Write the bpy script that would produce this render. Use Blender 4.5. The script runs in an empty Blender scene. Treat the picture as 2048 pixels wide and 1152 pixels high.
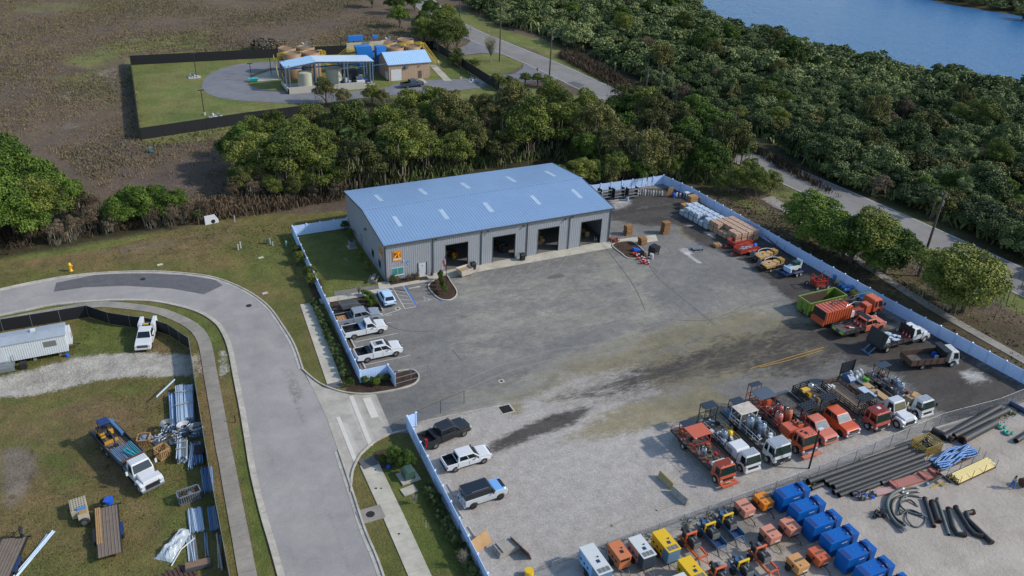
import bpy,math,random
import numpy as np
from mathutils import Vector,Matrix,geometry
S=bpy.context.scene
COL=S.collection
NR=np.random.RandomState
rad=math.radians
# ---------------- camera ----------------
CAM=np.array([-30.51,-103.94,59.3])
FW=np.array([0.38633992,0.78366668,-0.48642369])
RR=np.array([0.9049512,-0.42402176,0.03562131])
UU=np.array([0.17833899,0.45395163,0.87299663])
FPX=1657.45
cam=bpy.data.cameras.new('camera')
cam.sensor_width=36;cam.lens=FPX/2048*36;cam.clip_start=1;cam.clip_end=6000
co=bpy.data.objects.new('camera',cam);COL.objects.link(co)
m=Matrix.Identity(4)
for i in range(3):
 m[i][0]=RR[i];m[i][1]=UU[i];m[i][2]=-FW[i];m[i][3]=CAM[i]
co.matrix_world=m
S.camera=co
# ---------------- world, sun, exposure ----------------
SUN_EL,SUN_AZ=rad(35),rad(-28)
w=bpy.data.worlds.new('World');S.world=w;w.use_nodes=True
nt=w.node_tree
sky=nt.nodes.new('ShaderNodeTexSky');sky.sky_type='NISHITA';sky.sun_disc=False
sky.sun_elevation=SUN_EL;sky.sun_rotation=rad(90)-SUN_AZ
sky.air_density=1.3;sky.dust_density=0.8;sky.ozone_density=2.6
bg=nt.nodes['Background'];bg.inputs['Strength'].default_value=0.15
nt.links.new(sky.outputs[0],bg.inputs['Color'])
sl=bpy.data.lights.new('sun','SUN');sl.energy=3.1;sl.angle=rad(2.6);sl.color=(1,.94,.85)
so=bpy.data.objects.new('sun',sl);COL.objects.link(so)
sd=Vector((math.cos(SUN_EL)*math.cos(SUN_AZ),math.cos(SUN_EL)*math.sin(SUN_AZ),math.sin(SUN_EL)))
so.rotation_euler=sd.to_track_quat('Z','Y').to_euler();so.location=(60,-30,80)
S.view_settings.view_transform='Standard';S.view_settings.look='None'
S.view_settings.exposure=0.35;S.view_settings.gamma=1;S.view_settings.use_curve_mapping=False
# photo point (2048 px wide) on the level z -> place in metres
def at(x,y,z=0.0):
 d=FW+(x-1024)/FPX*RR-(y-576)/FPX*UU
 return CAM+(z-CAM[2])/d[2]*d
def A2(x,y,z=0.0):
 p=at(x,y,z);return(float(p[0]),float(p[1]))
 # ---------------- materials ----------------
def lin(h):
 if isinstance(h,str):
  c=[int(h[i:i+2],16)/255 for i in(0,2,4)]
  return tuple(((v+.055)/1.055)**2.4 if v>.04 else v/12.92 for v in c)+(1,)
 return tuple(h)+(1,)
MT={}
def nodes(name):
 mt=bpy.data.materials.new(name);mt.use_nodes=True
 n=mt.node_tree.nodes;l=mt.node_tree.links
 return mt,n,l,n['Principled BSDF']
def noise(n,l,vec,scale,detail=4,rough=.6,dist=0):
 t=n.new('ShaderNodeTexNoise');t.inputs['Scale'].default_value=scale
 t.inputs['Detail'].default_value=detail;t.inputs['Roughness'].default_value=rough
 t.inputs['Distortion'].default_value=dist
 l.new(vec,t.inputs['Vector']);return t.outputs['Fac']
def rng(n,l,v,a,b,c=0,d=1):
 t=n.new('ShaderNodeMapRange');t.inputs[1].default_value=a;t.inputs[2].default_value=b
 t.inputs[3].default_value=c;t.inputs[4].default_value=d
 l.new(v,t.inputs[0]);return t.outputs[0]
def mixc(n,l,f,a,b,mode='MIX'):
 t=n.new('ShaderNodeMix');t.data_type='RGBA';t.blend_type=mode
 if hasattr(f,'links'):l.new(f,t.inputs[0])
 else:t.inputs[0].default_value=f
 for v,s in((a,6),(b,7)):
  if hasattr(v,'links'):l.new(v,t.inputs[s])
  else:t.inputs[s].default_value=v
 return t.outputs[2]
def mth(n,l,op,a,b=None):
 t=n.new('ShaderNodeMath');t.operation=op
 for v,s in((a,0),(b,1)):
  if v is None:continue
  if hasattr(v,'links'):l.new(v,t.inputs[s])
  else:t.inputs[s].default_value=v
 return t.outputs[0]
 # generic surface: colour with uneven wear, grime and a little relief
def mat(name,c,r=.55,me=0.,var=.18,sc=1.5,grime=.0,gc='3a3128',bump=0.,c2=None,spec=.5,strip=None,coat=0):
 if name in MT:return MT[name]
 mt,n,l,b=nodes(name);MT[name]=mt
 tc=n.new('ShaderNodeTexCoord');oi=n.new('ShaderNodeObjectInfo')
 vm=n.new('ShaderNodeVectorMath');vm.operation='ADD'
 l.new(tc.outputs['Object'],vm.inputs[0])
 cx=n.new('ShaderNodeCombineXYZ')
 k=mth(n,l,'MULTIPLY',oi.outputs['Random'],50.)
 l.new(k,cx.inputs[0]);l.new(k,cx.inputs[1]);l.new(cx.outputs[0],vm.inputs[1])
 v=vm.outputs[0]
 f=noise(n,l,v,sc,5,.65)
 base=lin(c)
 if c2:col=mixc(n,l,rng(n,l,f,.38,.62),base,lin(c2))
 else:col=base
 sh=rng(n,l,f,.25,.75,1-var,1+var*.6)
 f2=noise(n,l,v,sc*9,3,.7)
 sh=mth(n,l,'MULTIPLY',sh,rng(n,l,f2,.3,.7,1-var*.5,1+var*.35))
 cc=n.new('ShaderNodeCombineColor')
 for i in range(3):l.new(sh,cc.inputs[i])
 col=mixc(n,l,1.,col,cc.outputs[0],'MULTIPLY')
 if grime:
  g=noise(n,l,v,sc*2.3,6,.75,.6)
  col=mixc(n,l,rng(n,l,g,.62-grime*.3,.75,0,min(1,grime*1.4)),col,lin(gc))
 l.new(col,b.inputs['Base Color'])
 b.inputs['Metallic'].default_value=me
 b.inputs['Specular IOR Level'].default_value=spec
 b.inputs['Coat Weight'].default_value=coat
 l.new(rng(n,l,f2,.3,.7,max(.05,r-.1),min(1,r+.1)),b.inputs['Roughness'])
 if strip:
  sx=n.new('ShaderNodeSeparateXYZ');l.new(tc.outputs['Object'],sx.inputs[0])
  s=mth(n,l,'SINE',mth(n,l,'MULTIPLY',sx.outputs[strip[0]],strip[1]*6.2832))
  bu=n.new('ShaderNodeBump');bu.inputs['Strength'].default_value=strip[2];bu.inputs['Distance'].default_value=.05
  l.new(rng(n,l,s,.3,.9),bu.inputs['Height']);l.new(bu.outputs[0],b.inputs['Normal'])
 elif bump:
  bu=n.new('ShaderNodeBump');bu.inputs['Strength'].default_value=bump;bu.inputs['Distance'].default_value=.1
  l.new(f2,bu.inputs['Height']);l.new(bu.outputs[0],b.inputs['Normal'])
 return mt
def glass(name,c,r=.08):
 return mat(name,c,r,0,.3,.7,spec=.8)
 # ---------------- mesh builder ----------------
class MB:
 def __init__(s):s.v=[];s.f=[];s.mi=[];s.sm=[];s.mats=[];s.T=None
 def _m(s,mt):
  if mt not in s.mats:s.mats.append(mt)
  return s.mats.index(mt)
 def add(s,vs,fs,mt,smooth=False):
  o=len(s.v);k=s._m(mt)
  for p in vs:
   p=Vector(p)
   if s.T is not None:p=s.T@p
   s.v.append(p)
  for f in fs:
   s.f.append([o+i for i in f]);s.mi.append(k);s.sm.append(smooth)
  return s
  # box x0..x1 y0..y1 z0..z1; top = (x0,x1,y0,y1) of the upper face
 def box(s,x0,x1,y0,y1,z0,z1,mt,top=None):
  a,b,c,d=top or(x0,x1,y0,y1)
  vs=[(x0,y0,z0),(x1,y0,z0),(x1,y1,z0),(x0,y1,z0),(a,c,z1),(b,c,z1),(b,d,z1),(a,d,z1)]
  return s.add(vs,[(0,3,2,1),(4,5,6,7),(0,1,5,4),(1,2,6,5),(2,3,7,6),(3,0,4,7)],mt)
  # box by centre, size, turned about z by a (degrees)
 def cbox(s,cx,cy,z0,lx,ly,lz,mt,a=0,tilt=0):
  T=s.T;M=Matrix.Translation((cx,cy,z0))@Matrix.Rotation(rad(a),4,'Z')@Matrix.Rotation(rad(tilt),4,'Y')
  s.T=M if T is None else T@M
  s.box(-lx/2,lx/2,-ly/2,ly/2,0,lz,mt);s.T=T;return s
 def cyl(s,p,q,r,mt,n=10,r2=None,caps=True,smooth=True):
  p=Vector(p);q=Vector(q);r2=r if r2 is None else r2
  d=(q-p).normalized()
  u=d.orthogonal().normalized();w=d.cross(u)
  vs=[]
  for c,rr in((p,r),(q,r2)):
   for i in range(n):
    a=2*math.pi*i/n;vs.append(c+(u*math.cos(a)+w*math.sin(a))*rr)
  s.add(vs,[(i,(i+1)%n,n+(i+1)%n,n+i)for i in range(n)],mt,smooth)
  if caps:
   s.add(vs[:n],[tuple(range(n))[::-1]],mt);s.add(vs[n:],[tuple(range(n))],mt)
  return s
 def bar(s,p,q,w,mt):return s.cyl(p,q,w*.7,mt,4,smooth=False)
 def tube(s,pts,r,mt,n=6,close=False):
  P=[Vector(p)for p in pts];k=len(P);vs=[]
  for i,c in enumerate(P):
   a=P[(i-1)%k]if(close or i>0)else P[i];b=P[(i+1)%k]if(close or i<k-1)else P[i]
   d=(b-a).normalized();up=Vector((0,0,1))if abs(d.z)<.95 else Vector((1,0,0))
   u=d.cross(up).normalized();w=u.cross(d)
   for j in range(n):
    t=2*math.pi*j/n;vs.append(c+(u*math.cos(t)+w*math.sin(t))*r)
  fs=[]
  for i in range(k if close else k-1):
   i2=(i+1)%k
   for j in range(n):fs.append((i*n+j,i*n+(j+1)%n,i2*n+(j+1)%n,i2*n+j))
  s.add(vs,fs,mt,True)
  if not close:s.add(vs[:n],[tuple(range(n))],mt);s.add(vs[-n:],[tuple(range(n))[::-1]],mt)
  return s
  # side outline (x,z) extruded from y0 to y1; 'tuck' pulls the upper points in
 def prism(s,prof,y0,y1,mt,tuck=None):
  n=len(prof);vs=[]
  for side,y in((0,y0),(1,y1)):
   for i,(x,z)in enumerate(prof):
    t=(tuck[i]if tuck else 0)*(1 if side==0 else-1);vs.append((x,y+t,z))
  s.add(vs,[tuple(range(n)),tuple(range(2*n-1,n-1,-1))]+[(i,i+n,(i+1)%n+n,(i+1)%n)for i in range(n)],mt)
  return s
 def poly(s,pts,mt):return s.add(pts,[tuple(range(len(pts)))],mt)
 def lathe(s,c,prof,mt,n=14):
  vs=[]
  for r,z in prof:
   for i in range(n):
    a=2*math.pi*i/n;vs.append((c[0]+r*math.cos(a),c[1]+r*math.sin(a),c[2]+z))
  k=len(prof)
  fs=[(j*n+i,j*n+(i+1)%n,(j+1)*n+(i+1)%n,(j+1)*n+i)for j in range(k-1)for i in range(n)]
  s.add(vs,fs,mt,True)
  s.add(vs[:n],[tuple(range(n))[::-1]],mt);s.add(vs[-n:],[tuple(range(n))],mt)
  return s
 def obj(s,name,parent=None,loc=None,rz=0,bev=0,solid=0):
  me=bpy.data.meshes.new(name)
  me.from_pydata([tuple(v)for v in s.v],[],s.f)
  for mt in s.mats:me.materials.append(mt)
  me.polygons.foreach_set('material_index',s.mi);me.polygons.foreach_set('use_smooth',s.sm)
  me.update()
  o=bpy.data.objects.new(name,me);COL.objects.link(o)
  if parent is not None:o.parent=parent
  if loc is not None:o.location=loc;o.rotation_euler[2]=rz
  if bev:
   b=o.modifiers.new('bevel','BEVEL');b.width=bev;b.segments=2;b.limit_method='ANGLE';b.angle_limit=rad(35)
  return o
def tag(o,label,cat,group=None,kind=None):
 o['label']=label;o['category']=cat
 if group:o['group']=group
 if kind:o['kind']=kind
 return o
def thing(name,label,cat,loc=(0,0,0),rz=0,group=None):
 o=bpy.data.objects.new(name,None);COL.objects.link(o);o.empty_display_size=.5
 o.location=loc;o.rotation_euler[2]=rz
 return tag(o,label,cat,group)
def struct(o):o['kind']='structure';return o
KIDS={}
def dup(r,loc=None,rz=None,label=None,scale=None,group=None):
 if r.name not in KIDS:
  KIDS[r.name]=[(c,list(c.children))for c in r.children]
 n=r.copy();COL.objects.link(n)
 if loc is not None:n.location=loc
 if rz is not None:n.rotation_euler[2]=rz
 if scale is not None:n.scale=(scale,)*3 if not hasattr(scale,'__len__')else scale
 if label:n['label']=label
 if group:n['group']=group
 for c,gs in KIDS[r.name]:
  k=c.copy();COL.objects.link(k);k.parent=n
  for g in gs:
   h=g.copy();COL.objects.link(h);h.parent=k
 return n
ORD='first second third fourth fifth sixth seventh eighth ninth tenth eleventh twelfth thirteenth fourteenth fifteenth'.split()
def nth(i):return ORD[i]if i<len(ORD)else '%d%s'%(i+1,{1:'st',2:'nd',3:'rd'}.get((i+1)%10 if(i+1)%100 not in(11,12,13)else 0,'th'))
def proj(x,y,z=0):d=np.array((x,y,z))-CAM;k=d@FW;return 1024+FPX*(d@RR)/k,576-FPX*(d@UU)/k
def smooth_pts(P,k=6,closed=False):
 P=[np.array(p,float)for p in P];n=len(P);out=[]
 rngs=range(n)if closed else range(n-1)
 for i in rngs:
  if closed:a,b,c,d=P[(i-1)%n],P[i],P[(i+1)%n],P[(i+2)%n]
  else:a,b,c,d=P[max(i-1,0)],P[i],P[i+1],P[min(i+2,n-1)]
  for j in range(k):
   t=j/k
   out.append(.5*((2*b)+(c-a)*t+(2*a-5*b+4*c-d)*t*t+(3*b-3*c+d-a)*t**3))
 if not closed:out.append(P[-1])
 return out
def W(px,k=0,closed=False,z=0):
 P=[at(x,y,z)[:2]for x,y in px]
 return[tuple(p)for p in(smooth_pts(P,k,closed)if k else P)]
def offs(P,d):
 P=[np.array(p)for p in P];out=[]
 for i in range(len(P)):
  a=P[max(i-1,0)];b=P[min(i+1,len(P)-1)]
  t=(b-a)/(np.linalg.norm(b-a)+1e-9);out.append(tuple(P[i]+np.array([-t[1],t[0]])*d))
 return out
 # ================= GROUND =================
def sdist(P,poly):
 """signed distance of points P (n,2) to polygon, positive inside"""
 P=np.asarray(P,float);Q=np.asarray(poly,float);n=len(Q)
 best=np.full(len(P),1e9);ins=np.zeros(len(P),bool)
 for i in range(n):
  a=Q[i];b=Q[(i+1)%n];ab=b-a;L=ab@ab+1e-12
  t=np.clip(((P-a)@ab)/L,0,1)
  d=np.hypot(*(P-a-t[:,None]*ab).T);best=np.minimum(best,d)
  c=(a[1]>P[:,1])!=(b[1]>P[:,1])
  x=(b[0]-a[0])*(P[:,1]-a[1])/((b[1]-a[1])+1e-12)+a[0]
  ins^=c&(P[:,0]<x)
 return np.where(ins,best,-best)
def ldist(P,line):
 P=np.asarray(P,float);best=np.full(len(P),1e9)
 for a,b in zip(line[:-1],line[1:]):
  a=np.array(a);b=np.array(b);ab=b-a
  t=np.clip(((P-a)@ab)/(ab@ab+1e-12),0,1)
  best=np.minimum(best,np.hypot(*(P-a-t[:,None]*ab).T))
 return best
def maskv(P,items):
 """items: (kind, px points, soft[, width][, strength])"""
 out=np.zeros(len(P))
 for it in items:
  if it[0]=='p':
   q=W(it[1]);s=it[2];st=it[3]if len(it)>3 else 1
   v=np.clip(.5+sdist(P,q)/(2*s),0,1)*st
  elif it[0]=='w':
   s=it[2];st=it[3]if len(it)>3 else 1
   v=np.clip(.5+sdist(P,it[1])/(2*s),0,1)*st
  else:
   q=W(it[1]);s=it[2];wd=it[3];st=it[4]if len(it)>4 else 1
   v=np.clip(.5+(wd/2-ldist(P,q))/(2*s),0,1)*st
  out=np.maximum(out,v)if(len(it)<6)else out
 return out
def patch(name,poly,z,res,mt,masks=None,hz=None):
 poly=[tuple(map(float,p))for p in poly]
 xs=[p[0]for p in poly];ys=[p[1]for p in poly]
 gx,gy=np.meshgrid(np.arange(min(xs),max(xs),res),np.arange(min(ys),max(ys),res))
 G=np.c_[gx.ravel(),gy.ravel()]
 G=G[sdist(G,poly)>res*.3]
 n=len(poly);V=[Vector(p)for p in poly]+[Vector(p)for p in G]
 vs,_,fs,_,_,_=geometry.delaunay_2d_cdt(V,[(i,(i+1)%n)for i in range(n)],[],1,1e-5)
 P=np.array([(v.x,v.y)for v in vs])
 hzv=np.zeros(len(P))if hz is None else hz(P)
 me=bpy.data.meshes.new(name);me.from_pydata([(p[0],p[1],z+h)for p,h in zip(P,hzv)],[],fs)
 me.materials.append(mt)
 for k,items in(masks or{}).items():
  a=me.attributes.new(k,'FLOAT','POINT');a.data.foreach_set('value',maskv(P,items).astype(np.float32))
 me.update()
 # upward faces
 if len(me.polygons)and me.polygons[0].normal.z<0:me.flip_normals()
 o=bpy.data.objects.new(name,me);COL.objects.link(o);return struct(o)
def gmat(name,ca,cb,sc,layers,fine=25.,fstr=.22,bump=.3,rough=.9,streak=None,bd=.05,soft=(.33,.67)):
 mt,n,l,b=nodes(name)
 g=n.new('ShaderNodeNewGeometry');v=g.outputs['Position'];v0=v
 if streak:
  mp=n.new('ShaderNodeMapping');l.new(v,mp.inputs[0]);mp.inputs['Scale'].default_value=streak;v=mp.outputs[0]
 f1=noise(n,l,v,sc,6,.62,.3)
 col=mixc(n,l,rng(n,l,f1,.36,.64),lin(ca),lin(cb))
 for i,(attr,la,lb,ls,en,amp,op)in enumerate(layers):
  at_=n.new('ShaderNodeAttribute');at_.attribute_name=attr
  e=noise(n,l,v,en,8,.72,.4)
  k=mth(n,l,'ADD',at_.outputs['Fac'],mth(n,l,'MULTIPLY',mth(n,l,'SUBTRACT',e,.5),amp))
  e2=noise(n,l,v,en*7,5,.75);k=mth(n,l,'ADD',k,mth(n,l,'MULTIPLY',mth(n,l,'SUBTRACT',e2,.5),amp*.8));k=rng(n,l,k,soft[0],soft[1],0,op)
  zero=rng(n,l,at_.outputs['Fac'],.01,.06)
  k=mth(n,l,'MULTIPLY',k,zero)
  f=noise(n,l,v0 if ls>1 else v,ls,5,.65,.3)
  lc=mixc(n,l,rng(n,l,f,.36,.64),lin(la),lin(lb))
  col=mixc(n,l,k,col,lc)
 ff=noise(n,l,v0,fine,4,.8)
 f3=noise(n,l,v0,fine/9,5,.7)
 sh=mth(n,l,'MULTIPLY',rng(n,l,ff,.25,.75,1-fstr,1+fstr),rng(n,l,f3,.25,.75,1-fstr*.7,1+fstr*.7))
 f4=noise(n,l,v,.035,3,.6)
 sh=mth(n,l,'MULTIPLY',sh,rng(n,l,f4,.3,.7,.9,1.1))
 cc=n.new('ShaderNodeCombineColor')
 for i in range(3):l.new(sh,cc.inputs[i])
 col=mixc(n,l,1.,col,cc.outputs[0],'MULTIPLY')
 l.new(col,b.inputs['Base Color']);b.inputs['Roughness'].default_value=rough
 b.inputs['Specular IOR Level'].default_value=.25
 if bump:
  bu=n.new('ShaderNodeBump');bu.inputs['Strength'].default_value=bump;bu.inputs['Distance'].default_value=bd
  l.new(mth(n,l,'ADD',ff,mth(n,l,'MULTIPLY',f3,2.)),bu.inputs['Height']);l.new(bu.outputs[0],b.inputs['Normal'])
 return mt
def rect(x0,x1,y0,y1):return[(x0,y0),(x1,y0),(x1,y1),(x0,y1)]
# --- the wide ground: dry brush field, mown strips, woodland floor
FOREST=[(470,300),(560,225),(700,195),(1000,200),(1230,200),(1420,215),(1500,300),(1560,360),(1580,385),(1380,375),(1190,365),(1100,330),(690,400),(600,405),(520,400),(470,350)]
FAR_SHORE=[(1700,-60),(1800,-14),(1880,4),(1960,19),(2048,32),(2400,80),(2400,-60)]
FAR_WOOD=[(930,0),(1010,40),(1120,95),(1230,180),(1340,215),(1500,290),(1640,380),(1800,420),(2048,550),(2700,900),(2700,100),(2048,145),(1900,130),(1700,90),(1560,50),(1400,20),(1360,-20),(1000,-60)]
DITCH=[(0,420),(130,400),(250,430),(420,425),(480,430),(0,520),(-150,560),(-150,430)]
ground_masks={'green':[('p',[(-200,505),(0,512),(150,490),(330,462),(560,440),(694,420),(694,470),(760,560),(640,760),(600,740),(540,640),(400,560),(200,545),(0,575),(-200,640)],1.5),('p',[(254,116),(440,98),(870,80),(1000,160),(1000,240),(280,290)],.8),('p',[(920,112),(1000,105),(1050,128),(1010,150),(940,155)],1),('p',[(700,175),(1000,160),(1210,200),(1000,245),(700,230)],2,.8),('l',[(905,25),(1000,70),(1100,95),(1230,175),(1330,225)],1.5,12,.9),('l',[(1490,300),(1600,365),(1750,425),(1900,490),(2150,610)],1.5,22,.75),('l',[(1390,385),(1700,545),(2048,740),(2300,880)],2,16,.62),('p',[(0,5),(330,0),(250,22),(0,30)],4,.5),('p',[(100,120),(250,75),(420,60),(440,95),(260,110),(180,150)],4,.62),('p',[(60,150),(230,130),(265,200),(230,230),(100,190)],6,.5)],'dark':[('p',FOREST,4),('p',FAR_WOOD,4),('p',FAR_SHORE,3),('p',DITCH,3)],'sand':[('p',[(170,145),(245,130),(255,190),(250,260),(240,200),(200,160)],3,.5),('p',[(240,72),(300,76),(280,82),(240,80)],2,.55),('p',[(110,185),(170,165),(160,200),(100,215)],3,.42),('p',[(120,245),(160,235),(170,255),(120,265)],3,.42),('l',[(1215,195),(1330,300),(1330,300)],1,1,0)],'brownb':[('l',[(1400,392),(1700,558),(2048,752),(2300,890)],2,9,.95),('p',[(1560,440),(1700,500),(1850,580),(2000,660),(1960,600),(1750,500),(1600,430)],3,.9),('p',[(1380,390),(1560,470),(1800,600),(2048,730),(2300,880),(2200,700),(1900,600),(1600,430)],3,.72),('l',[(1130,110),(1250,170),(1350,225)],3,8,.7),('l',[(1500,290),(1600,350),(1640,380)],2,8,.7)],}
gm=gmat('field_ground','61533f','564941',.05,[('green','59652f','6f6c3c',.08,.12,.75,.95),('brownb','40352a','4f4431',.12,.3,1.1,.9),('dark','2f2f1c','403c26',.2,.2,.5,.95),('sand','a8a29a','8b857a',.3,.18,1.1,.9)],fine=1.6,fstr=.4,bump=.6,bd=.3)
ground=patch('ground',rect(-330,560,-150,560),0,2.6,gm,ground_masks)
# the sheet goes on to the horizon as a ring round that patch
b=MB()
for x0,x1,y0,y1 in((-4000,-330,-3000,4500),(560,4500,-3000,4500),(-330,560,-3000,-150),(-330,560,560,4500)):
 b.add([(x0,y0,0),(x1,y0,0),(x1,y1,0),(x0,y1,0)],[(0,1,2,3)],gm)
struct(b.obj('ground_beyond'))
# --- lawn and rough grass round the curved road (finer masks)
lm=gmat('lawn_ground','565a2b','6e603a',.11,[('brown','7c6648','67543c',.25,.35,1.1,.85),('bare','7c7166','6b6157',.3,.3,.8,.85),('sand','b3ada3','9a948a',.5,.45,1.7,.9),('lush','4b5a24','5c662e',.3,.4,1.,.7),('mulch','3a2b22','4a392d',1.2,.6,.5,.95),('tracks','4d3f2e','5f503d',1.,.8,.8,.65)],fine=4,fstr=.45,bump=1.,bd=.15)
lawn_masks={'brown':[('p',[(-60,800),(150,775),(330,760),(345,830),(400,960),(420,1160),(-60,1160)],4,.5),('p',[(0,500),(150,480),(330,455),(480,440),(500,470),(420,520),(250,540),(100,545),(0,560)],4,.62),('p',[(40,830),(180,780),(300,800),(320,870),(200,880),(120,850),(60,870)],2.5,.72),('p',[(170,900),(250,890),(330,960),(240,1010),(170,980)],2,.74),('p',[(0,1050),(100,1060),(200,1100),(120,1152),(0,1152)],2.5,.55),('l',[(410,700),(455,800),(475,940),(505,1090),(520,1180)],.6,1.2,.6),('l',[(395,720),(410,790),(428,900),(445,1000)],.5,1.6,.62),('p',[(265,780),(350,760),(360,800),(300,830)],2,.6),('p',[(230,640),(330,660),(390,700),(300,720),(220,700)],1.5,.55),('l',[(600,620),(635,690),(660,755)],.5,1.4,.6)],'bare':[('p',[(0,900),(50,890),(85,920),(60,990),(20,1020),(0,1015)],1.2,.8),('p',[(150,500),(350,468),(400,490),(230,520)],3,.5),('p',[(330,985),(400,990),(390,1040),(340,1030)],2,.45)],'sand':[('p',[(-60,765),(60,740),(150,715),(250,705),(330,705),(386,712),(392,752),(330,752),(260,755),(200,760),(120,780),(60,792),(-60,800)],.9,.95),('p',[(60,745),(150,722),(220,725),(200,750),(100,780),(0,790),(0,765)],.6,1.2),('p',[(392,705),(408,702),(410,745),(396,750)],.5,.7),('p',[(434,700),(452,700),(458,745),(440,768)],.5,.75),('p',[(130,715),(230,700),(300,690),(200,700)],1,.55)],'lush':[('p',[(150,640),(280,640),(300,690),(220,710),(140,720)],1.2,.8),('p',[(-60,640),(140,605),(260,604),(380,618),(438,660),(445,705),(420,690),(380,640),(250,613),(100,625),(-60,660)],.4,.9),('l',[(478,860),(493,950),(512,1050),(530,1150)],.3,1.4,.95),('p',[(560,470),(700,440),(770,580),(640,610)],1,.85),('p',[(720,900),(800,870),(960,1152),(830,1152)],1,.75),('p',[(420,560),(560,450),(640,610),(600,600)],3,.6),('p',[(0,795),(150,775),(280,760),(340,790),(200,800),(60,850)],2,.55),('p',[(60,900),(130,880),(160,960),(100,1000)],1.5,.6),('p',[(290,970),(390,960),(420,1152),(300,1152)],2,.6)],'mulch':[('l',[(628,560),(660,660),(715,770)],.4,1.9),('l',[(850,900),(900,1000),(975,1160)],.4,1.9),('p',[(745,905),(800,890),(815,925),(760,940)],.4)],'tracks':[('l',[(300,520),(370,480),(430,470),(470,445)],.4,1.2,.7),('l',[(330,530),(390,490),(440,482),(480,455)],.4,.8,.7),('l',[(0,1008),(50,980),(75,930),(65,900)],.2,.5,.9),('l',[(80,975),(105,930),(100,890),(70,870)],.2,.5,.7),('p',[(125,1075),(145,1070),(142,1095)],.3,.9)],}
LAWN=W([(-260,650),(-100,545),(0,525),(200,500),(480,430),(694,425),(770,562),(760,600),(640,605),(720,766),(770,840),(815,860),(990,1180),(990,1330),(-500,1330)])
patch('lawn',LAWN,.02,.75,lm,lawn_masks)
# --- curved road, kerbs, pavements
OUT=[(-160,622),(-60,592),(0,580),(60,567),(140,553),(220,546),(300,544),(370,548),(430,557),(490,581),(535,613),(566,655),(588,692),(604,738),(632,790),(655,840),(677,905),(702,980),(728,1060),(757,1130),(800,1260)]
INN=[(-160,676),(-60,645),(0,632),(60,620),(104,611),(190,603),(260,601),(320,605),(390,622),(430,645),(449,672),(460,704),(470,756),(483,821),(493,880),(504,945),(524,1028),(548,1110),(600,1300)]
outp=W(OUT,6);innp=W(INN,6)
asph_old=gmat('road_asphalt','948f8b','898582',.25,[('tr','6b6664','747070',.6,.4,.8,.55),('crack','5a5350','655e5a',3.,1.6,1.3,.7)],fine=5,fstr=.14,bump=.15)
patch('road',outp+innp[::-1],.04,.9,asph_old,{'tr':[('l',[(590,1152),(575,1060),(550,960),(530,860),(510,740),(470,650)],.7,.8,.55),('l',[(700,1152),(670,1060),(640,960),(610,860)],.7,.9,.55)],'crack':[('l',[(560,735),(590,800),(612,850)],.3,.5,.62),('l',[(582,735),(606,800)],.3,.4,.62),('l',[(590,1000),(560,900)],.2,.3,.3)]})
new_as=gmat('patch_asphalt','5f5e60','565557',.8,[],fine=16,fstr=.12,bump=.12)
PATCH1=W([(113,566),(200,548.5),(300,547.5),(370,551),(430,560),(446,571),(408,589),(340,577),(250,572),(170,575),(108,584)])
patch('road_patch',PATCH1,.06,1.5,new_as)
conc=gmat('kerb_concrete','b0aa9e','9a948a',.8,[],fine=12,fstr=.16,bump=.1)
def ribbon(name,P,wd,z0,z1,mt,joint=None):
 """a slab of width wd following P (metres)"""
 b=MB();L=offs(P,wd/2);R=offs(P,-wd/2);n=len(P)
 vs=[(p[0],p[1],z)for Q in(L,R)for z in(z0,z1)for p in Q]
 fs=[]
 for i in range(n-1):
  fs+=[(n+i,n+i+1,3*n+i+1,3*n+i),(i,i+1,n+i+1,n+i),(2*n+i,3*n+i,3*n+i+1,2*n+i+1)]
 fs+=[(0,n,3*n,2*n),(n-1,3*n-1,4*n-1,2*n-1)]
 b.add(vs,fs,mt)
 return b
seam_m=mat('joint_dark','4e4a45',.9)
def kerb(name,P,side,gut=.42):
 """upright kerb and its flat gutter along P; side +1 = kerb on the left of travel"""
 o=struct(ribbon(name,offs(P,.1*side),.2,0,.17,conc).obj(name));
 b=MB();s=0.
 for p,q in zip(P[:-1],P[1:]):
  p=np.array(p);q=np.array(q);Ls=np.linalg.norm(q-p);u=(q-p)/Ls;n_=np.array([-u[1],u[0]]);t=-s%3
  while t<Ls:c=p+u*t;a,e=c+n_*side*.21,c-n_*side*(gut+.02);b.add([(*(a-u*.02),.067+.0),(*(a+u*.02),.067),(*(e+u*.02),.067),(*(e-u*.02),.067)],[(0,1,2,3)],seam_m);t+=3
  s+=Ls
 struct(b.obj('gutter_joint'))
 if gut:struct(ribbon('gutter',offs(P,-side*(gut/2+.002)),gut,.0,.065,conc).obj('gutter'))
kerb('kerb',W(OUT[:14],6),1);kerb('kerb',W([(676,902)]+OUT[17:],6),1);kerb('kerb',innp,-1)
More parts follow.
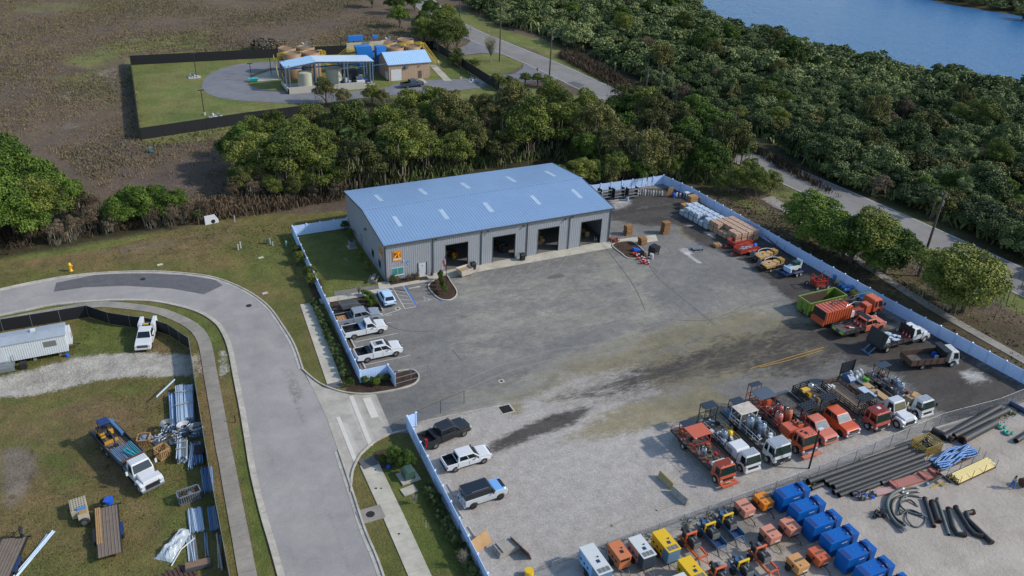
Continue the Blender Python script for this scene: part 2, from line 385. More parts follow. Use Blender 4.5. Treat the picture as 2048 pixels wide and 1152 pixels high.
# pavements made of square slabs with open joints
walk=gmat('pavement_concrete','b5afa0','a19b8e',.5,[],fine=10,fstr=.16,bump=.1)
walk2=gmat('pavement_weathered','7c7770','8f897f',.35,[],fine=10,fstr=.2,bump=.1)
def pavement(P,wd,mt,step=1.5):
 P=[np.array(p)for p in P];d=[0]
 for a,c in zip(P[:-1],P[1:]):d.append(d[-1]+np.linalg.norm(c-a))
 def pt(s):
  i=min(max(np.searchsorted(d,s)-1,0),len(P)-2);t=(s-d[i])/(d[i+1]-d[i]+1e-9)
  q=P[i]+(P[i+1]-P[i])*t;u=(P[i+1]-P[i])/(np.linalg.norm(P[i+1]-P[i])+1e-9)
  return q,np.array([-u[1],u[0]])
 b=MB();s=0
 while s<d[-1]-.2:
  e=min(s+step-.03,d[-1])
  (p,n1),(q,n2)=pt(s),pt(e)
  a,bb,c,dd=p+n1*wd/2,p-n1*wd/2,q-n2*wd/2,q+n2*wd/2
  vs=[(*k,z)for z in(0,.09)for k in(a,bb,c,dd)]
  b.add(vs,[(4,5,6,7),(0,1,5,4),(1,2,6,5),(2,3,7,6),(3,0,4,7)],mt);s+=step
 return struct(b.obj('pavement'))
SW=[((-100,668),(-100,660)),((0,646),(0,640)),((100,626),(100,622)),((182,613),(190,607)),((240,616),(250,608)),((302,626),(320,616)),((336,639),(378,636)),((372,655),(404,655)),((390,675),(422,681)),((399,704),(428,704)),((407,746),(434,745)),((414,787),(442,785)),((421,826),(450,829)),((430,890),(462,890)),((436,923),(470,923)),((451,997),(482,997)),((464,1070),(497,1070)),((478,1152),(513,1152)),((500,1260),(540,1260))]
pavement(smooth_pts([(at(*a)[:2]+at(*c)[:2])/2 for a,c in SW],4),1.55,walk2)
pavement(W([(613,608),(672,775)]),1.75,walk,1.75)
pavement(W([(738,928),(790,1040),(852,1180),(900,1290)]),1.95,walk,1.95)
pavement(W([(620,607),(760,583)]),1.35,walk,1.35)
ap=W([(698,757),(712,787),(722,792)])
# driveway apron of pale concrete
apron=gmat('driveway_concrete','a7a196','968f85',.6,[('stain','6c675f','7a756c',1.,.7,1.,.6),('pale','b4afa6','a9a49b',1.,.8,.6,.8)],fine=12,fstr=.12,bump=.08)
APR=[(605,738),(625,760),(645,775),(700,790),(752,789),(786,868),(752,885),(722,912),(708,940),(703,985),(677,905),(655,840),(632,790)]
patch('driveway',W(APR),.06,1.0,apron,{'pale':[('l',[(702,793),(742,893)],.05,.5,1),('l',[(735,797),(750,835)],.05,.9,1),('l',[(682,845),(716,932)],.05,.5,1)],'stain':[('l',[(640,780),(690,900)],.6,.8,.5),('p',[(755,868),(775,860),(770,868)],.3,.8),('l',[(715,780),(770,880)],.5,.8,.4)]})
# --- the yard: worn asphalt, gravel, dark millings, dust
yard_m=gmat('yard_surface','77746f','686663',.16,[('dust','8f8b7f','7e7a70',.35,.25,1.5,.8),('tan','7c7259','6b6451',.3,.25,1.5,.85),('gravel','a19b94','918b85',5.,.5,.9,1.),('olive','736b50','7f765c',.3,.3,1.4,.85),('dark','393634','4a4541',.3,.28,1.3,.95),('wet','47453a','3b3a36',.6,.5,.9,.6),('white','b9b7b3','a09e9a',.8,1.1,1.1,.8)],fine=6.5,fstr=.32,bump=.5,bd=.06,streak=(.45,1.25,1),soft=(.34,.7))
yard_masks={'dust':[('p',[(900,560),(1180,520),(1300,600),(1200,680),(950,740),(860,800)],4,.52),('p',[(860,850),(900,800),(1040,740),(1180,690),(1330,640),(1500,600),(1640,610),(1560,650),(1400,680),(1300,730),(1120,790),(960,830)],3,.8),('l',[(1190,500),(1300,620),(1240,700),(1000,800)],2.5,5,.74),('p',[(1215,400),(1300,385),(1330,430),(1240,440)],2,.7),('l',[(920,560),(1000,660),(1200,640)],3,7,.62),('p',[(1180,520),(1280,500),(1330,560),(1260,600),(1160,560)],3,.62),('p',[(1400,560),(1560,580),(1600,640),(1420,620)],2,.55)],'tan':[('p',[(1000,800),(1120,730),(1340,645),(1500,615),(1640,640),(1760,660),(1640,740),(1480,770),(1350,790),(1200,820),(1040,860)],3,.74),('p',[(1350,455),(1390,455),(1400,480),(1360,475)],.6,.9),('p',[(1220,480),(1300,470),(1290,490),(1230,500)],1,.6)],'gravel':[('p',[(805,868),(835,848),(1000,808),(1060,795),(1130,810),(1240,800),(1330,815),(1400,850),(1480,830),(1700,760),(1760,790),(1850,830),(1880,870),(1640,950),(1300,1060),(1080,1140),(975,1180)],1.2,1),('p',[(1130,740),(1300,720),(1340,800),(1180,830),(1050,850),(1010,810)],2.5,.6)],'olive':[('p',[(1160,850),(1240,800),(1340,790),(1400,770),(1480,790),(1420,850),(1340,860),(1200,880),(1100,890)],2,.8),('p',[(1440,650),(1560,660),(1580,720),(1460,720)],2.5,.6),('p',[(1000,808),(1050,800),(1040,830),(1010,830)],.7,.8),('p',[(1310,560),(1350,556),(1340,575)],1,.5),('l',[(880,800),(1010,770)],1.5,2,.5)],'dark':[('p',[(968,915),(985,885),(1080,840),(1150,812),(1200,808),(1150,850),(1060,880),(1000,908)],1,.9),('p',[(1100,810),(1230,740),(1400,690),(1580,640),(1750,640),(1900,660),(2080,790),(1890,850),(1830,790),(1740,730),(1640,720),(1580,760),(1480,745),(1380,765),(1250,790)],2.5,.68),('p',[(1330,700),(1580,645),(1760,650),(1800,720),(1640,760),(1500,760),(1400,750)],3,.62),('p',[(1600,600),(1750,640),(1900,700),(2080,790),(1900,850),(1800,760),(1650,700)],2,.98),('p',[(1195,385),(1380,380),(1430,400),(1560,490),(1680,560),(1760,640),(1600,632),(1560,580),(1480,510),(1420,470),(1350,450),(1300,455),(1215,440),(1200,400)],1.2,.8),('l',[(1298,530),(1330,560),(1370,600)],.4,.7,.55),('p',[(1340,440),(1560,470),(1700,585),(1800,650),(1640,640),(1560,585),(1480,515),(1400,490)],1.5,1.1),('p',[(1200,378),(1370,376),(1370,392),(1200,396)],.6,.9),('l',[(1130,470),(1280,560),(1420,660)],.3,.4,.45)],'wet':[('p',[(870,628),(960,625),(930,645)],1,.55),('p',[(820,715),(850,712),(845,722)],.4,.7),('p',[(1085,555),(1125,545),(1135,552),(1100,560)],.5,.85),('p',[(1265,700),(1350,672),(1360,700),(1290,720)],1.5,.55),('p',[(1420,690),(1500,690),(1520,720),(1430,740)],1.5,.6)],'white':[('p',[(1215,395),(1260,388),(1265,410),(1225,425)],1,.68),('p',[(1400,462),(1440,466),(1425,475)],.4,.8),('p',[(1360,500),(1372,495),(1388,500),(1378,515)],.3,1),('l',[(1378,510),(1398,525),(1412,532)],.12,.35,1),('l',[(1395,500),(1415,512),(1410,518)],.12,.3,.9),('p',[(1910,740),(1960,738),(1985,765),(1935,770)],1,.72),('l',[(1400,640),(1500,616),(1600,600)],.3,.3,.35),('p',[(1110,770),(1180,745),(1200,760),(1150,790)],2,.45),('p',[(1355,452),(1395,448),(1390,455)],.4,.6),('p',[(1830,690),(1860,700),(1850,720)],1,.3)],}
YARD=W([(752,789),(700,788)])+[(-10.2,-22.6),(-9.9,-.2)]+[(62.4,-.2),(62.4,18.4),(38.3,18.6),(38.3,20.9),(0,20.9),(0,0)]
YARD=[(-7.8,0.0),(-1.0,-.4),(38.2,-.4),(38.2,19.2),(62.5,19.2),(62.9,0),(66.6,-55.6),(66.6,-57.4),(-8.9,-57.4),(-8.2,-34.2)]+W([(812,866),(786,868),(752,789),(728,788)])+[(-9.9,-23.2)]
patch('yard',YARD,.04,.8,yard_m,yard_masks)
# --- equipment lot to the right: pale sand
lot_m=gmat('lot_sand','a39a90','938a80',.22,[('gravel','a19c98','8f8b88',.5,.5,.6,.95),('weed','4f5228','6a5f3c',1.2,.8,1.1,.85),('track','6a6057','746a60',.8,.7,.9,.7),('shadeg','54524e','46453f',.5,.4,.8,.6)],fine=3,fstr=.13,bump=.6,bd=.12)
LOT=[(-8.9,-57.4),(66.6,-57.4),(140,-57.4),(140,-140),(-30,-140),(-9.2,-75)]
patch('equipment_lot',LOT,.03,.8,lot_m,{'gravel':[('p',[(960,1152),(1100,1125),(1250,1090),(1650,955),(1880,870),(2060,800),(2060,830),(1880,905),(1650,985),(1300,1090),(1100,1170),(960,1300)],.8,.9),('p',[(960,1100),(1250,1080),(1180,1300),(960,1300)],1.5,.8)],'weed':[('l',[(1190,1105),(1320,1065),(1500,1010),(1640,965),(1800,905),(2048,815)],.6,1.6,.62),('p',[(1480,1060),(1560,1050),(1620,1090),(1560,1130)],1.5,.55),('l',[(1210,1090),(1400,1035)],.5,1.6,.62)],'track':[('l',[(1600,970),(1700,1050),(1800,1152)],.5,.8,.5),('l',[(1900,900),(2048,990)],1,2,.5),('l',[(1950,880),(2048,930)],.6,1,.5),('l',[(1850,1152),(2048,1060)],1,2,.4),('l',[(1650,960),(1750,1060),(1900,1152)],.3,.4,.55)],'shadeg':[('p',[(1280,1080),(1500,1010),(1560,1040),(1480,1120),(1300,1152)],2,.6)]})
# --- highway with verge, side path, plant drives, lake
HW=smooth_pts([at(x,y)[:2]for x,y in[(800,-45),(872,26),(930,62),(1000,92),(1100,134),(1200,181),(1500,317),(1600,361),(1840,468),(2100,590),(2400,735)]],5)
hw_m=gmat('highway_asphalt','7f7c78','75726e',.2,[],fine=5,fstr=.12,bump=.1)
struct(ribbon('highway',HW,9.6,0,.05,hw_m).obj('highway'))
paint_w=mat('road_paint_white','b9b8b4',.7,0,.25,1.2,grime=.35,gc='6a6864')
paint_y=mat('road_paint_yellow','a9822c',.7,0,.25,1.2,grime=.5,gc='6a6152')
for d in(4.5,-4.5):struct(ribbon('edge_line',offs(HW,d),.16,.04,.06,paint_w).obj('edge_line'))
def dashes(P,wd,on,off,z,mt,name):
 P=[np.array(p)for p in P];b=MB();s=0
 for a,c in zip(P[:-1],P[1:]):
  L=np.linalg.norm(c-a);t=0
  while t<L-.1:
   e=min(t+on,L);u=(c-a)/L;n=np.array([-u[1],u[0]])*wd/2
   p,q=a+u*t,a+u*e
   b.add([(*(p+n),z),(*(p-n),z),(*(q-n),z),(*(q+n),z)],[(0,1,2,3)],mt);t+=on+off
 return struct(b.obj(name))
dashes([HW[i]for i in range(0,len(HW),4)],.16,3,9,.062,paint_y,'centre_line')
patch('highway_patch',W([(1122,168),(1148,163),(1170,170),(1155,178)]),.058,2,new_as)
pavement(W([(1545,404),(1600,440),(1700,510),(1822,590),(1940,660),(2060,728),(2200,810)],3),1.6,walk2,1.6)
patch('path_pad',W([(1520,398),(1546,392),(1575,412),(1558,420)]),.05,2,walk2)
# plant drives: loop, turn-in and crescent turnout
dr=gmat('drive_asphalt','747478','6a6a6e',.3,[],fine=4,fstr=.1,bump=.1)
LOOPO=[(560,124),(480,128),(425,145),(405,165),(408,182),(440,196),(520,204),(640,206),(760,192),(900,182),(975,172),(960,158),(870,160),(800,166),(760,178),(660,184),(560,182),(510,176),(494,160),(520,143),(560,137)]
patch('plant_drive',W(LOOPO,3,True),.04,3,dr)
patch('plant_drive_gate',W([(960,158),(1000,152),(1030,147),(1045,137),(1048,128),(1070,135),(1090,140),(1130,155),(1100,163),(1060,162),(1000,172),(975,172)]),.045,3,dr)
patch('turnout',W([(885,108),(930,92),(945,80),(938,66),(960,72),(1000,92),(1045,112),(1085,135),(1050,128),(1035,117),(1000,108),(960,106),(915,112)]),.043,3,dr)
patch('stop_bar',W([(1058,152),(1063,151),(1070,157),(1066,158)]),.056,2,paint_w)
slab=gmat('plant_slab','a9a398','989287',.3,[],fine=4,fstr=.1,bump=.1)
patch('plant_apron',W([(492,164),(505,154),(540,142),(560,140),(572,158),(560,160),(520,163)]),.06,3,slab)
patch('plant_path',W([(858,130),(872,130),(904,162),(888,162)]),.065,3,slab)
patch('plant_path',W([(834,156),(843,155),(855,166),(842,167)]),.065,3,slab)
patch('gate_pad',W([(950,158),(962,157),(972,168),(962,169)]),.066,3,slab)
# lake beyond the woods
mt,n,l,bs=nodes('lake_water')
g=n.new('ShaderNodeNewGeometry')
bs.inputs['Base Color'].default_value=lin('2a608e');bs.inputs['Roughness'].default_value=.25;bs.inputs['Specular IOR Level'].default_value=.3;bs.inputs['IOR'].default_value=1.33
bu=n.new('ShaderNodeBump');bu.inputs['Strength'].default_value=1.;bu.inputs['Distance'].default_value=.5
f=noise(n,l,g.outputs['Position'],.45,5,.75);f2=noise(n,l,g.outputs['Position'],.12,3,.6)
l.new(mth(n,l,'ADD',f,f2),bu.inputs['Height']);l.new(bu.outputs[0],bs.inputs['Normal'])
LAKE=W([(1345,-40),(1375,12),(1415,38),(1480,62),(1560,88),(1650,105),(1760,135),(1850,152),(1960,162),(2048,166),(2300,190),(2300,75),(2048,33),(1960,20),(1880,5),(1800,-12),(1600,-30)],2,True)
patch('lake',LAKE,.05,12,mt)
# --- yard details: painted lines, kerbs, covers
def line(pts,wd,mt,name='painted_line',z=.062):
 P=W(pts);b=MB()
 for a,c in zip(P[:-1],P[1:]):
  a=np.array(a);c=np.array(c);u=(c-a)/np.linalg.norm(c-a);n=np.array([-u[1],u[0]])*wd/2
  b.add([(*(p),z)for p in(a+n,a-n,c-n,c+n)],[(0,1,2,3)],mt);z+=.0012
 return struct(b.obj(name))
paint_b=mat('road_paint_blue','2f6bb0',.7,0,.2,1.2,grime=.2,gc='555555')
paint_f=mat('road_paint_faded','908f8b',.75,0,.25,.8,grime=.55,gc='62625f')
for p in([(772,632),(784,630)],[(709,685),(796,667)],[(728,731),(821,711)],[(752,700),(805,690)],[(700,655),(783,646)],[(758,634),(800,620)]):line(p,.11,paint_w)
palec=mat('pale_concrete_strip','c2bcb0',.85,0,.12,1)
for p,w_ in(([(702,793),(742,893)],.5),([(733,797),(750,836)],.9),([(676,835),(712,925)],.45)):line(p,w_,palec,'concrete_strip',.085)
line([(722,932),(752,921)],1.5,new_as,'ramp_mat',.105);line([(657,774),(684,768)],1.0,new_as,'ramp_mat',.105)
# disabled bay: hatched aisle, blue edges
line([(785,576),(810,618),(832,614),(806,572)],.13,paint_w)
for t in(0,.25,.5,.75):line([(788+22*t,581+36*t),(812+18*t,586+30*t)],.1,paint_w,z=.066)
line([(809,573),(833,613)],.22,paint_b,z=.07);line([(857,568),(884,604)],.25,paint_b,z=.07)
line([(918,588),(1018,568),(1140,508)],.09,paint_f);line([(918,586),(960,536)],.09,paint_f,z=.07)
for a,c in(([(970,565),(998,532)]),([(1003,568),(1036,526)]),([(1040,560),(1071,519)]),([(1090,544),(1103,513)]),([(1113,542),(1142,506)])):line([a,c],.09,paint_f,z=.07)
line([(1348,470),(1498,598),(1553,587)],.08,paint_f);line([(1376,545),(1465,625)],.08,paint_f);line([(1320,480),(1345,506)],.08,paint_f,z=.07);line([(1295,486),(1327,515)],.07,paint_f,z=.07)
line([(1500,738),(1570,718),(1648,695)],.12,paint_y);line([(1520,735),(1575,722),(1646,701)],.12,paint_y,z=.07)
line([(1484,613),(1600,640),],.05,paint_f)
mk=mat('tyre_mark_pale','85837c',.8,0,.2,.7);mk2=mat('tar_seam','64625f',.8,0,.2,.7)
def curve_line(pts,wd,mt,z=.052):struct(ribbon('tyre_mark',W(pts,5),wd,.03,z,mt).obj('tyre_mark'))
for i,p in enumerate(([(930,762),(1010,728),(1110,700),(1200,690)],[(935,778),(1020,742),(1120,715)],[(905,596),(960,640),(1060,665),(1200,655),(1340,610)],[(900,690),(1000,660),(1150,640),(1300,560),(1330,520)],[(1010,545),(1080,620),(1200,650)],[(1145,520),(1210,600),(1330,650)])):curve_line(p,.09,mk,.052+i*.0012)
for i,p in enumerate(([(1298,532),(1320,560),(1375,605),(1430,650)],[(1465,626),(1540,605),(1605,600)],[(905,700),(915,712),(925,722)],[(1190,470),(1260,560),(1290,620)],[(760,640),(800,660),(870,664)],[(1340,640),(1420,640),(1480,616)])):curve_line(p,.08,mk2,.06+i*.0012)
# wheelchair symbol (strokes and a ring)
c0=A2(853,600);b=MB()
def stroke(b,pts,wd,mt,z):
 for a,c in zip(pts[:-1],pts[1:]):
  a=np.array(a);c=np.array(c);u=(c-a)/np.linalg.norm(c-a);n_=np.array([-u[1],u[0]])*wd/2
  b.add([(*p,z)for p in(a+n_,a-n_,c-n_,c+n_)],[(0,1,2,3)],mt);z+=.0008
ang=[rad(a)for a in range(150,400,25)]
stroke(b,[(c0[0]+.34*math.cos(a),c0[1]-.1+.34*math.sin(a))for a in ang],.09,paint_w,.062)
stroke(b,[(c0[0]-.1,c0[1]+.65),(c0[0]-.05,c0[1]+.15),(c0[0]+.35,c0[1]+.12),(c0[0]+.5,c0[1]-.35),(c0[0]+.68,c0[1]-.3)],.1,paint_w,.068)
b.add([(c0[0]-.1+.11*math.cos(a),c0[1]+.8+.11*math.sin(a),.063)for a in[k*math.pi/4 for k in range(8)]],[tuple(range(8))],paint_w)
struct(b.obj('wheelchair_symbol'))
# planted islands
mulch=gmat('mulch_bed','49382c','35281f',1.5,[],fine=9,fstr=.4,bump=.9,bd=.08)
def island(px,closed=True):
 P=W(px,5,True);patch('planting_bed',P,.09,1,mulch)
 struct(ribbon('kerb',P+[P[0]],.16,0,.19,conc).obj('kerb'))
island([(857,572),(868,590),(882,600),(900,601),(912,593),(913,582),(902,565),(893,552),(878,556)])
island([(1225,490),(1262,484),(1290,505),(1300,515),(1260,518),(1243,508)])
patch('planting_bed',W([(660,600),(745,585),(766,622),(730,628),(676,645),(664,625)]),.07,1,mulch)
struct(ribbon('kerb',W([(746,585),(766,623)]),.16,0,.19,conc).obj('kerb'))
struct(ribbon('kerb',W([(702,680),(731,738)]),.16,0,.19,conc).obj('kerb'))
BED=[(691,782),(720,768),(728,757),(790,743),(825,740),(837,752),(830,768),(800,777),(740,788)]
patch('planting_bed',W([(691,782),(705,768),(722,745),(792,744),(825,741),(837,752),(828,766),(795,777),(740,786)]),.07,1,mulch)
struct(ribbon('kerb',W([(604,738),(625,757),(648,772),(690,786),(740,789),(800,779),(830,768),(838,753),(825,741),(795,744)],4),.17,0,.2,conc).obj('kerb'))
struct(ribbon('kerb',W([(703,985),(704,950),(718,915),(745,888),(780,870),(812,862)],4),.17,0,.2,conc).obj('kerb'))
struct(ribbon('kerb',W([(835,846),(900,832),(1000,812)],2),.14,0,.09,conc).obj('kerb'))
# pad along the shop front
patch('shop_pad',[(-1.6,-2.0),(3.9,-2.1),(8.2,-2.2),(16,-2.0),(16,-2.1),(38.2,-2.3),(46,-2.8),(47,-.6),(38.3,.3),(-1.2,.2)],.06,1.2,walk)
patch('planting_bed',[(.4,-1.2),(5.0,-1.2),(5.0,-.02),(.4,-.02)],.09,1,mulch)
patch('entry_mat',W([(835,556),(853,553),(858,559),(840,562)]),.075,1,mat('rubber_mat','2c2c2e',.9))
# covers and grates
iron=mat('cast_iron','35322f',.6,.5,.25,4)
def cover(px,py,r,mt=iron,z=.066,name='manhole_cover'):
 x,y=A2(px,py);b=MB();b.cyl((x,y,z-.03),(x,y,z),r,mt,18,smooth=False);return struct(b.obj(name))
cover(286,559,.38,z=.085);cover(498,612,.38,z=.085);cover(752,978,.12,z=.1);cover(762,978,.1,z=.1);cover(798,1069,.11,z=.1);cover(751,941,.11,z=.1)
b=MB();x,y=A2(741,1030);b.cbox(x,y,0,2.5,1.9,.1,walk2,0);b.cyl((x,y,.1),(x,y,.125),.42,iron,20,smooth=False);struct(b.obj('storm_inlet'))
b=MB();x,y=A2(1012,819);b.cbox(x,y,0,1.7,1.7,.06,conc,0)
for i in range(9):b.cbox(x-.6+i*.15,y,.05,.07,1.3,.045,iron)
b.cbox(x,y,.03,1.3,1.3,.04,iron);struct(b.obj('storm_grate'))
b=MB();x,y=A2(1003,763);b.cbox(x,y,.03,.7,.7,.03,conc,0);b.cyl((x,y,.06),(x,y,.07),.2,iron,12,smooth=False);struct(b.obj('valve_cover'))
b=MB();x,y=A2(795.5,617.5);b.cbox(x,y,.03,.75,.75,.03,conc,0);b.cyl((x,y,.06),(x,y,.07),.2,iron,12,smooth=False);struct(b.obj('valve_cover'))
b=MB();x,y=A2(818,982);b.cbox(x,y,0,1.5,1.1,.14,walk,8);struct(b.obj('utility_slab'))
# ================= MAIN BUILDING =================
wall_m=mat('metal_siding','8c9096',.5,.0,.07,.35,strip=(0,3.0,.9))
wall_y=mat('metal_siding_gable','8c9096',.5,.0,.07,.35,strip=(1,3.0,.9))
roof_m=mat('galvanised_roof','88a3c2',.45,.4,.06,.25,strip=(0,2.1,.8))
trim_m=mat('dark_trim','4c4f52',.5,.1,.1)
sky_m=mat('roof_skylight_panel','9fb2c4',.5,0,.1,1,strip=(0,4,.4))
floor_m=mat('shop_floor','6b6964',.7,0,.2,.6)
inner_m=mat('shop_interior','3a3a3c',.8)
L,D,EH,RH=38.12,20.99,6.09,7.19
shop=thing('workshop_building','grey ribbed metal workshop with a pale blue low-pitched roof and four open bays','building',(0,0,0))
bays=[(9.45,13.0),(17.2,20.9),(24.95,28.6),(32.7,36.4)];BH=4.35
b=MB()
xs=[0]+[v for a in bays for v in a]+[L]
for i in range(0,len(xs),2):b.box(xs[i],xs[i+1],0,.18,0,EH,wall_m)
for a,c in bays:b.box(a,c,0,.18,BH,EH,wall_m)
b.obj('front_wall',shop)
b=MB();g=[(0,0),(D,0),(D,EH),(D/2,RH),(0,EH)]
for x0,x1 in((0,.16),(L-.16,L)):
 b=MB();vs=[(x,y,z)for x in(x0,x1)for y,z in g];vs=[(x,min(max(y,.182),D-.182)if z<EH+.01 else y,z)for x,y,z in vs]
 b.add(vs,[(0,1,2,3,4),(9,8,7,6,5),(0,5,6,1),(1,6,7,2),(4,9,5,0)],wall_y);b.obj('gable_wall',shop)
b=MB();b.box(0,L,D-.18,D,0,EH,wall_m);b.obj('rear_wall',shop)
b=MB();b.box(.2,L-.2,.2,D-.2,.02,.065,floor_m);b.obj('floor',shop)
b=MB()
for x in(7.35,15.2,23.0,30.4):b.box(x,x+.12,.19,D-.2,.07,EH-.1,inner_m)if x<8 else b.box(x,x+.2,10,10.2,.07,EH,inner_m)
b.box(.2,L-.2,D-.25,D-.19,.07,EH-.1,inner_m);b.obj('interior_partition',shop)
b=MB();o_,t_=.28,.09;sl_=(RH-EH)/(D/2)
ye=-.3;ze=EH-.3*sl_+.03
for s_ in(0,1):
 f_=lambda y:y if s_==0 else D-y
 vs=[(-.22,f_(ye),ze),(L+.22,f_(ye),ze),(L+.22,D/2,RH+.03),(-.22,D/2,RH+.03)]
 vs+=[(x,y,z+t_)for x,y,z in vs]
 q=[(0,3,2,1),(4,5,6,7),(0,1,5,4),(1,2,6,5),(2,3,7,6),(3,0,4,7)]
 b.add(vs,q if s_==0 else[k[::-1]for k in q],roof_m)
rf_=b.obj('roof',shop)
b=MB();b.box(-.24,L+.24,D/2-.22,D/2+.22,RH+.12,RH+.2,roof_m);b.obj('ridge_cap',rf_)
for x in(3.8,11.3,18.75,27.1,34.7):
 for y0,y1 in((4.1,7.2),(13.4,16.9)):
  z0,z1=[EH+sl_*(y if y<D/2 else D-y)+.03+t_ for y in(y0,y1)]
  b=MB();x0,x1=x-.36,x+.36
  b.add([(x0,y0,z0+.02),(x1,y0,z0+.02),(x1,y1,z1+.02),(x0,y1,z1+.02),(x0,y0,z0-.02),(x1,y0,z0-.02),(x1,y1,z1-.02),(x0,y1,z1-.02)],[(0,1,2,3),(4,5,1,0),(5,6,2,1),(6,7,3,2),(7,4,0,3)],sky_m);b.obj('skylight',rf_)
b=MB();b.box(-.26,L+.26,-.42,-.3,EH-.16,EH+.04,trim_m);b.obj('gutter',shop)
b=MB()
for xx in(-.235,L+.225):
 b=MB();b.add([(xx+dx,y,z+dz)for dx in(-.02,.03)for y,z in((-.3,EH),(D/2,RH+.05),(D+.3,EH))for dz in(-.16,.13)],[(0,1,3,2),(2,3,5,4),(6,8,9,7),(8,10,11,9),(1,7,9,3),(3,9,11,5),(0,2,8,6),(2,4,10,8)],trim_m);b.obj('rake_trim',shop)
for x in(.08,7.4,15.2,23.0,30.45,L-.1):
 b=MB();b.box(x-.06,x+.06,-.13,-.002,.1,EH-.1,trim_m);b.box(x-.06,x+.06,-.4,-.1,EH-.22,EH-.1,trim_m);b.obj('downspout',shop)
b=MB();b.box(-.03,.0,-.03,.14,0,EH-.1,trim_m);b.obj('corner_trim',shop)
for a,c in bays:
 b=MB();b.box(a-.09,a,-.03,.2,0,BH+.09,trim_m);b.box(c,c+.09,-.03,.2,0,BH+.09,trim_m);b.box(a,c,-.03,.2,BH,BH+.09,trim_m);b.obj('bay_frame',shop)
white_d=mat('white_door_paint','b8bcc0',.4,0,.06,1)
b=MB();b.box(4.86,6.46,-.012,-.003,.02,2.2,inner_m);b.box(5.1,6.2,-.06,-.013,.05,2.18,white_d);dr_=b.obj('door',shop)
b=MB();b.box(5.18,5.28,-.1,-.061,1.0,1.12,trim_m);b.obj('handle',dr_)
b=MB();b.box(5.56,5.72,-.07,-.061,1.6,1.78,trim_m);b.obj('door_plate',dr_)
teal=glass('teal_window_glass','3f7f7c',.12)
b=MB();b.box(.9,2.82,-.045,-.003,.86,2.12,white_d);wn=b.obj('window',shop)
b=MB();b.box(.97,1.83,-.055,-.046,.95,2.04,teal);b.box(1.89,2.75,-.055,-.046,.95,2.04,teal);b.obj('pane',wn)
b=MB();b.box(.85,2.87,-.12,-.046,.78,.86,white_d);b.obj('sill',wn)
dkg=glass('dark_window_glass','20262b',.1)
for y0,z0 in((6.2,1.3),(2.7,1.2)):
 b=MB();b.box(-.05,-.003,y0-.55,y0+.55,z0,z0+1.15,trim_m);wn=b.obj('window',shop)
 b=MB();b.box(-.06,-.051,y0-.47,y0+.47,z0+.07,z0+1.08,dkg);b.obj('pane',wn)
b=MB();b.box(-.06,-.003,11.9,13.0,.05,2.2,mat('grey_door','7f8184',.5));b.obj('side_door',shop)
# wall lamps and small fixtures
for x,y in((7.9,5.6),(16.3,5.5),(22.3,5.4),(29.6,5.4),(30.9,5.6)):
 b=MB();b.box(x-.12,x+.12,-.4,-.002,y,y+.16,trim_m,(x-.1,x+.1,-.35,-.002));b.obj('wall_lamp',shop)
b=MB();b.box(-.35,-.002,9.2,9.5,4.4,4.65,trim_m);b.obj('wall_lamp',shop)
b=MB();b.box(3.28,3.62,-.05,-.003,2.4,2.85,mat('blue_plate','2f7fd0',.4));b.box(3.36,3.54,-.055,-.051,2.45,2.6,white_d);b.obj('blue_sign',shop)
b=MB();b.box(2.72,2.9,-.2,-.003,3.0,3.1,white_d);b.obj('camera_box',shop)
b=MB();b.cyl((14.2+21.1,-.08,.6),(35.3,-.08,1.4),.06,trim_m,8);b.cyl((35.7,-.08,.6),(35.7,-.08,1.2),.05,trim_m,8);b.box(35.2,35.8,-.1,-.003,.8,.9,trim_m);b.obj('pipe_fixture',shop)
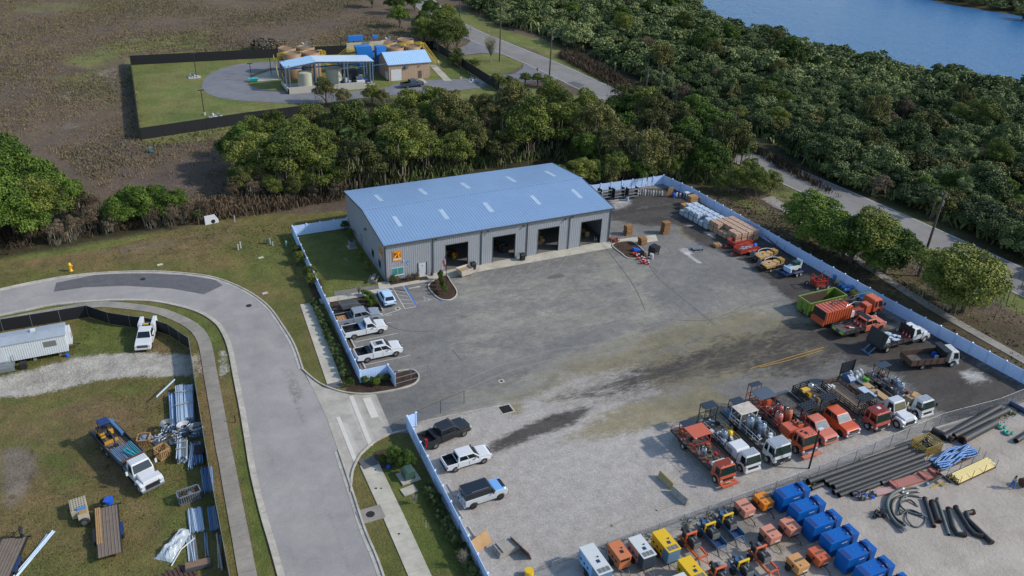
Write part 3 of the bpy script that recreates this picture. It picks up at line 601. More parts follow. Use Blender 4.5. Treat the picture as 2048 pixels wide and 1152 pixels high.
# logo sign: orange board, dark field, curving road and wordmark, on the front and on the gable
or_=mat('sign_orange','d07a12',.5,0,.05);bk_=mat('sign_black','1c1310',.5,0,.05);ye_=mat('sign_yellow','e0981c',.5,0,.05);rd_=mat('sign_rust','8a3a14',.5,0,.05);wh_=mat('sign_white','d8d8d4',.5,0,.03)
def text_mesh(txt,size,mt,bold=.02):
 cu=bpy.data.curves.new('t','FONT');cu.body=txt;cu.size=size;cu.align_x='CENTER';cu.offset=bold;cu.extrude=.002;cu.resolution_u=3
 o=bpy.data.objects.new('t',cu);COL.objects.link(o);bpy.context.view_layer.update()
 me=bpy.data.meshes.new_from_object(o);bpy.data.objects.remove(o);me.materials.clear();me.materials.append(mt);return me
def logo(W_,H_,T):
 t=thing('company_sign','','sign');t.matrix_world=T
 def pl(name,pts,d,mt):
  n=len(pts);b=MB();vs=[(x*W_,-d,z*H_)for x,z in pts]+[(x*W_,0 if d<.05 else d-.02,z*H_)for x,z in pts]
  vs=[(x*W_,-d,z*H_)for x,z in pts]+[(x*W_,-d+(.04 if name=='board' else .006),z*H_)for x,z in pts]
  b.add(vs,[tuple(range(n)),tuple(range(2*n-1,n-1,-1))]+[(i+n,(i+1)%n+n,(i+1)%n,i)for i in range(n)],mt);return b.obj(name,t)
 pl('board',[(0,0),(1,0),(1,1),(0,1)],.05,or_)
 pl('dark_field',[(.1,.3),(.9,.3),(.9,.87),(.1,.87)],.057,bk_)
 pl('rust_field',[(.12,.45),(.35,.45),(.22,.8),(.12,.8)],.063,rd_)
 def band(a,c,w0,w1):
  P=smooth_pts([np.array(p)for p in a],5);n=len(P);L_=[];R_=[]
  for i,p in enumerate(P):
   k=w0+(w1-w0)*i/(n-1);L_.append((p[0]-k,p[1]));R_.append((p[0]+k,p[1]))
  return L_+R_[::-1]
 pl('road_mark',[(.22,.86),(.88,.86),(.88,.78),(.22,.78)],.066,ye_)
 pl('road_mark',band([(.78,.79),(.55,.68),(.36,.56),(.24,.3)],0,.1,.12),.069,ye_)
 pl('road_mark',band([(.86,.79),(.78,.7),(.68,.55),(.76,.3)],0,.05,.13),.0695,ye_)
 for txt,sz,zz in(('McShea',.25,.1),):
  me=text_mesh(txt,sz*W_*1.25,wh_,.012);o=bpy.data.objects.new('lettering',me);COL.objects.link(o);o.parent=t
  o.location=(.5*W_,-.062,zz*H_+.04);o.rotation_euler=(rad(90),0,0)
 return t
t=logo(1.28,1.68,Matrix.Translation((1.18,-.004,3.18)));t['label']='orange and black company sign on the front wall above the teal window';t['group']='company signs on the workshop'
t=logo(1.28,1.68,Matrix.Translation((-.004,2.5,3.18))@Matrix.Rotation(rad(-90),4,'Z'));t['label']='orange and black company sign on the shaded left gable wall';t['group']='company signs on the workshop'
# ================= FENCES =================
vinyl=mat('white_vinyl','b3cbee',.45,0,.06,1.2,strip=None,grime=.14,gc='8c8f92')  # blue cast of skylit shade is mixed into the white base colour
def vinyl_fence(pts,label,post=2.4,h=1.83):
 t=thing('vinyl_fence',label,'fence',(pts[0][0],pts[0][1],0),0,'white vinyl fence runs');ox,oy=pts[0]
 pn=MB();ps=MB();first=True
 for a,c in zip(pts[:-1],pts[1:]):
  a=np.array(a)-(ox,oy);c=np.array(c)-(ox,oy);Ls=np.linalg.norm(c-a);k=max(1,round(Ls/post));ang_=math.degrees(math.atan2(*(c-a)[::-1]))
  for i in range(k):
   p=a+(c-a)*i/k;q=a+(c-a)*(i+1)/k;mm=(p+q)/2;ll=Ls/k-.12
   nb=int(ll/.28)
   for j in range(nb):
    u=(c-a)/Ls;g_=mm+u*(-ll/2+(j+.5)*ll/nb)
    pn.cbox(g_[0],g_[1],.1,ll/nb-.018,.035,h-.2,vinyl,ang_)
   pn.cbox(mm[0],mm[1],h-.14,ll,.06,.12,vinyl,ang_);pn.cbox(mm[0],mm[1],.05,ll,.06,.12,vinyl,ang_)
   if i or first:pb_(t,p)
  first=False
  pb_(t,c)
 pn.obj('panel',t)
 return t
POST={}
def pb_(t,p):
 if 'm' not in POST:
  b=MB();b.box(-.08,.08,-.08,.08,0,1.9,vinyl);b.box(-.13,.13,-.13,.13,1.9,2.0,vinyl,(-.02,.02,-.02,.02));o=b.obj('post',t);POST['m']=o.data;o.location=(p[0],p[1],0);return
 o=bpy.data.objects.new('post',POST['m']);COL.objects.link(o);o.parent=t;o.location=(p[0],p[1],0)
vinyl_fence([(-.2,20.2),(-9.2,20.2),(-10.45,-23.0),(-7.0,-23.1),(-6.85,-25.3)],'white vinyl fence round the lawn and parking beside the curved road')
vinyl_fence([(-7.0,-33.3),(-8.1,-33.5),(-8.9,-62)],'white vinyl fence between the gravel lot and the pale pavement')
vinyl_fence([(38.3,18.9),(61.2,18.3),(62.6,11.2),(63.0,0),(64.4,-33),(66.5,-56.6)],'long white vinyl fence along the right and rear edge of the yard')
# chain link
galv=mat('galvanised_steel','8d9296',.45,.6,.15,3)
def mesh_mat(name,c,scale,thick):
 mt_,n,l,b_=nodes(name);tc=n.new('ShaderNodeTexCoord');sx=n.new('ShaderNodeSeparateXYZ');l.new(tc.outputs['UV'],sx.inputs[0])
 u=mth(n,l,'ADD',sx.outputs[0],sx.outputs[1]);v=mth(n,l,'SUBTRACT',sx.outputs[0],sx.outputs[1])
 def ln(q):
  f_=mth(n,l,'ABSOLUTE',mth(n,l,'SUBTRACT',mth(n,l,'FRACT',mth(n,l,'MULTIPLY',q,scale)),.5));return mth(n,l,'LESS_THAN',f_,thick)
 a=mth(n,l,'MAXIMUM',ln(u),ln(v));l.new(a,b_.inputs['Alpha'])
 b_.inputs['Base Color'].default_value=lin(c);b_.inputs['Metallic'].default_value=.5;b_.inputs['Roughness'].default_value=.5
 return mt_
chain_m=mesh_mat('chain_link_mesh','8f959c',10,.035)
def chain_fence(pts,label,h=1.83,post=3.0,fabric=chain_m,pm=galv,name='chain_link_fence',group=None,rail=True,pr_=.03,th=.012,hh=0):
 t=thing(name,label,'fence',(pts[0][0],pts[0][1],0),0,group);ox,oy=pts[0];b=MB();rl=MB();uv=[];s_=0
 for a,c in zip(pts[:-1],pts[1:]):
  a=np.array(a)-(ox,oy);c=np.array(c)-(ox,oy);Ls=float(np.linalg.norm(c-a));k=max(1,round(Ls/post))
  nn=np.array([-(c-a)[1],(c-a)[0]])/Ls*th/2
  b.add([(*(p+m_),z)for m_ in(nn,-nn)for p,z in((a,.05),(c,.05),(c,h),(a,h))],[(0,1,2,3),(7,6,5,4)],fabric)
  uv+=[(s_,0),(s_+Ls,0),(s_+Ls,h),(s_,h)];uv+=[(s_,h),(s_+Ls,h),(s_+Ls,0),(s_,0)];s_+=Ls
  if rail:rl.cyl((*a,h),(*c,h),.022,pm,6)
  for i in range(k+(1 if c[0]==pts[-1][0]-ox and c[1]==pts[-1][1]-oy else 0)):
   p=a+(c-a)*i/k;m_=MB();m_.cyl((0,0,0),(0,0,h+.05+hh),pr_,pm,6);o=m_.obj('post',t);o.location=(p[0],p[1],0)
 o=b.obj('mesh_panel',t);uvl=o.data.uv_layers.new(name='UVMap');uvl.data.foreach_set('uv',[v for q in uv for v in q])
 if rail:rl.obj('top_rail',t)
 return t
chain_fence([A2(1102,1152),(29.1,-57.9),(49,-56.6),(58,-57.2),(66.6,-56.8)],'long galvanised chain link fence between the parked trucks and the equipment lot')
black_m=mat('black_screen','14161b',.8,0,.12,2)
scr=chain_fence([(-75,3.2),(-62,4.6),(-49.6,5.3),(-39.6,5.1)]+W([(219,648),(262,655),(303,660),(340,672),(381,700)])+[(-28.6,-18),(-29.1,-33),(-29.6,-62)],'chain link fence hung with black privacy screen inside the curve of the road',1.8,3.0,black_m,galv,'screened_fence',None,True,.035,.02,.12)
# ================= VEHICLE PARTS =================
def paint(name,c,grime=.12,r=.32):return mat('paint_'+name,c,r,0,.06,1.2,grime=grime,gc='6a6055',coat=.4)
P_white=paint('white','c4c6c8',.06);P_silver=paint('silver','7d858f',.03);P_grey=paint('dark_grey','17191c',.02,.4)
P_orange=paint('orange','b85636');P_salmon=paint('sunfaded_orange','b9654e',.2,.6);P_vivid=paint('vivid_orange','c05024',.1)
P_red=paint('sunfaded_red','b04e42',.12,.5);P_blue=paint('navy','1c2e55',.15);P_trail_red=paint('trailer_red','96382c',.25)
P_lblue=paint('pale_blue_white','a9c3de',.03);P_steelblue=paint('slate_blue','3a5a7c',.05)
tyre_m=mat('tyre_rubber','1d1d1e',.85,0,.15,4,grime=.35,gc='5a5248');rim_m=mat('alloy_rim','8a8c8e',.35,.7,.1,5);rimw_m=mat('white_steel_rim','b5b5b2',.5,0,.1,5,grime=.3);rimd_m=mat('dark_rim','3a3a3c',.4,.5,.1,5)
blk=mat('black_plastic','1b1b1d',.6,0,.1,4);chassis_m=mat('chassis_black','232223',.7,.1,.2,3,grime=.4,gc='4e463c')
chrome=mat('bright_metal','a8abae',.25,.8,.08,3);glass_m=glass('vehicle_glass','141a1e',.06);lamp_m=mat('headlight_lens','c8cccf',.1,.2,.05);tail_m=mat('tail_light_lens','a3161c',.25,0,.05)
glassg=glass('cab_glass_green','1a2e28',.12);wshield=glass('windshield_reflective','5a6a70',.05)
rust_m=mat('rusty_steel','5a4236',.8,.1,.25,1.6,grime=.5,gc='33241c');dirtysteel=mat('dirty_bed_steel','4e4a48',.7,.2,.25,.8,grime=.5,gc='857f78');wood_m=mat('weathered_planks','6f6256',.85,0,.2,1.5,grime=.3,gc='463a2f',strip=(1,3.5,.8));woodn_m=mat('pale_lumber','a07e54',.8,0,.18,2,grime=.35,gc='6e5438')
white_m=mat('white_plastic','c3c6c8',.5,0,.08,2,grime=.08,gc='7a7770');cone_m=mat('cone_orange','c8321c',.6,0,.1,5);coll_m=mat('cone_collar','b9bcc2',.5);board_m=mat('arrow_board','23262e',.45,.1,.08,2)
cyan_m=mat('cyan_plastic','1f9aa0',.4,0,.1,2);yel_m=mat('equipment_yellow','c9a11c',.4,0,.08,2,grime=.1);bluep_m=mat('blue_plastic','1d55b8',.45,0,.08,2);greenp_m=mat('lime_green','4f9a28',.5,0,.1,2)
WH={}
def wheel(p,x,y,r=.4,w=.26,rim=rim_m,side=1,name='wheel'):
 k=(r,w,rim.name)
 if k not in WH:
  b=MB();n=18
  prof=[(.62*r,-w/2),(.93*r,-w/2),(r,-w*.36),(r,w*.36),(.93*r,w/2),(.62*r,w/2)]
  vs=[(q*math.cos(2*math.pi*i/n),z,q*math.sin(2*math.pi*i/n))for q,z in prof for i in range(n)]
  b.add(vs,[(j*n+i,(j+1)*n+i,(j+1)*n+(i+1)%n,j*n+(i+1)%n)for j in range(5)for i in range(n)],tyre_m,True)
  t=b.obj('wheel',None);b=MB()
  b.cyl((0,-w*.4,0),(0,w*.4,0),.62*r,rim,14,smooth=False)
  for a in range(5):
   A=2*math.pi*a/5;b.cyl((.42*r*math.cos(A),-w*.42,.42*r*math.sin(A)),(.42*r*math.cos(A),w*.42,.42*r*math.sin(A)),.1*r,blk,6,smooth=False)
  b.cyl((0,-w*.46,0),(0,w*.46,0),.16*r,rim,8,smooth=False)
  q=b.obj('rim',None);WH[k]=(t.data,q.data);bpy.data.objects.remove(t);bpy.data.objects.remove(q)
 t=bpy.data.objects.new(name,WH[k][0]);COL.objects.link(t);t.parent=p;t.location=(x,y,r)
 q=bpy.data.objects.new('rim',WH[k][1]);COL.objects.link(q);q.parent=t
 return t
def arc(cx,r,z0,k=7):
 a0=math.asin(min(1,max(-1,(z0-r*.9)/(r*1.18))));out=[]
 for i in range(k+1):
  a=a0+(math.pi-2*a0)*i/k;out.append((cx+r*1.18*math.cos(a),r*.9+r*1.18*math.sin(a)))
 return out
def panel(name,parent,q,u0,u1,v0,v1,mt,off=.012):
 """thin plate on the quad q (4 corners: bottom-left, bottom-right, top-right, top-left)"""
 Q=[Vector(p)for p in q];nrm=(Q[1]-Q[0]).cross(Q[3]-Q[0]).normalized()
 def pt(u,v):return(Q[0]*(1-u)+Q[1]*u)*(1-v)+(Q[3]*(1-u)+Q[2]*u)*v
 c=[pt(u0,v0),pt(u1,v0),pt(u1,v1),pt(u0,v1)]
 b=MB();vs=[p+nrm*off for p in c]+[p-nrm*.01 for p in c]
 b.add(vs,[(0,1,2,3),(7,6,5,4),(0,4,5,1),(1,5,6,2),(2,6,7,3),(3,7,4,0)],mt);return b.obj(name,parent)
def place_v(px_rear,px_front,side,w):
 """ground points of the visible-side rear and front wheels -> centre between axles and heading"""
 a=np.array(A2(*px_rear));c=np.array(A2(*px_front));u=(c-a)/np.linalg.norm(c-a)
 n_=np.array([-u[1],u[0]]);m_=(a+c)/2+n_*side*w/2
 return(float(m_[0]),float(m_[1]),0.045),math.atan2(u[1],u[0])
def pickup(label,col,loc,rz,L=5.9,W_=2.0,H=1.92,wb=3.68,cab='crew',r=.4,rimm=rim_m,name='pickup_truck',bed='open',group='pickups parked along the fence',gl=glass_m,roofm=None,ws=None):
 t=thing(name,label,'pickup truck',loc,rz,group)
 xf,xr=wb/2,-wb/2;F=xf+.93;R=F-L;hw=W_/2
 cabl={'crew':2.35,'ext':1.95,'reg':1.35}[cab];xw=xf-.42;xc=xw+.02-cabl-.25
 zb=H*.66;s0=.46
 b=MB()
 prof=[(xc,s0)]+[(xc,zb)]+[(xw+.05,zb+.02),(F-.35,zb-.06),(F-.1,zb-.17),(F,zb-.34),(F,s0)]+arc(xf,r,s0)
 tk=[0.0]+[.04,.05,.07,.1,.06,.02]+[0]*8
 b.prism(prof,-hw,hw,col,tk);b.obj('body',t,bev=.035)
 b=MB()
 zt=H;a,c=xc+.02,xw;at_,ct=xc+.17,xw-.78 if cab!='reg' else xw-.66
 y0,y1=hw-.07,hw-.24
 b.box(a,c,-y0,y0,zb-.02,zt,col,(at_,ct,-y1,y1));cb=b.obj('cab',t,bev=.05)
 if roofm:
  b=MB();b.box(at_+.08,ct-.05,-y1+.07,y1-.07,zt,zt+.02,roofm);b.obj('roof_panel',cb)
 for s_ in(-1,1):
  q=[(a,-y0,zb),(c,-y0,zb),(ct,-y1,zt),(at_,-y1,zt)]if s_<0 else[(c,y0,zb),(a,y0,zb),(at_,y1,zt),(ct,y1,zt)]
  spans={'crew':[(.08,.49),(.53,.93)],'ext':[(.1,.4),(.45,.93)],'reg':[(.12,.9)]}[cab]
  for u0,u1 in spans:
   if s_>0:u0,u1=1-u1,1-u0
   panel('window',t,q,u0,u1,.12,.84,gl)
 panel('windshield',t,[(c,-y0,zb),(c,y0,zb),(ct,y1,zt),(ct,-y1,zt)],.06,.94,.08,.9,ws or gl)
 panel('rear_window',t,[(a,y0,zb),(a,-y0,zb),(at_,-y1,zt),(at_,y1,zt)],.12,.88,.15,.85,gl)
 if bed=='open':
  zs=zb+.0
  for s_ in(-1,1):
   ya,yb=sorted((s_*hw,s_*(hw-.09)))
   b=MB();b.prism([(R,s0+.1),(R,zs),(xc-.02,zs),(xc-.02,s0)]+arc(xr,r,s0),ya,yb,col);b.obj('bed_side',t,bev=.02)
  b=MB();b.box(R,R+.08,-hw+.09,hw-.09,s0+.15,zs-.01,col);b.obj('tailgate',t)
  b=MB();b.box(R+.08,xc-.03,-hw+.092,hw-.092,.55,.8,blk);b.box(xr-.45,xr+.45,-hw+.092,-hw+.3,.8,.98,blk);b.box(xr-.45,xr+.45,hw-.3,hw-.092,.8,.98,blk)
  b.box(R+.083,xc-.03,-hw+.092,-hw+.11,.8,zs-.03,blk);b.box(R+.083,xc-.03,hw-.11,hw-.092,.8,zs-.03,blk);b.box(R+.082,R+.1,-hw+.12,hw-.12,.8,zs-.04,blk);b.box(xc-.06,xc-.031,-hw+.12,hw-.12,.8,zs-.02,blk);b.obj('bed_liner',t)
  for s_ in(-1,1):
   b=MB();b.box(R-.015,R+.1,s_*hw-.06 if s_>0 else-hw-.012,s_*hw+.012 if s_>0 else-hw+.06,zs-.42,zs-.08,tail_m);b.obj('tail_light',t)
  b=MB();b.box(R-.12,R+.02,-hw+.06,hw-.06,.5,.68,chrome if r>.38 else blk);b.obj('rear_bumper',t,bev=.02)
 b=MB();b.box(R+.1 if bed=='open' else xc-.1,F-.1,-hw+.28,hw-.28,.28,.56,chassis_m);b.obj('chassis',t)
 b=MB();b.box(F-.14,F+.1,-hw+.02,hw-.02,s0-.02,.68,chrome if cab!='ext' else col);b.obj('front_bumper',t,bev=.04)
 b=MB();b.box(F-.02,F+.03,-hw+.34,hw-.34,.68,zb-.2,blk);b.box(F+.03,F+.045,-hw+.36,hw-.36,.8,.84,chrome);b.box(F+.03,F+.045,-hw+.36,hw-.36,.94,.98,chrome);b.obj('grille',t)
 b=MB()
 for s_ in(-1,1):
  for x_ in[xc+.06,xw-.1]+([(xc+xw)/2]if cab=='crew' else[]):b.box(x_,x_+.018,s_*(hw-.004)-.006,s_*(hw-.004)+.006,s0+.08,zb-.05,blk)
  b.box(xw-.95,xw-.78,s_*hw-.008,s_*hw+.014,zb-.16,zb-.12,blk)
 b.obj('door_seam',t)
 for s_ in(-1,1):
  b=MB();y_=s_*(hw-.2);b.box(F-.16,F+.035,y_-.15,y_+.15,zb-.42,zb-.22,lamp_m);b.obj('headlight',t,bev=.02)
  b=MB();y_=s_*(hw+.1);b.box(xw-.42,xw-.3,y_-.12,y_+.1,zb+.05,zb+.24,blk);b.obj('mirror',t,bev=.02)
 for x in(xf,xr):
  for s_ in(-1,1):wheel(t,x,s_*(hw-.14),r,.27,rimm)
 t['_dims']=(xc,xw,F,R,zb,hw);return t
def dims(t):d=tuple(t['_dims']);del t['_dims'];return d
# --- cab-over truck cab: front face at x=F
def cabover(t,col,F,w,zlo,zhi,ln=1.55,gl=glass_m,sgl=glass_m,ribs=True,bumper=None,beacon=False,visor=False):
 hw=w/2;R=F-ln;zm=zlo+(zhi-zlo)*.48;b=MB()
 b.prism([(R,zlo+.15),(R,zm),(F-.06,zm),(F,zlo+.45),(F-.03,zlo)]+[(F-.3,zlo)]+[(F-.35-.0,zlo+.1),(F-.5,zlo+.34),(F-.75,zlo+.44),(F-1.05,zlo+.38),(F-1.2,zlo+.15)],-hw,hw,col,[0,.02,.03,.02,.03,0,0,0,0,0,0])
 lo=b.obj('cab',t,bev=.04);b=MB();y0,y1=hw-.02,hw-.13;a,c,at_,ct=R,F-.06,R+.06,F-.32
 b.box(a,c,-y0,y0,zm-.01,zhi,col,(at_,ct,-y1,y1));b.obj('upper_cab',lo,bev=.07)
 if ribs:
  b=MB()
  for k in range(-4,5):
   y=k*(y1-.1)/4.3;b.box(at_+.1,ct-.12,y-.03,y+.03,zhi-.005,zhi+.07,col)
  b.obj('roof_ribs',lo,bev=.01)
 q=[(c,-y0,zm),(c,y0,zm),(ct,y1,zhi),(ct,-y1,zhi)];fr_=panel('windshield_seal',t,q,.03,.97,-.04,.9,blk,.006);panel('windshield',t,q,.06,.94,.06,.85,glassg,.018)
 b=MB()
 for s_ in(-1,1):
  for x_ in(R+.3,F-.34):b.box(x_,x_+.02,s_*(hw-.004)-.004,s_*(hw-.004)+.006,zlo+.5,zm+.05,blk)
  b.box(R+.42,R+.58,s_*(hw-.004)-.006,s_*(hw-.004)+.012,zm-.2,zm-.15,blk)
 b.obj('door_seam',t);b=MB()
 for k in range(5):b.box(ct-.2,ct-.12,-.5+k*.24,-.44+k*.24,zhi,zhi+.05,tail_m if k%2 else lamp_m)
 b.obj('roof_lamp',t);b=MB();b.box(F-.01,F+.035,-hw+.12,hw-.12,zlo+.4,zlo+.46,blk);b.box(F+.02,F+.13,-.3,.3,zlo-.12,zlo+.0,white_m);b.obj('front_trim',t)
 for s_ in(-1,1):
  q=[(a,-y0,zm),(c,-y0,zm),(ct,-y1,zhi),(at_,-y1,zhi)]if s_<0 else[(c,y0,zm),(a,y0,zm),(at_,y1,zhi),(ct,y1,zhi)]
  for u0,u1 in([(.38,.9)]if ln<1.7 else[(.08,.34),(.46,.92)]):
   if s_>0:u0,u1=1-u1,1-u0
   panel('window',t,q,u0,u1,-.12 if ln<1.7 else-.05,.8,sgl)
  b=MB();b.box(F-.07,F+.03,s_*(hw-.22)-.14,s_*(hw-.22)+.14,zlo+.1,zlo+.3,lamp_m);b.obj('headlight',t,bev=.02)
  b=MB();b.box(F-.1,F+.06,s_*(hw+.18)-.1,s_*(hw+.18)+.1,zm+.1,zm+.5,blk);b.bar((F-.15,s_*(hw-.05),zm+.5),(F-.05,s_*(hw+.2),zm+.5),.02,blk);b.bar((F-.15,s_*(hw-.02),zm+.1),(F-.05,s_*(hw+.2),zm+.1),.02,blk);b.obj('mirror',t)
 b=MB();b.box(F-.02,F+.02,-hw+.42,hw-.42,zlo+.12,zlo+.36,blk);b.obj('grille',t)
 b=MB();b.box(F-.2,F+.12,-hw+.01,hw-.01,zlo-.22,zlo+.05,bumper or col);b.obj('front_bumper',t,bev=.04)
 b=MB();b.bar((c-.02,-.5,zm+.03),(c-.14,.05,zm+.34),.012,blk);b.bar((c-.02,.2,zm+.03),(c-.14,.7,zm+.34),.012,blk);b.obj('wiper',t)
 if beacon:
  b=MB();b.lathe((at_+.9,y1-.3,zhi+.03),[(.13,0),(.13,.03),(.09,.04),(.09,.18),(.05,.2)],white_m,10);b.obj('beacon',t)
 return R
def frame_rails(t,x0,x1,z=.72,w=.8):
 b=MB();b.box(x0,x1,-w/2,-w/2+.12,z-.22,z,chassis_m);b.box(x0,x1,w/2-.12,w/2,z-.22,z,chassis_m)
 k=int((x1-x0)/1.2)
 for i in range(k):xx=x0+(i+.5)*(x1-x0)/k;b.box(xx-.06,xx+.06,-w/2+.12,w/2-.12,z-.18,z-.05,chassis_m)
 b.box(x0+1,x0+1.8,w/2+.02,w/2+.4,z-.35,z-.02,chassis_m);b.box(x0+1.2,x0+2.1,-w/2-.4,-w/2-.02,z-.35,z-.02,chassis_m);b.obj('chassis',t)
def deck(t,x0,x1,w,z,mt,name='deck'):
 b=MB();b.box(x0,x1,-w/2,w/2,z,z+.1,mt);b.box(x0,x1,-w/2-.04,-w/2,z-.06,z+.12,chassis_m);b.box(x0,x1,w/2,w/2+.04,z-.06,z+.12,chassis_m);b.box(x0-.04,x0,-w/2-.04,w/2+.04,z-.08,z+.12,chassis_m);return b.obj(name,t)
def stakes(t,x0,x1,w,z,h,mt,n=3,back=True,step=.9,pw=.035):
 """slatted stake sides"""
 for nm,segs in(('stake_side',((x0,-w/2,x1,-w/2),)),('stake_side',((x0,w/2,x1,w/2),)))+((('stake_gate',((x0,-w/2,x0,w/2),)),)if back else()):
  b=MB()
  for xa,ya,xb,yb in segs:
   d=math.hypot(xb-xa,yb-ya);k=max(2,int(d/step));dx,dy=(xb-xa)/d,(yb-ya)/d
   for i in range(k+1):xx,yy=xa+(xb-xa)*i/k,ya+(yb-ya)*i/k;b.box(xx-pw,xx+pw,yy-pw,yy+pw,z,z+h,mt)
   for j in range(n):zz=z+h*(j+.75)/n-.06;b.box(min(xa,xb)-(.012 if dy else 0),max(xa,xb)+(.012 if dy else 0),min(ya,yb)-(.012 if dx else 0),max(ya,yb)+(.012 if dx else 0),zz,zz+.13,mt)
  b.obj(nm,t)
def canopy(t,x0,x1,y0,y1,z0,z1,roof,post,th=.07,name='canopy',slope=0):
 b=MB()
 for x in(x0+.08,x1-.08):
  for y in(y0+.08,y1-.08):b.box(x-.035,x+.035,y-.035,y+.035,z0,z1,post)
 for x in(x0+.08,x1-.08):b.box(x-.03,x+.03,y0+.1,y1-.1,z0+(z1-z0)*.45,z0+(z1-z0)*.45+.06,post)
 for y in(y0+.08,y1-.08):b.box(x0+.1,x1-.1,y-.03,y+.03,z0+(z1-z0)*.45,z0+(z1-z0)*.45+.06,post)
 b.obj('canopy_frame',t);b=MB();b.box(x0,x1,y0,y1,z1,z1+th,roof);return b.obj(name,t,bev=.02)
def rail(t,pts,z0,h,mt,n=2,step=1.1,name='handrail',r=.022):
 b=MB();pts=[np.array(p,float)for p in pts]
 for a,c in zip(pts[:-1],pts[1:]):
  d=np.linalg.norm(c-a);k=max(1,int(round(d/step)))
  for i in range(k+1):p=a+(c-a)*i/k;b.cyl((*p,z0),(*p,z0+h),r,mt,5)
  for j in range(n):zz=z0+h*(j+1)/n;b.cyl((*a,zz),(*c,zz),r,mt,5)
 return b.obj(name,t)
def tank(t,x,y,z,r,h,mt,name='paint_tank',legs=False):
 b=MB();b.lathe((x,y,z),[(r*.3,-.12 if legs else 0),(r,.08),(r,h*.78),(r*.85,h*.9),(r*.45,h*.97),(r*.42,h*1.0),(.1,h*1.03)],mt,16)
 o=b.obj(name,t);b=MB();b.tube([(x+r*.8*math.cos(a),y+r*.8*math.sin(a),z+h*1.02)for a in[i*math.pi/5 for i in range(10)]],.025,chrome,5,True)
 for a in(0,2.1,4.2):b.cyl((x+r*.8*math.cos(a),y+r*.8*math.sin(a),z+h*.85),(x+r*.8*math.cos(a),y+r*.8*math.sin(a),z+h*1.02),.02,chrome,5)
 b.cyl((x,y,z+h),(x,y,z+h*1.12),.07,blk,8);b.cyl((x,y,z+h*1.08),(x+r*.6,y,z+h*1.08),.03,chrome,6);b.obj('valve_ring',o);return o
def clutter(t,x0,x1,y0,y1,z,mats_,n,seed,smax=.5,name='machinery'):
 """pump gear on a striper deck: engine blocks, drums, hoses, pipes"""
 R_=random.Random(seed)
 for grp in range(max(1,n//6)):
  b=MB()
  for i in range(6):
   x,y=R_.uniform(x0,x1),R_.uniform(y0,y1);m_=R_.choice(mats_);k=R_.random();s_=R_.uniform(.15,smax)
   if k<.4:b.cbox(x,y,z+R_.uniform(0,.25),s_,s_*R_.uniform(.5,1.2),s_*R_.uniform(.5,1.4),m_,R_.choice((0,0,20,90)))
   elif k<.6:b.cyl((x,y,z),(x,y,z+s_*1.5),s_*.35,m_,10)
   elif k<.75:b.cyl((x,y,z+s_),(x+R_.uniform(-.5,.5),y+R_.uniform(-.5,.5),z+s_),s_*.3,m_,10)
   elif k<.9:
    P=[(x+R_.uniform(-.5,.5),y+R_.uniform(-.4,.4),z+R_.uniform(.1,.9))for _ in range(4)];b.tube([tuple(p)for p in smooth_pts(P,4)],.03,R_.choice((blk,chassis_m,m_)),5)
   else:b.cyl((x,y,z),(x,y,z+R_.uniform(.6,1.3)),.025,m_,5)
  b.obj(name,t)
def arrow_board(t,x,z,w=2.3,d=1.25,tilt=0,n=15,lie=True):
 """lamp board laid flat over the cab"""
 b=MB();b.box(x-d/2,x+d/2,-w/2,w/2,z,z+.07,board_m);o=b.obj('arrow_board',t,bev=.01)
 pts=[(.3,0),(.3,-.33),(.3,.33),(-.3,0),(0,-.36),(0,.36),(0,-.18),(0,.18),(0,0),(.18,-.42),(-.18,-.42),(.18,.42),(-.18,.42),(-.3,-.33),(-.3,.33),(.3,.17),(.3,-.17),(-.3,-.17),(-.3,.17)][:n+4]
 b=MB()
 for u,v in pts:
  px,py=x+u*d*1.05,v*w*.98;b.cyl((px,py,z+.07),(px,py,z+.13),.055,blk,8);b.cbox(px+.05,py,z+.13,.06,.11,.05,blk)
 b.obj('lamp_hoods',o);b=MB()
 for y in(-w*.38,w*.38):b.box(x-.05,x+.05,y-.05,y+.05,z-1.2,z,chassis_m)
 b.obj('board_post',t)
def cone(t,x,y,z,s=1.,top=False):
 b=MB();b.box(x-.18,x+.18,y-.18,y+.18,z,z+.04,cone_m);b.lathe((x,y,z+.04),[(.14,0),(.1,.3)],cone_m,10);b.lathe((x,y,z+.34),[(.1,0),(.075,.16)],coll_m,10);b.lathe((x,y,z+.5),[(.075,0),(.035,.3)],cone_m,10);return b.obj('stowed_cone',t)
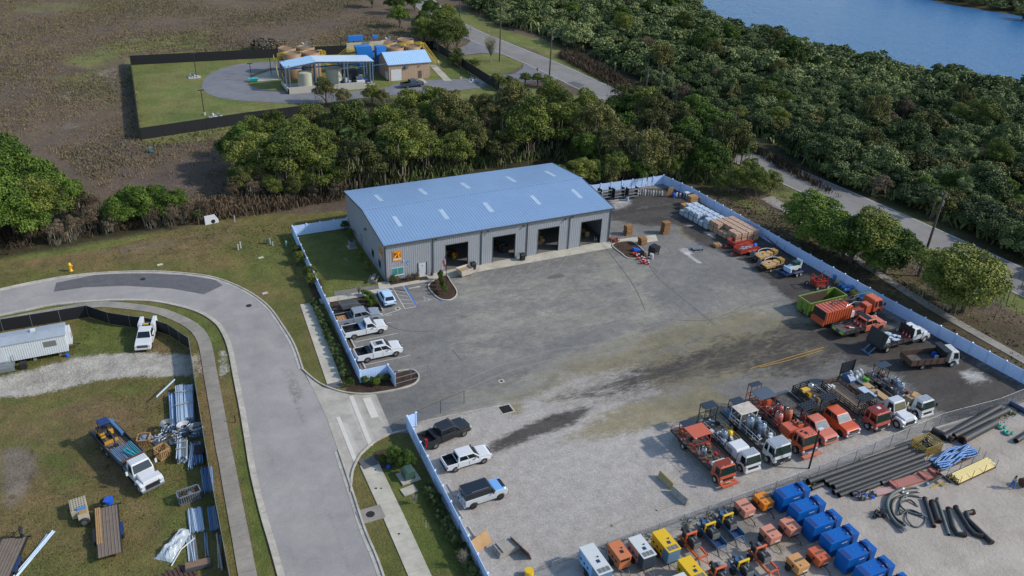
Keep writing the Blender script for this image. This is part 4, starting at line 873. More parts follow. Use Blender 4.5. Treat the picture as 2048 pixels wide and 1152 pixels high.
def conv_truck(t,col,F,w=2.3,zh=1.55,zr=2.55,wb_x=-1.05,r=.5,cabln=1.5,gl=glassg,hood=1.75,rimm=rimw_m):
 """bonneted truck front end; front bumper at x=F; returns x of the cab rear"""
 hw=w/2;xw=F-hood;xc=xw-cabln;wx_=F+wb_x+0.15;b=MB();z0=.62
 b.box(xw-.05,F-.05,-hw+.42,hw-.42,z0,zh,col,(xw-.05,F-.28,-hw+.38,hw-.38));b.prism([(xw-.05,zh-.02),(xw-.05,zh+.12),(F-.5,zh-.04),(F-.28,zh-.12)],-hw+.4,hw-.4,col,[0,.05,.12,.1]);b.obj('hood',t,bev=.06)
 for s_ in(-1,1):
  b=MB();ya,yb=sorted((s_*(hw-.46),s_*hw));A=[(wx_+r*1.15*math.cos(a),r+r*1.15*math.sin(a))for a in[rad(k)for k in range(-5,190,20)]]
  b.prism([(F-.05,.6),(F-.1,zh-.3),(F-.45,zh-.12),(wx_-.4,zh-.18),(wx_-r*1.35,.95),(wx_-r*1.35,.7)]+A[::-1],ya,yb,col,None);b.obj('fender',t,bev=.05)
  b=MB();b.box(F-.14,F+.0,s_*(hw-.24)-.15,s_*(hw-.24)+.15,zh-.55,zh-.33,lamp_m);b.obj('headlight',t,bev=.02)
  b=MB();b.box(xw-.35,xw-.2,s_*(hw+.3)-.1,s_*(hw+.3)+.1,zh+.15,zh+.6,white_m);b.bar((xw-.3,s_*hw,zh+.2),(xw-.28,s_*(hw+.35),zh+.15),.02,blk);b.bar((xw-.3,s_*(hw-.1),zh+.62),(xw-.28,s_*(hw+.35),zh+.62),.02,blk);b.obj('mirror',t)
  b=MB();b.box(xc+.2,xw-.1,s_*hw-(.28 if s_>0 else-.0),s_*hw+(.0 if s_>0 else .28),.5,.56,chassis_m);b.obj('step',t)
 b=MB();b.box(F-.02,F+.04,-hw+.5,hw-.5,.75,zh-.28,blk);b.obj('grille',t)
 b=MB();b.box(F-.18,F+.14,-hw,hw,.5,.78,chrome);b.obj('front_bumper',t,bev=.04)
 b=MB();hc=hw-.12;b.box(xc,xw+.1,-hc,hc,.75,zh+.1,col);b.box(xc,xw+.1,-hc,hc,zh+.09,zr,col,(xc+.08,xw-.38,-hc+.16,hc-.16));cb=b.obj('cab',t,bev=.06)
 q=[(xw+.1,-hc,zh+.1),(xw+.1,hc,zh+.1),(xw-.38,hc-.16,zr),(xw-.38,-hc+.16,zr)];panel('windshield',t,q,.05,.95,.05,.85,gl)
 for s_ in(-1,1):
  q=[(xc,-hc,zh+.1),(xw+.1,-hc,zh+.1),(xw-.38,-hc+.16,zr),(xc+.08,-hc+.16,zr)]if s_<0 else[(xw+.1,hc,zh+.1),(xc,hc,zh+.1),(xc+.08,hc-.16,zr),(xw-.38,hc-.16,zr)]
  u0,u1=(.35,.92)if s_<0 else(.08,.65);panel('window',t,q,u0,u1,-.05,.78,gl)
 b=MB()
 for k in range(-3,4):b.box(xc+.15,xw-.45,k*.24-.02,k*.24+.02,zr-.005,zr+.025,col)
 b.obj('roof_ribs',cb)
 for s_ in(-1,1):wheel(t,wx_,s_*(hw-.17),r,.3,rimm)
 return xc
 # ================= THE PARKED CARS AND PICKUPS =================
def put(px,d,dz=.045,z=0):
 p=A2(*px);return(p[0],p[1],dz),rad(d)
 # three pickups in the paved bays
l,a=place_v((672,655),(758,640),1,1.8)
t=pickup('silver-blue crew-cab pickup with brown bags in its bed, nearest the utility trailer',P_silver,(-6.7,-9.35,.045),0,6.2,2.03,1.95,3.98,rimm=rim_m)
xc,xw,F,R,zb,hw=dims(t)
bag_m=mat('tan_paper_bags','a67c52',.8,0,.15,3);b=MB()
for i in range(4):
 for j in range(3):b.cbox(R+.45+i*.33,-.45+j*.45,.8,.3,.42,.32,bag_m,0)
b.obj('bag_load',t,bev=.04);b=MB();b.box(xc-.6,xc-.08,-hw+.15,hw-.15,.9,zb+.04,blk);b.obj('tool_box',t,bev=.02)
t=pickup('white single-cab pickup with a silver tool box, between two crew cabs',P_white,(-6.73,-12.5,.045),0,5.75,2.0,1.9,3.6,'reg',rimm=rim_m)
xc,xw,F,R,zb,hw=dims(t);b=MB();b.box(xc-.62,xc-.1,-hw+.02,hw-.02,zb-.25,zb+.12,mat('aluminium_box','8fa6bf',.3,.7,.1,3));b.obj('tool_box',t,bev=.02)
t=pickup('white crew-cab pickup with a dark glass sunroof and black bed box',P_white,(-6.6,-18.3,.045),0,5.9,2.03,1.95,3.72)
xc,xw,F,R,zb,hw=dims(t);b=MB();b.box(xc+.75,xc+1.6,-.42,.42,1.95,1.965,glass_m);b.obj('sunroof',t)
b=MB();b.box(xc+.45,xc+.72,-.5,.5,1.95,1.99,mat('beige_visor','9a9288',.6));b.obj('sunroof_panel',t);b=MB();b.box(xc-.55,xc-.1,-hw+.12,hw-.12,1.0,zb+.06,blk);b.obj('tool_box',t,bev=.02)
# gravel lot vehicles
t=pickup('dark grey crew-cab pickup with a red can in its bed, by the white gate end',P_grey,(-4.75,-36.6,.045),rad(12),5.9,2.03,1.95,3.7,rimm=rim_m)
xc,xw,F,R,zb,hw=dims(t);b=MB();b.box(xc-.6,xc-.1,-hw+.1,hw-.1,.95,zb+.05,blk);b.obj('tool_box',t,bev=.02)
b=MB();b.cbox(R+.4,-.35,.82,.3,.25,.5,mat('red_can','a01818',.5));b.obj('fuel_can',t)
t=pickup('white four-door pickup with an empty black bed on the gravel',P_white,(-4.15,-41.3,.045),rad(1.5),5.2,1.85,1.78,3.25,'crew',.37);dims(t)
def suv(label,loc,rz):
 t=thing('boxy_suv',label,'suv',loc,rz);silver=paint('light_silver','a9adb0',.03);r=.41;xf,xr=1.5,-1.5;F=2.3;R=-2.4;hw=.99;zb=1.28;H=1.97;s0=.46
 b=MB();b.prism([(R,s0+.12),(R,zb)]+[(1.0,zb),(F-.12,zb-.08),(F,zb-.25),(F,s0+.05)]+arc(xf,r,s0)+arc(xr,r,s0),-hw,hw,silver,[0,.03,.03,.06,.05,0]+[0]*16);b.obj('body',t,bev=.05)
 b=MB();b.box(.95,F-.18,-hw+.12,hw-.12,zb-.06,zb+.05,mat('pale_blue_hood','7fb2e6',.2,.3,.05,1),(.95,F-.3,-hw+.2,hw-.2));b.obj('hood',t,bev=.03)
 b=MB();b.box(F-.5,F-.16,-.62,.62,zb+.03,zb+.06,blk);b.obj('hood_trim',t)
 bk=mat('gloss_black_roof','0e1014',.12,0,.05,1,coat=1);b=MB();a,c,at_,ct,y0,y1=R+.04,1.0,R+.1,.5,hw-.05,hw-.17
 b.box(a,c,-y0,y0,zb-.01,H,bk,(at_,ct,-y1,y1));cb=b.obj('cab',t,bev=.06)
 for s_ in(-1,1):
  q=[(a,-y0,zb),(c,-y0,zb),(ct,-y1,H),(at_,-y1,H)]if s_<0 else[(c,y0,zb),(a,y0,zb),(at_,y1,H),(ct,y1,H)]
  for u0,u1 in((.06,.3),(.36,.62),(.65,.93)):
   if s_>0:u0,u1=1-u1,1-u0
   panel('window',t,q,u0,u1,.1,.82,glass_m)
  b=MB();b.box(-1.6,.2,s_*.72-.02,s_*.72+.02,H+.01,H+.06,chrome);b.obj('roof_rail',cb)
  b=MB();b.box(.55,.68,s_*(hw+.1)-.1,s_*(hw+.1)+.1,zb+.03,zb+.22,blk);b.obj('mirror',t,bev=.02)
  b=MB();b.box(F-.1,F+.03,s_*.78-.13,s_*.78+.13,.85,1.05,lamp_m);b.obj('headlight',t)
  b=MB();b.box(R-.02,R+.05,s_*.88-.06,s_*.88+.06,.85,1.2,tail_m);b.obj('tail_light',t)
  for x in(xf,xr):wheel(t,x,s_*(hw-.13),r,.27,rimd_m)
 panel('windshield',t,[(c,-y0,zb),(c,y0,zb),(ct,y1,H),(ct,-y1,H)],.05,.95,.08,.9,glass_m)
 b=MB();b.box(F-.1,F+.06,-hw+.03,hw-.03,.42,.7,blk);b.obj('front_bumper',t,bev=.03);b=MB();b.box(R-.1,R+.05,-hw+.05,hw-.05,.42,.68,silver);b.obj('rear_bumper',t,bev=.03)
 b=MB();b.cyl((R-.24,.15,.98),(R-.0,.15,.98),.38,silver,18);b.cyl((R-.26,.15,.98),(R-.24,.15,.98),.2,blk,14);b.obj('spare_wheel',t)
 b=MB();b.box(R+.1,F-.1,-.6,.6,.3,.6,chassis_m);b.obj('chassis',t);return t
suv('silver boxy off-roader with black roof and blue hood on the gravel',(-4.65,-46.85,.045),rad(2.5))
def hatch(label,loc,rz,col):
 t=thing('hatchback_car',label,'car',loc,rz);r=.34;xf,xr=1.32,-1.32;F,R,hw,s0=2.12,-2.18,.9,.32
 b=MB();b.prism([(R,s0+.1),(R-.03,.78),(R+.1,1.02),(.95,.98),(1.6,.9),(F-.1,.74),(F,.5),(F-.05,s0)]+arc(xf,r,s0)+arc(xr,r,s0),-hw,hw,col,[.05,.06,.1,.05,.1,.16,.12,.05]+[0]*16);b.obj('body',t,bev=.07)
 b=MB();a,c,at_,ct,y0,y1,zb,H=R+.18,1.05,R+.75,.28,hw-.06,hw-.27,.97,1.45
 b.box(a,c,-y0,y0,zb-.01,H,col,(at_,ct,-y1,y1));b.obj('cab',t,bev=.1)
 for s_ in(-1,1):
  q=[(a,-y0,zb),(c,-y0,zb),(ct,-y1,H),(at_,-y1,H)]if s_<0 else[(c,y0,zb),(a,y0,zb),(at_,y1,H),(ct,y1,H)]
  for u0,u1 in((.14,.5),(.53,.9)):
   if s_>0:u0,u1=1-u1,1-u0
   panel('window',t,q,u0,u1,.12,.82,glass_m)
  b=MB();b.box(.62,.74,s_*(hw+.07)-.08,s_*(hw+.07)+.08,.98,1.12,col);b.obj('mirror',t,bev=.02)
  b=MB();b.box(R-.04,R+.08,s_*.68-.18,s_*.68+.16,.78,.9,tail_m);b.obj('tail_light',t);b=MB();b.box(F-.22,F-.02,s_*.62-.16,s_*.62+.16,.6,.72,lamp_m);b.obj('headlight',t)
  for x in(xf,xr):wheel(t,x,s_*(hw-.11),r,.22,rim_m)
 panel('windshield',t,[(c,-y0,zb),(c,y0,zb),(ct,y1,H),(ct,-y1,H)],.06,.94,.05,.92,glass_m);panel('rear_window',t,[(a,y0,zb),(a,-y0,zb),(at_,-y1,H),(at_,y1,H)],.1,.9,.1,.9,glass_m,.02)
 b=MB();b.box(at_-.14,at_+.1,-y1+.05,y1-.05,H-.05,H+.01,col);b.obj('spoiler',t,bev=.02);b=MB();b.box(R-.06,R+.02,-.6,.6,.34,.52,blk);b.obj('rear_bumper',t)
 b=MB();b.box(R+.2,F-.2,-.6,.6,.18,.34,chassis_m);b.obj('chassis',t);return t
hatch('small white hatchback parked nose-in beside the hatched aisle',(-1.55,-5.2,.045),rad(88),paint('ice_white','b2cbe3',.02,.25))
# ================= WORK TRUCKS =================
GT='work trucks parked nose-out along the chain link fence';DOWN=rad(-90)
red_gear=mat('red_machine','9e2e24',.5,.1,.15,3,grime=.2);grey_gear=mat('grey_machine','6d7378',.5,.4,.15,3,grime=.2);dark_gear=mat('dark_machine','2b2c2e',.6,.2,.2,3,grime=.3);tan_gear=mat('olive_machine','6b6237',.6,.1,.15,3);silver_t=mat('silver_tank','8e9bab',.3,.6,.1,2,grime=.1)
pinkt=mat('faded_red_tank','b0655a',.55,.1,.12,2,grime=.25,gc='8b6a5c');redt=mat('worn_red_tank','94392f',.55,.1,.12,2,grime=.25,gc='5f3a30');orat=mat('rust_orange_tank','b3603c',.6,.1,.12,2,grime=.3,gc='7c4a34')
solar=mat('dark_panel','2a3340',.3,.1,.05,1);greyroof=mat('grey_canopy_sheet','4e5864',.45,.2,.06,1,grime=.1);rusty_white=mat('rust_stained_white','b9b2a8',.6,0,.1,1.1,grime=.55,gc='8a5a34')
redpost=mat('red_frame_paint','9c3a28',.5,.1,.1,3)
def truck(name,label,x,y,d=DOWN,g=GT,cat='truck'):return thing(name,label,cat,(x,y,.045),d,g)
def duals(t,x,w,r=.42,rim=rimw_m):
 for s in(-1,1):wheel(t,x,s*(w/2-.3),r,.5,rim)
 # 1 orange striper
t=truck('line_striping_truck','orange cab-over striping truck with an orange canopy, leftmost of the row',19.5,-50)
R_=cabover(t,P_orange,5.0,2.1,.6,2.35,beacon=True);frame_rails(t,-3.9,R_+.4);deck(t,-3.9,R_-.1,2.1,.95,dirtysteel)
for s in(-1,1):wheel(t,4.1,s*.87,.4,.26,rimw_m)
duals(t,-1.6,2.1,.4)
canopy(t,-1.65,.3,-1.2,1.2,1.05,3.0,P_orange,redpost);canopy(t,-2.9,-1.75,-.9,.7,1.05,2.8,solar,redpost,name='rear_canopy')
clutter(t,-3.4,3.0,-.9,.9,1.05,[red_gear,red_gear,grey_gear,dark_gear,tan_gear,P_orange,white_m],54,3,.55);rail(t,[(-3.8,-1.03),(3.1,-1.03)],1.05,.8,redpost);rail(t,[(-3.8,1.03),(3.1,1.03)],1.05,.8,redpost)
tank(t,1.1,-.3,1.05,.3,1.0,silver_t);b=MB();b.cyl((R_-.25,-.85,1.75),(R_-.25,.75,1.75),.24,white_m,14);b.obj('air_tank',t);b=MB();b.box(4.9,5.5,-1.0,-.75,.42,.55,P_orange);b.box(4.9,5.5,.75,1.0,.42,.55,P_orange);b.box(5.35,5.6,-1.05,1.05,.4,.58,P_orange);b.obj('push_frame',t)
# 2 white striper
t=truck('line_striping_truck','small white cab-over striping truck with a white louvred compressor behind its cab',23.1,-50)
R_=cabover(t,P_white,4.65,2.1,.6,2.3);frame_rails(t,-4,R_+.4);deck(t,-4,R_-.9,2.1,.95,dirtysteel)
for s in(-1,1):wheel(t,3.75,s*.87,.4,.26,rimw_m)
duals(t,-1.9,2.1,.4);b=MB();b.prism([(1.1,1.0),(1.1,1.85),(1.4,2.15),(2.75,2.15),(2.95,1.9),(2.95,1.0)],-1.0,.75,white_m);c_=b.obj('compressor',t,bev=.06)
b=MB()
for i in range(4):
 for j in range(3):b.box(1.3+.24*i,1.47+.24*i,-1.012,-.99,1.2+j*.2,1.32+j*.2,blk)
b.obj('louvres',c_);canopy(t,-4.1,-2.95,-.95,.85,1.0,3.4,solar,blk)
clutter(t,-3.8,.8,-.9,.9,1.05,[dark_gear,grey_gear,dark_gear,white_m,silver_t,wood_m],36,8,.5);tank(t,-.1,-.35,1.05,.38,1.35,silver_t)
b=MB();b.lathe((-.2,.55,1.05),[(.33,0),(.33,.9),(.1,1.0)],yel_m,14);b.obj('yellow_drum',t);rail(t,[(-2.8,-1.03),(1.0,-1.03)],1.05,.8,white_m);rail(t,[(-3.8,1.03),(1.0,1.03)],1.05,.8,yel_m)
b=MB()
for z in(1.2,2.1):b.bar((-4.0,.2,z),(-4.0,1.3,z),.025,blk)
for y in(.2,1.3):b.bar((-4.0,y,1.0),(-4.0,y,2.4),.025,blk)
b.obj('rear_gate',t)
# 3 larger white with rusty canopy
t=truck('line_striping_truck','larger white cab-over truck with a rust-stained white canopy and two tall silver tanks',26.8,-50)
R_=cabover(t,P_white,4.95,2.35,.75,2.68,1.95,bumper=blk);frame_rails(t,-4.3,R_+.3,.85);deck(t,-4.3,R_-.2,2.35,1.05,dirtysteel)
for s in(-1,1):wheel(t,3.75,s*1.0,.47,.3,rimw_m)
duals(t,-2.1,2.35,.47);canopy(t,-2.75,-.95,-1.2,1.25,1.15,3.0,rusty_white,white_m);canopy(t,-4.0,-2.95,-.6,1.0,1.15,2.9,solar,blk,name='rear_canopy')
tank(t,-.35,-.35,1.15,.47,1.8,silver_t);tank(t,.95,.3,1.15,.47,1.75,silver_t);tank(t,-.3,.65,1.15,.4,1.6,silver_t)
clutter(t,-3.7,2.7,-1.0,1.0,1.15,[dark_gear,grey_gear,silver_t,dark_gear,white_m],42,12,.5);rail(t,[(-2.8,-1.15),(2.2,-1.15)],1.15,.95,white_m);rail(t,[(-2.8,1.15),(2.2,1.15)],1.15,.95,white_m)
b=MB();b.box(-3.9,-2.8,-1.15,-.5,1.15,1.75,mat('slate_box','4d6482',.5));b.obj('locker',t)
# 4 orange with grey canopies and red tanks
t=truck('line_striping_truck','orange cab-over striping truck with grey sheet canopies and three faded red tanks',30.75,-50)
R_=cabover(t,P_orange,4.85,2.25,.75,2.7,1.8,ribs=False,bumper=mat('grey_bumper','5b6068',.5));frame_rails(t,-5,R_+.3,.85);deck(t,-5,R_-1.6,2.3,1.05,dirtysteel)
b=MB();b.cbox(R_+.9,-.2,2.7,.35,.25,.08,blk);b.cyl((R_+.5,-.85,2.55),(R_+.5,-.35,2.75),.12,blk,8);b.obj('roof_vent',t)
for s in(-1,1):wheel(t,3.75,s*.95,.47,.3,rimw_m)
duals(t,-2.3,2.25,.47);canopy(t,-4.1,-2.15,-1.45,.95,1.15,3.2,greyroof,redpost);canopy(t,-5.0,-4.25,-1.1,.5,1.15,3.5,solar,redpost,name='rear_canopy')
b=MB();b.box(-2.9,-2.2,-.3,.3,1.15,2.7,P_orange);b.obj('control_box',t);b=MB();b.box(1.1,2.6,-1.15,.1,1.1,2.25,P_orange);b.obj('compressor',t,bev=.05)
b=MB();b.box(1.3,2.4,.2,1.0,1.5,2.4,P_orange);b.cyl((1.6,.5,2.4),(1.6,.5,2.75),.12,dark_gear,8);b.cyl((2.1,.3,2.5),(2.1,.9,2.5),.17,dark_gear,8);b.obj('engine_cover',t,bev=.04)
tank(t,-.9,.35,1.15,.48,1.7,redt);tank(t,-.05,-.4,1.15,.48,1.45,pinkt);tank(t,.15,.75,1.15,.46,1.75,orat);tank(t,-1.7,-.5,1.15,.4,1.0,redt)
clutter(t,-4.5,1.2,-1.0,1.0,1.15,[red_gear,dark_gear,pinkt,dark_gear,grey_gear],36,21,.4);rail(t,[(-3.6,-1.13),(1.0,-1.13)],1.15,.95,pinkt);rail(t,[(-2,1.13),(1.4,1.13)],1.15,.95,rust_m);b=MB();b.box(4.95,5.4,-1.2,1.4,.4,.55,P_salmon);b.obj('push_frame',t)
# 5, 6 orange pickups with flatbeds
def flatpick(label,x,col,cab,bedf,seed,load):
 t=pickup(label,col,(x,-51.2,.045),DOWN,7.0,2.12,2.08,4.6,cab,.43,rimd_m,'flatbed_pickup',None,GT,glass_m,None,wshield);xc,xw,F,R,zb,hw=dims(t)
 x0,x1=-5.6,xc-.1;frame_rails(t,x0,xc+.4,.85);deck(t,x0,x1,2.45,.98,bedf)
 b=MB()
 for i in range(9):b.box(x1-.05,x1,-1.15+i*.28,-1.08+i*.28,1.05,2.3,chassis_m)
 b.box(x1-.05,x1,-1.2,1.2,2.3,2.4,chassis_m);b.obj('headboard',t)
 arrow_board(t,x1-.55,2.72);return t,x0,x1
t,x0,x1=flatpick('sun-faded orange flatbed pickup with a flat arrow board, beside the orange striping truck',34.3,P_salmon,'ext',dirtysteel,1,0)
stakes(t,x0,x1-.2,2.4,1.05,.35,chassis_m,2);cone(t,x1-.5,-.7,1.08);cone(t,x1-.5,-.3,1.08);cone(t,x1-1.6,.6,1.08);b=MB();b.box(x1-2.6,x1-2.3,-1.1,1.1,1.08,1.25,rust_m);b.box(x0+.1,x0+.35,-1.15,1.15,1.08,1.5,greyroof);b.obj('loose_boards',t)
t,x0,x1=flatpick('bright orange crew-cab flatbed pickup with hand tools piled in its stake bed',37.6,P_vivid,'crew',dirtysteel,2,1)
stakes(t,x0,x1-.2,2.4,1.05,.8,blk,3);clutter(t,x0+.4,x1-1.8,-.9,.9,1.1,[dark_gear,yel_m,chrome,woodn_m],18,5,.55)
b=MB()
for i in range(7):b.bar((x0+1.6,-.8+i*.1,1.9),(x1-.7,-.2+i*.16,2.15),.018,woodn_m)
b.cbox(x0+1.5,-.5,1.8,.3,1.3,.14,woodn_m,8);b.obj('brooms',t);b=MB();b.lathe((x0+1.0,.6,1.7),[(.35,0),(.35,.5),(.15,.62)],chrome,12);b.box(x0+.9,x0+1.5,-.9,.1,1.7,1.95,yel_m);b.obj('machine_pair',t)
# 7 faded red cab-over stake body
t=truck('stake_bed_truck','faded red cab-over truck with a long empty rusty stake bed',41.5,-50)
R_=cabover(t,P_red,4.95,2.3,.75,2.65,1.95,bumper=blk,sgl=glass_m);b=MB();b.box(R_+.5,R_+.9,-.1,.3,2.66,2.74,white_m);b.obj('roof_hatch',t)
frame_rails(t,-3.5,R_+.3,.9);deck(t,-3.6,2.5,2.55,1.1,wood_m)
for s in(-1,1):wheel(t,3.75,s*.98,.47,.3,rimw_m)
duals(t,-1.6,2.4,.47);stakes(t,-3.6,2.4,2.5,1.2,.8,rust_m,3,step=.75)
b=MB()
for i in range(8):b.box(2.42,2.48,-1.2+i*.33,-1.13+i*.33,1.2,2.7,blk)
b.box(2.4,2.5,-1.25,1.25,1.9,2.0,blk);b.obj('headboard',t);arrow_board(t,1.75,2.85)
b=MB()
for i in range(4):b.lathe((-3.2+.35*(i%2),-.95+.35*(i//2),1.2),[(.15,0),(.15,.36),(.06,.4)],white_m,10)
b.cbox(-2.9,-.1,1.2,.5,.3,.3,white_m);b.obj('bucket_load',t)
# 8 white bonneted truck
t=truck('flatbed_truck','white bonneted truck with plywood sheets and white paint machines on its deck',45.0,-50)
xc=conv_truck(t,P_white,5.75,2.3,1.5,2.62);frame_rails(t,-4.2,xc+.3,.95);deck(t,-4.3,xc-.3,2.5,1.15,dirtysteel);duals(t,-1.8,2.4,.5)
b=MB();b.cbox(-.4,-.5,1.27,2.1,1.1,.12,mat('white_sheet_stack','a9b6c6',.6,0,.08,2),0);b.cbox(-.2,.55,1.27,3.6,.95,.16,mat('plywood','a8875c',.8,0,.15,1.2,grime=.35,gc='c9b79c'),0);b.obj('sheet_stack',t)
b=MB();b.box(-4.35,-4.28,-1.25,.95,1.6,3.25,board_m);b.box(-4.3,-4.2,-1.25,-1.15,.8,3.3,blk);b.box(-4.3,-4.2,.85,.95,.8,3.3,blk);b.obj('arrow_board',t)
b=MB();b.prism([(-4.0,1.27),(-4.0,1.9),(-3.3,2.1),(-2.6,1.6),(-2.6,1.27)],-1.1,-.2,mat('slate_hopper','3f5e86',.5));b.box(-3.9,-1.9,-.1,1.1,1.27,1.5,grey_gear);b.obj('hopper',t)
for k,(x_,y_)in enumerate(((-3.4,-.5),(-3.1,.25),(-3.2,.95))):
 b=MB();b.lathe((x_,y_,1.5),[(.3,0),(.28,.2),(.12,.35),(.1,.6),(.2,.75),(.12,1.0)],white_m,10);b.tube([(x_,y_,2.2),(x_+.25,y_,2.4),(x_+.4,y_,2.1)],.07,white_m,6);b.obj('spray_machine',t)
clutter(t,-2.2,xc-.5,.3,1.1,1.27,[grey_gear,dark_gear],6,30,.3);b=MB();b.cbox(-2.2,1.0,1.4,.7,.5,.4,greenp_m,20);b.obj('green_machine',t)
# 9 small white cab-over
t=truck('line_striping_truck','white cab-over striping truck with silver tanks and handrails, rightmost of the row',48.6,-50)
R_=cabover(t,P_white,5.05,2.1,.6,2.35);frame_rails(t,-3.6,R_+.4);deck(t,-3.7,R_-.3,2.15,.95,dirtysteel)
for s in(-1,1):wheel(t,4.15,s*.87,.4,.26,rimw_m)
duals(t,-1.7,2.1,.4);canopy(t,-2.9,-1.8,-1.0,.9,1.0,3.0,solar,chassis_m);clutter(t,-3.4,2.0,-.9,.9,1.0,[grey_gear,silver_t,dark_gear,silver_t,red_gear,white_m],54,40,.5)
tank(t,.9,-.2,1.0,.42,1.5,silver_t);tank(t,-.3,.4,1.0,.36,1.2,silver_t);rail(t,[(-3.5,-1.03),(2.2,-1.03)],1.05,.95,galv);rail(t,[(-1.7,1.03),(2.4,1.03)],1.05,.95,galv)
b=MB();b.box(2.35,3.2,-.95,.9,1.05,1.85,mat('tan_tarp_box','9a8266',.8,0,.15,1.5,grime=.3));b.cbox(2.7,.1,1.85,.5,1.1,.12,woodn_m,25,12);b.obj('tool_crate',t);b=MB();b.bar((5.0,1.0,2.2),(5.1,2.2,2.35),.02,chrome);b.obj('guide_bar',t)
# ---- upper cluster by the long fence, noses to the fence
GU='trucks parked nose-in by the long white fence'
t=thing('roll_off_dumpster','open lime green roll-off dumpster with brown inside walls','dumpster',(55.4,-30.35,.045),0)
lime=paint('lime','667c2a',.25,.5);lx,ly,lz=3.4,1.2,2.15;b=MB();brown_in=mat('rusty_inside','4b3a30',.85,0,.2,1,grime=.3)
b.box(-lx,lx,-ly,-ly+.08,.25,lz,lime);b.box(-lx,lx,ly-.08,ly,.25,lz,lime);b.box(-lx,-lx+.08,-ly+.081,ly-.081,.25,lz,lime);b.box(lx-.08,lx,-ly+.081,ly-.081,.25,lz,lime);b.box(-lx,lx,-ly,ly,.18,.249,lime)
for x in np.arange(-lx+.3,lx,.62):
 for y in(-ly-.07,ly):b.box(x,x+.1,y,y+.07,.25,lz-.1,lime)
for y in(-.7,.3):b.box(-lx-.1,-lx,y,y+.25,.3,lz-.3,lime)
b.obj('body',t);b=MB();b.box(-lx-.06,lx+.06,-ly-.09,-ly+.1,lz,lz+.1,lime);b.box(-lx-.06,lx+.06,ly-.1,ly+.09,lz,lz+.1,lime);b.box(-lx-.06,-lx+.1,-ly+.1,ly-.1,lz,lz+.1,lime);b.box(lx-.1,lx+.06,-ly+.1,ly-.1,lz,lz+.1,lime);b.obj('top_rim',t)
b=MB();b.box(-lx+.08,lx-1.4,ly-.11,ly-.081,.26,lz-.02,brown_in);b.box(-lx+.09,lx-.09,-ly+.09,ly-.12,.25,.35,brown_in);b.obj('liner',t)
b=MB();b.box(-lx-.08,-lx-.0,-.25,.05,.2,.7,blk);b.cyl((-lx+.4,-ly-.05,.14),(-lx+.4,-ly+.3,.14),.14,blk,10);b.cyl((-lx+.4,ly-.3,.14),(-lx+.4,ly+.05,.14),.14,blk,10);b.cyl((lx-.4,-ly-.05,.14),(lx-.4,-ly+.3,.14),.14,blk,10);b.obj('roller',t)
cardb=mat('cardboard','9a8468',.85,0,.15,1.5);b=MB();R_=random.Random(2)
for i in range(9):b.cbox(R_.uniform(-2.6,2.4),R_.uniform(-.7,.5),.36,R_.uniform(.5,1.4),R_.uniform(.3,.6),R_.uniform(.08,.5),cardb if i%2 else dirtysteel,R_.uniform(-20,20),R_.uniform(-8,8))
o=tag(b.obj('scrap_pile',None,(55.4,-30.35,.045)),'brown cardboard and scrap lying inside the lime green dumpster','scrap')
# orange box truck with crane
t=truck('hooklift_truck','orange truck with a ribbed orange box body, dark tailgate and folded pipe crane',56.6,-34.05,0,GU)
ob=P_orange;b=MB();b.box(-5.3,-.45,-1.15,1.15,.95,2.95,ob)
for i in range(11):x=-5.1+i*.45;b.box(x,x+.12,-1.22,-1.15,1.0,2.85,ob);b.box(x,x+.12,1.15,1.22,1.0,2.85,ob)
for i in range(7):x=-4.9+i*.62;b.box(x,x+.1,-1.1,1.1,2.95,3.02,ob)
bx_=b.obj('box_body',t);b=MB();b.box(-5.42,-5.3,-1.1,1.1,1.7,2.9,blk);b.obj('tailgate',bx_);b=MB();b.box(-5.5,-5.3,-1.2,1.2,.8,1.35,ob);b.obj('rear_apron',bx_)
frame_rails(t,-5.2,4.0,.9,1.0);R_=cabover(t,ob,5.7,2.25,.85,2.75,1.8)
for s in(-1,1):
 wheel(t,4.6,s*.95,.5,.3,rimw_m)
 for x in(-3.2,-1.9):wheel(t,x,s*.85,.5,.5,rimw_m)
b=MB();b.box(.4,2.6,-.95,.6,.95,1.9,redt);b.box(.9,1.7,-.3,.5,1.9,2.5,dark_gear);b.obj('pump_unit',t,bev=.04);b=MB();b.box(2.4,3.4,-1.1,.1,1.0,2.35,ob);b.obj('engine_cover',t,bev=.05)
b=MB();b.box(-.4,.35,-1.05,-.2,.95,1.9,white_m);b.obj('water_tank',t,bev=.04)
b=MB();b.tube([tuple(p)for p in smooth_pts([(2.6,.3,2.6),(1.8,.3,3.2),(.2,0,3.25),(-1.8,.5,3.25),(-3.2,.2,3.15)],5)],.09,dark_gear,8);b.tube([(2.0,-.5,2.7),(.3,-.6,3.2),(-.8,-.9,3.2),(-1.6,-1.0,3.15)],.05,chrome,6)
b.bar((-3.5,-.3,3.1),(1.4,.8,3.3),.06,rust_m);b.bar((-2.5,.8,3.1),(1.0,-.2,3.2),.05,rust_m);b.obj('boom',t)
clutter(t,.0,3.4,.2,1.0,1.0,[dark_gear,grey_gear,red_gear],18,50,.5);b=MB();b.tube([(2.0,1.0,1.0),(2.0,1.1,2.9),(3.2,1.1,3.0),(5.2,1.0,2.9),(5.9,1.2,2.2)],.03,greenp_m,5);b.tube([(5.8,1.2,.8),(6.2,1.2,1.4),(6.2,-1.1,1.4),(5.8,-1.2,.8)],.04,dark_gear,5);b.obj('guard_bar',t)
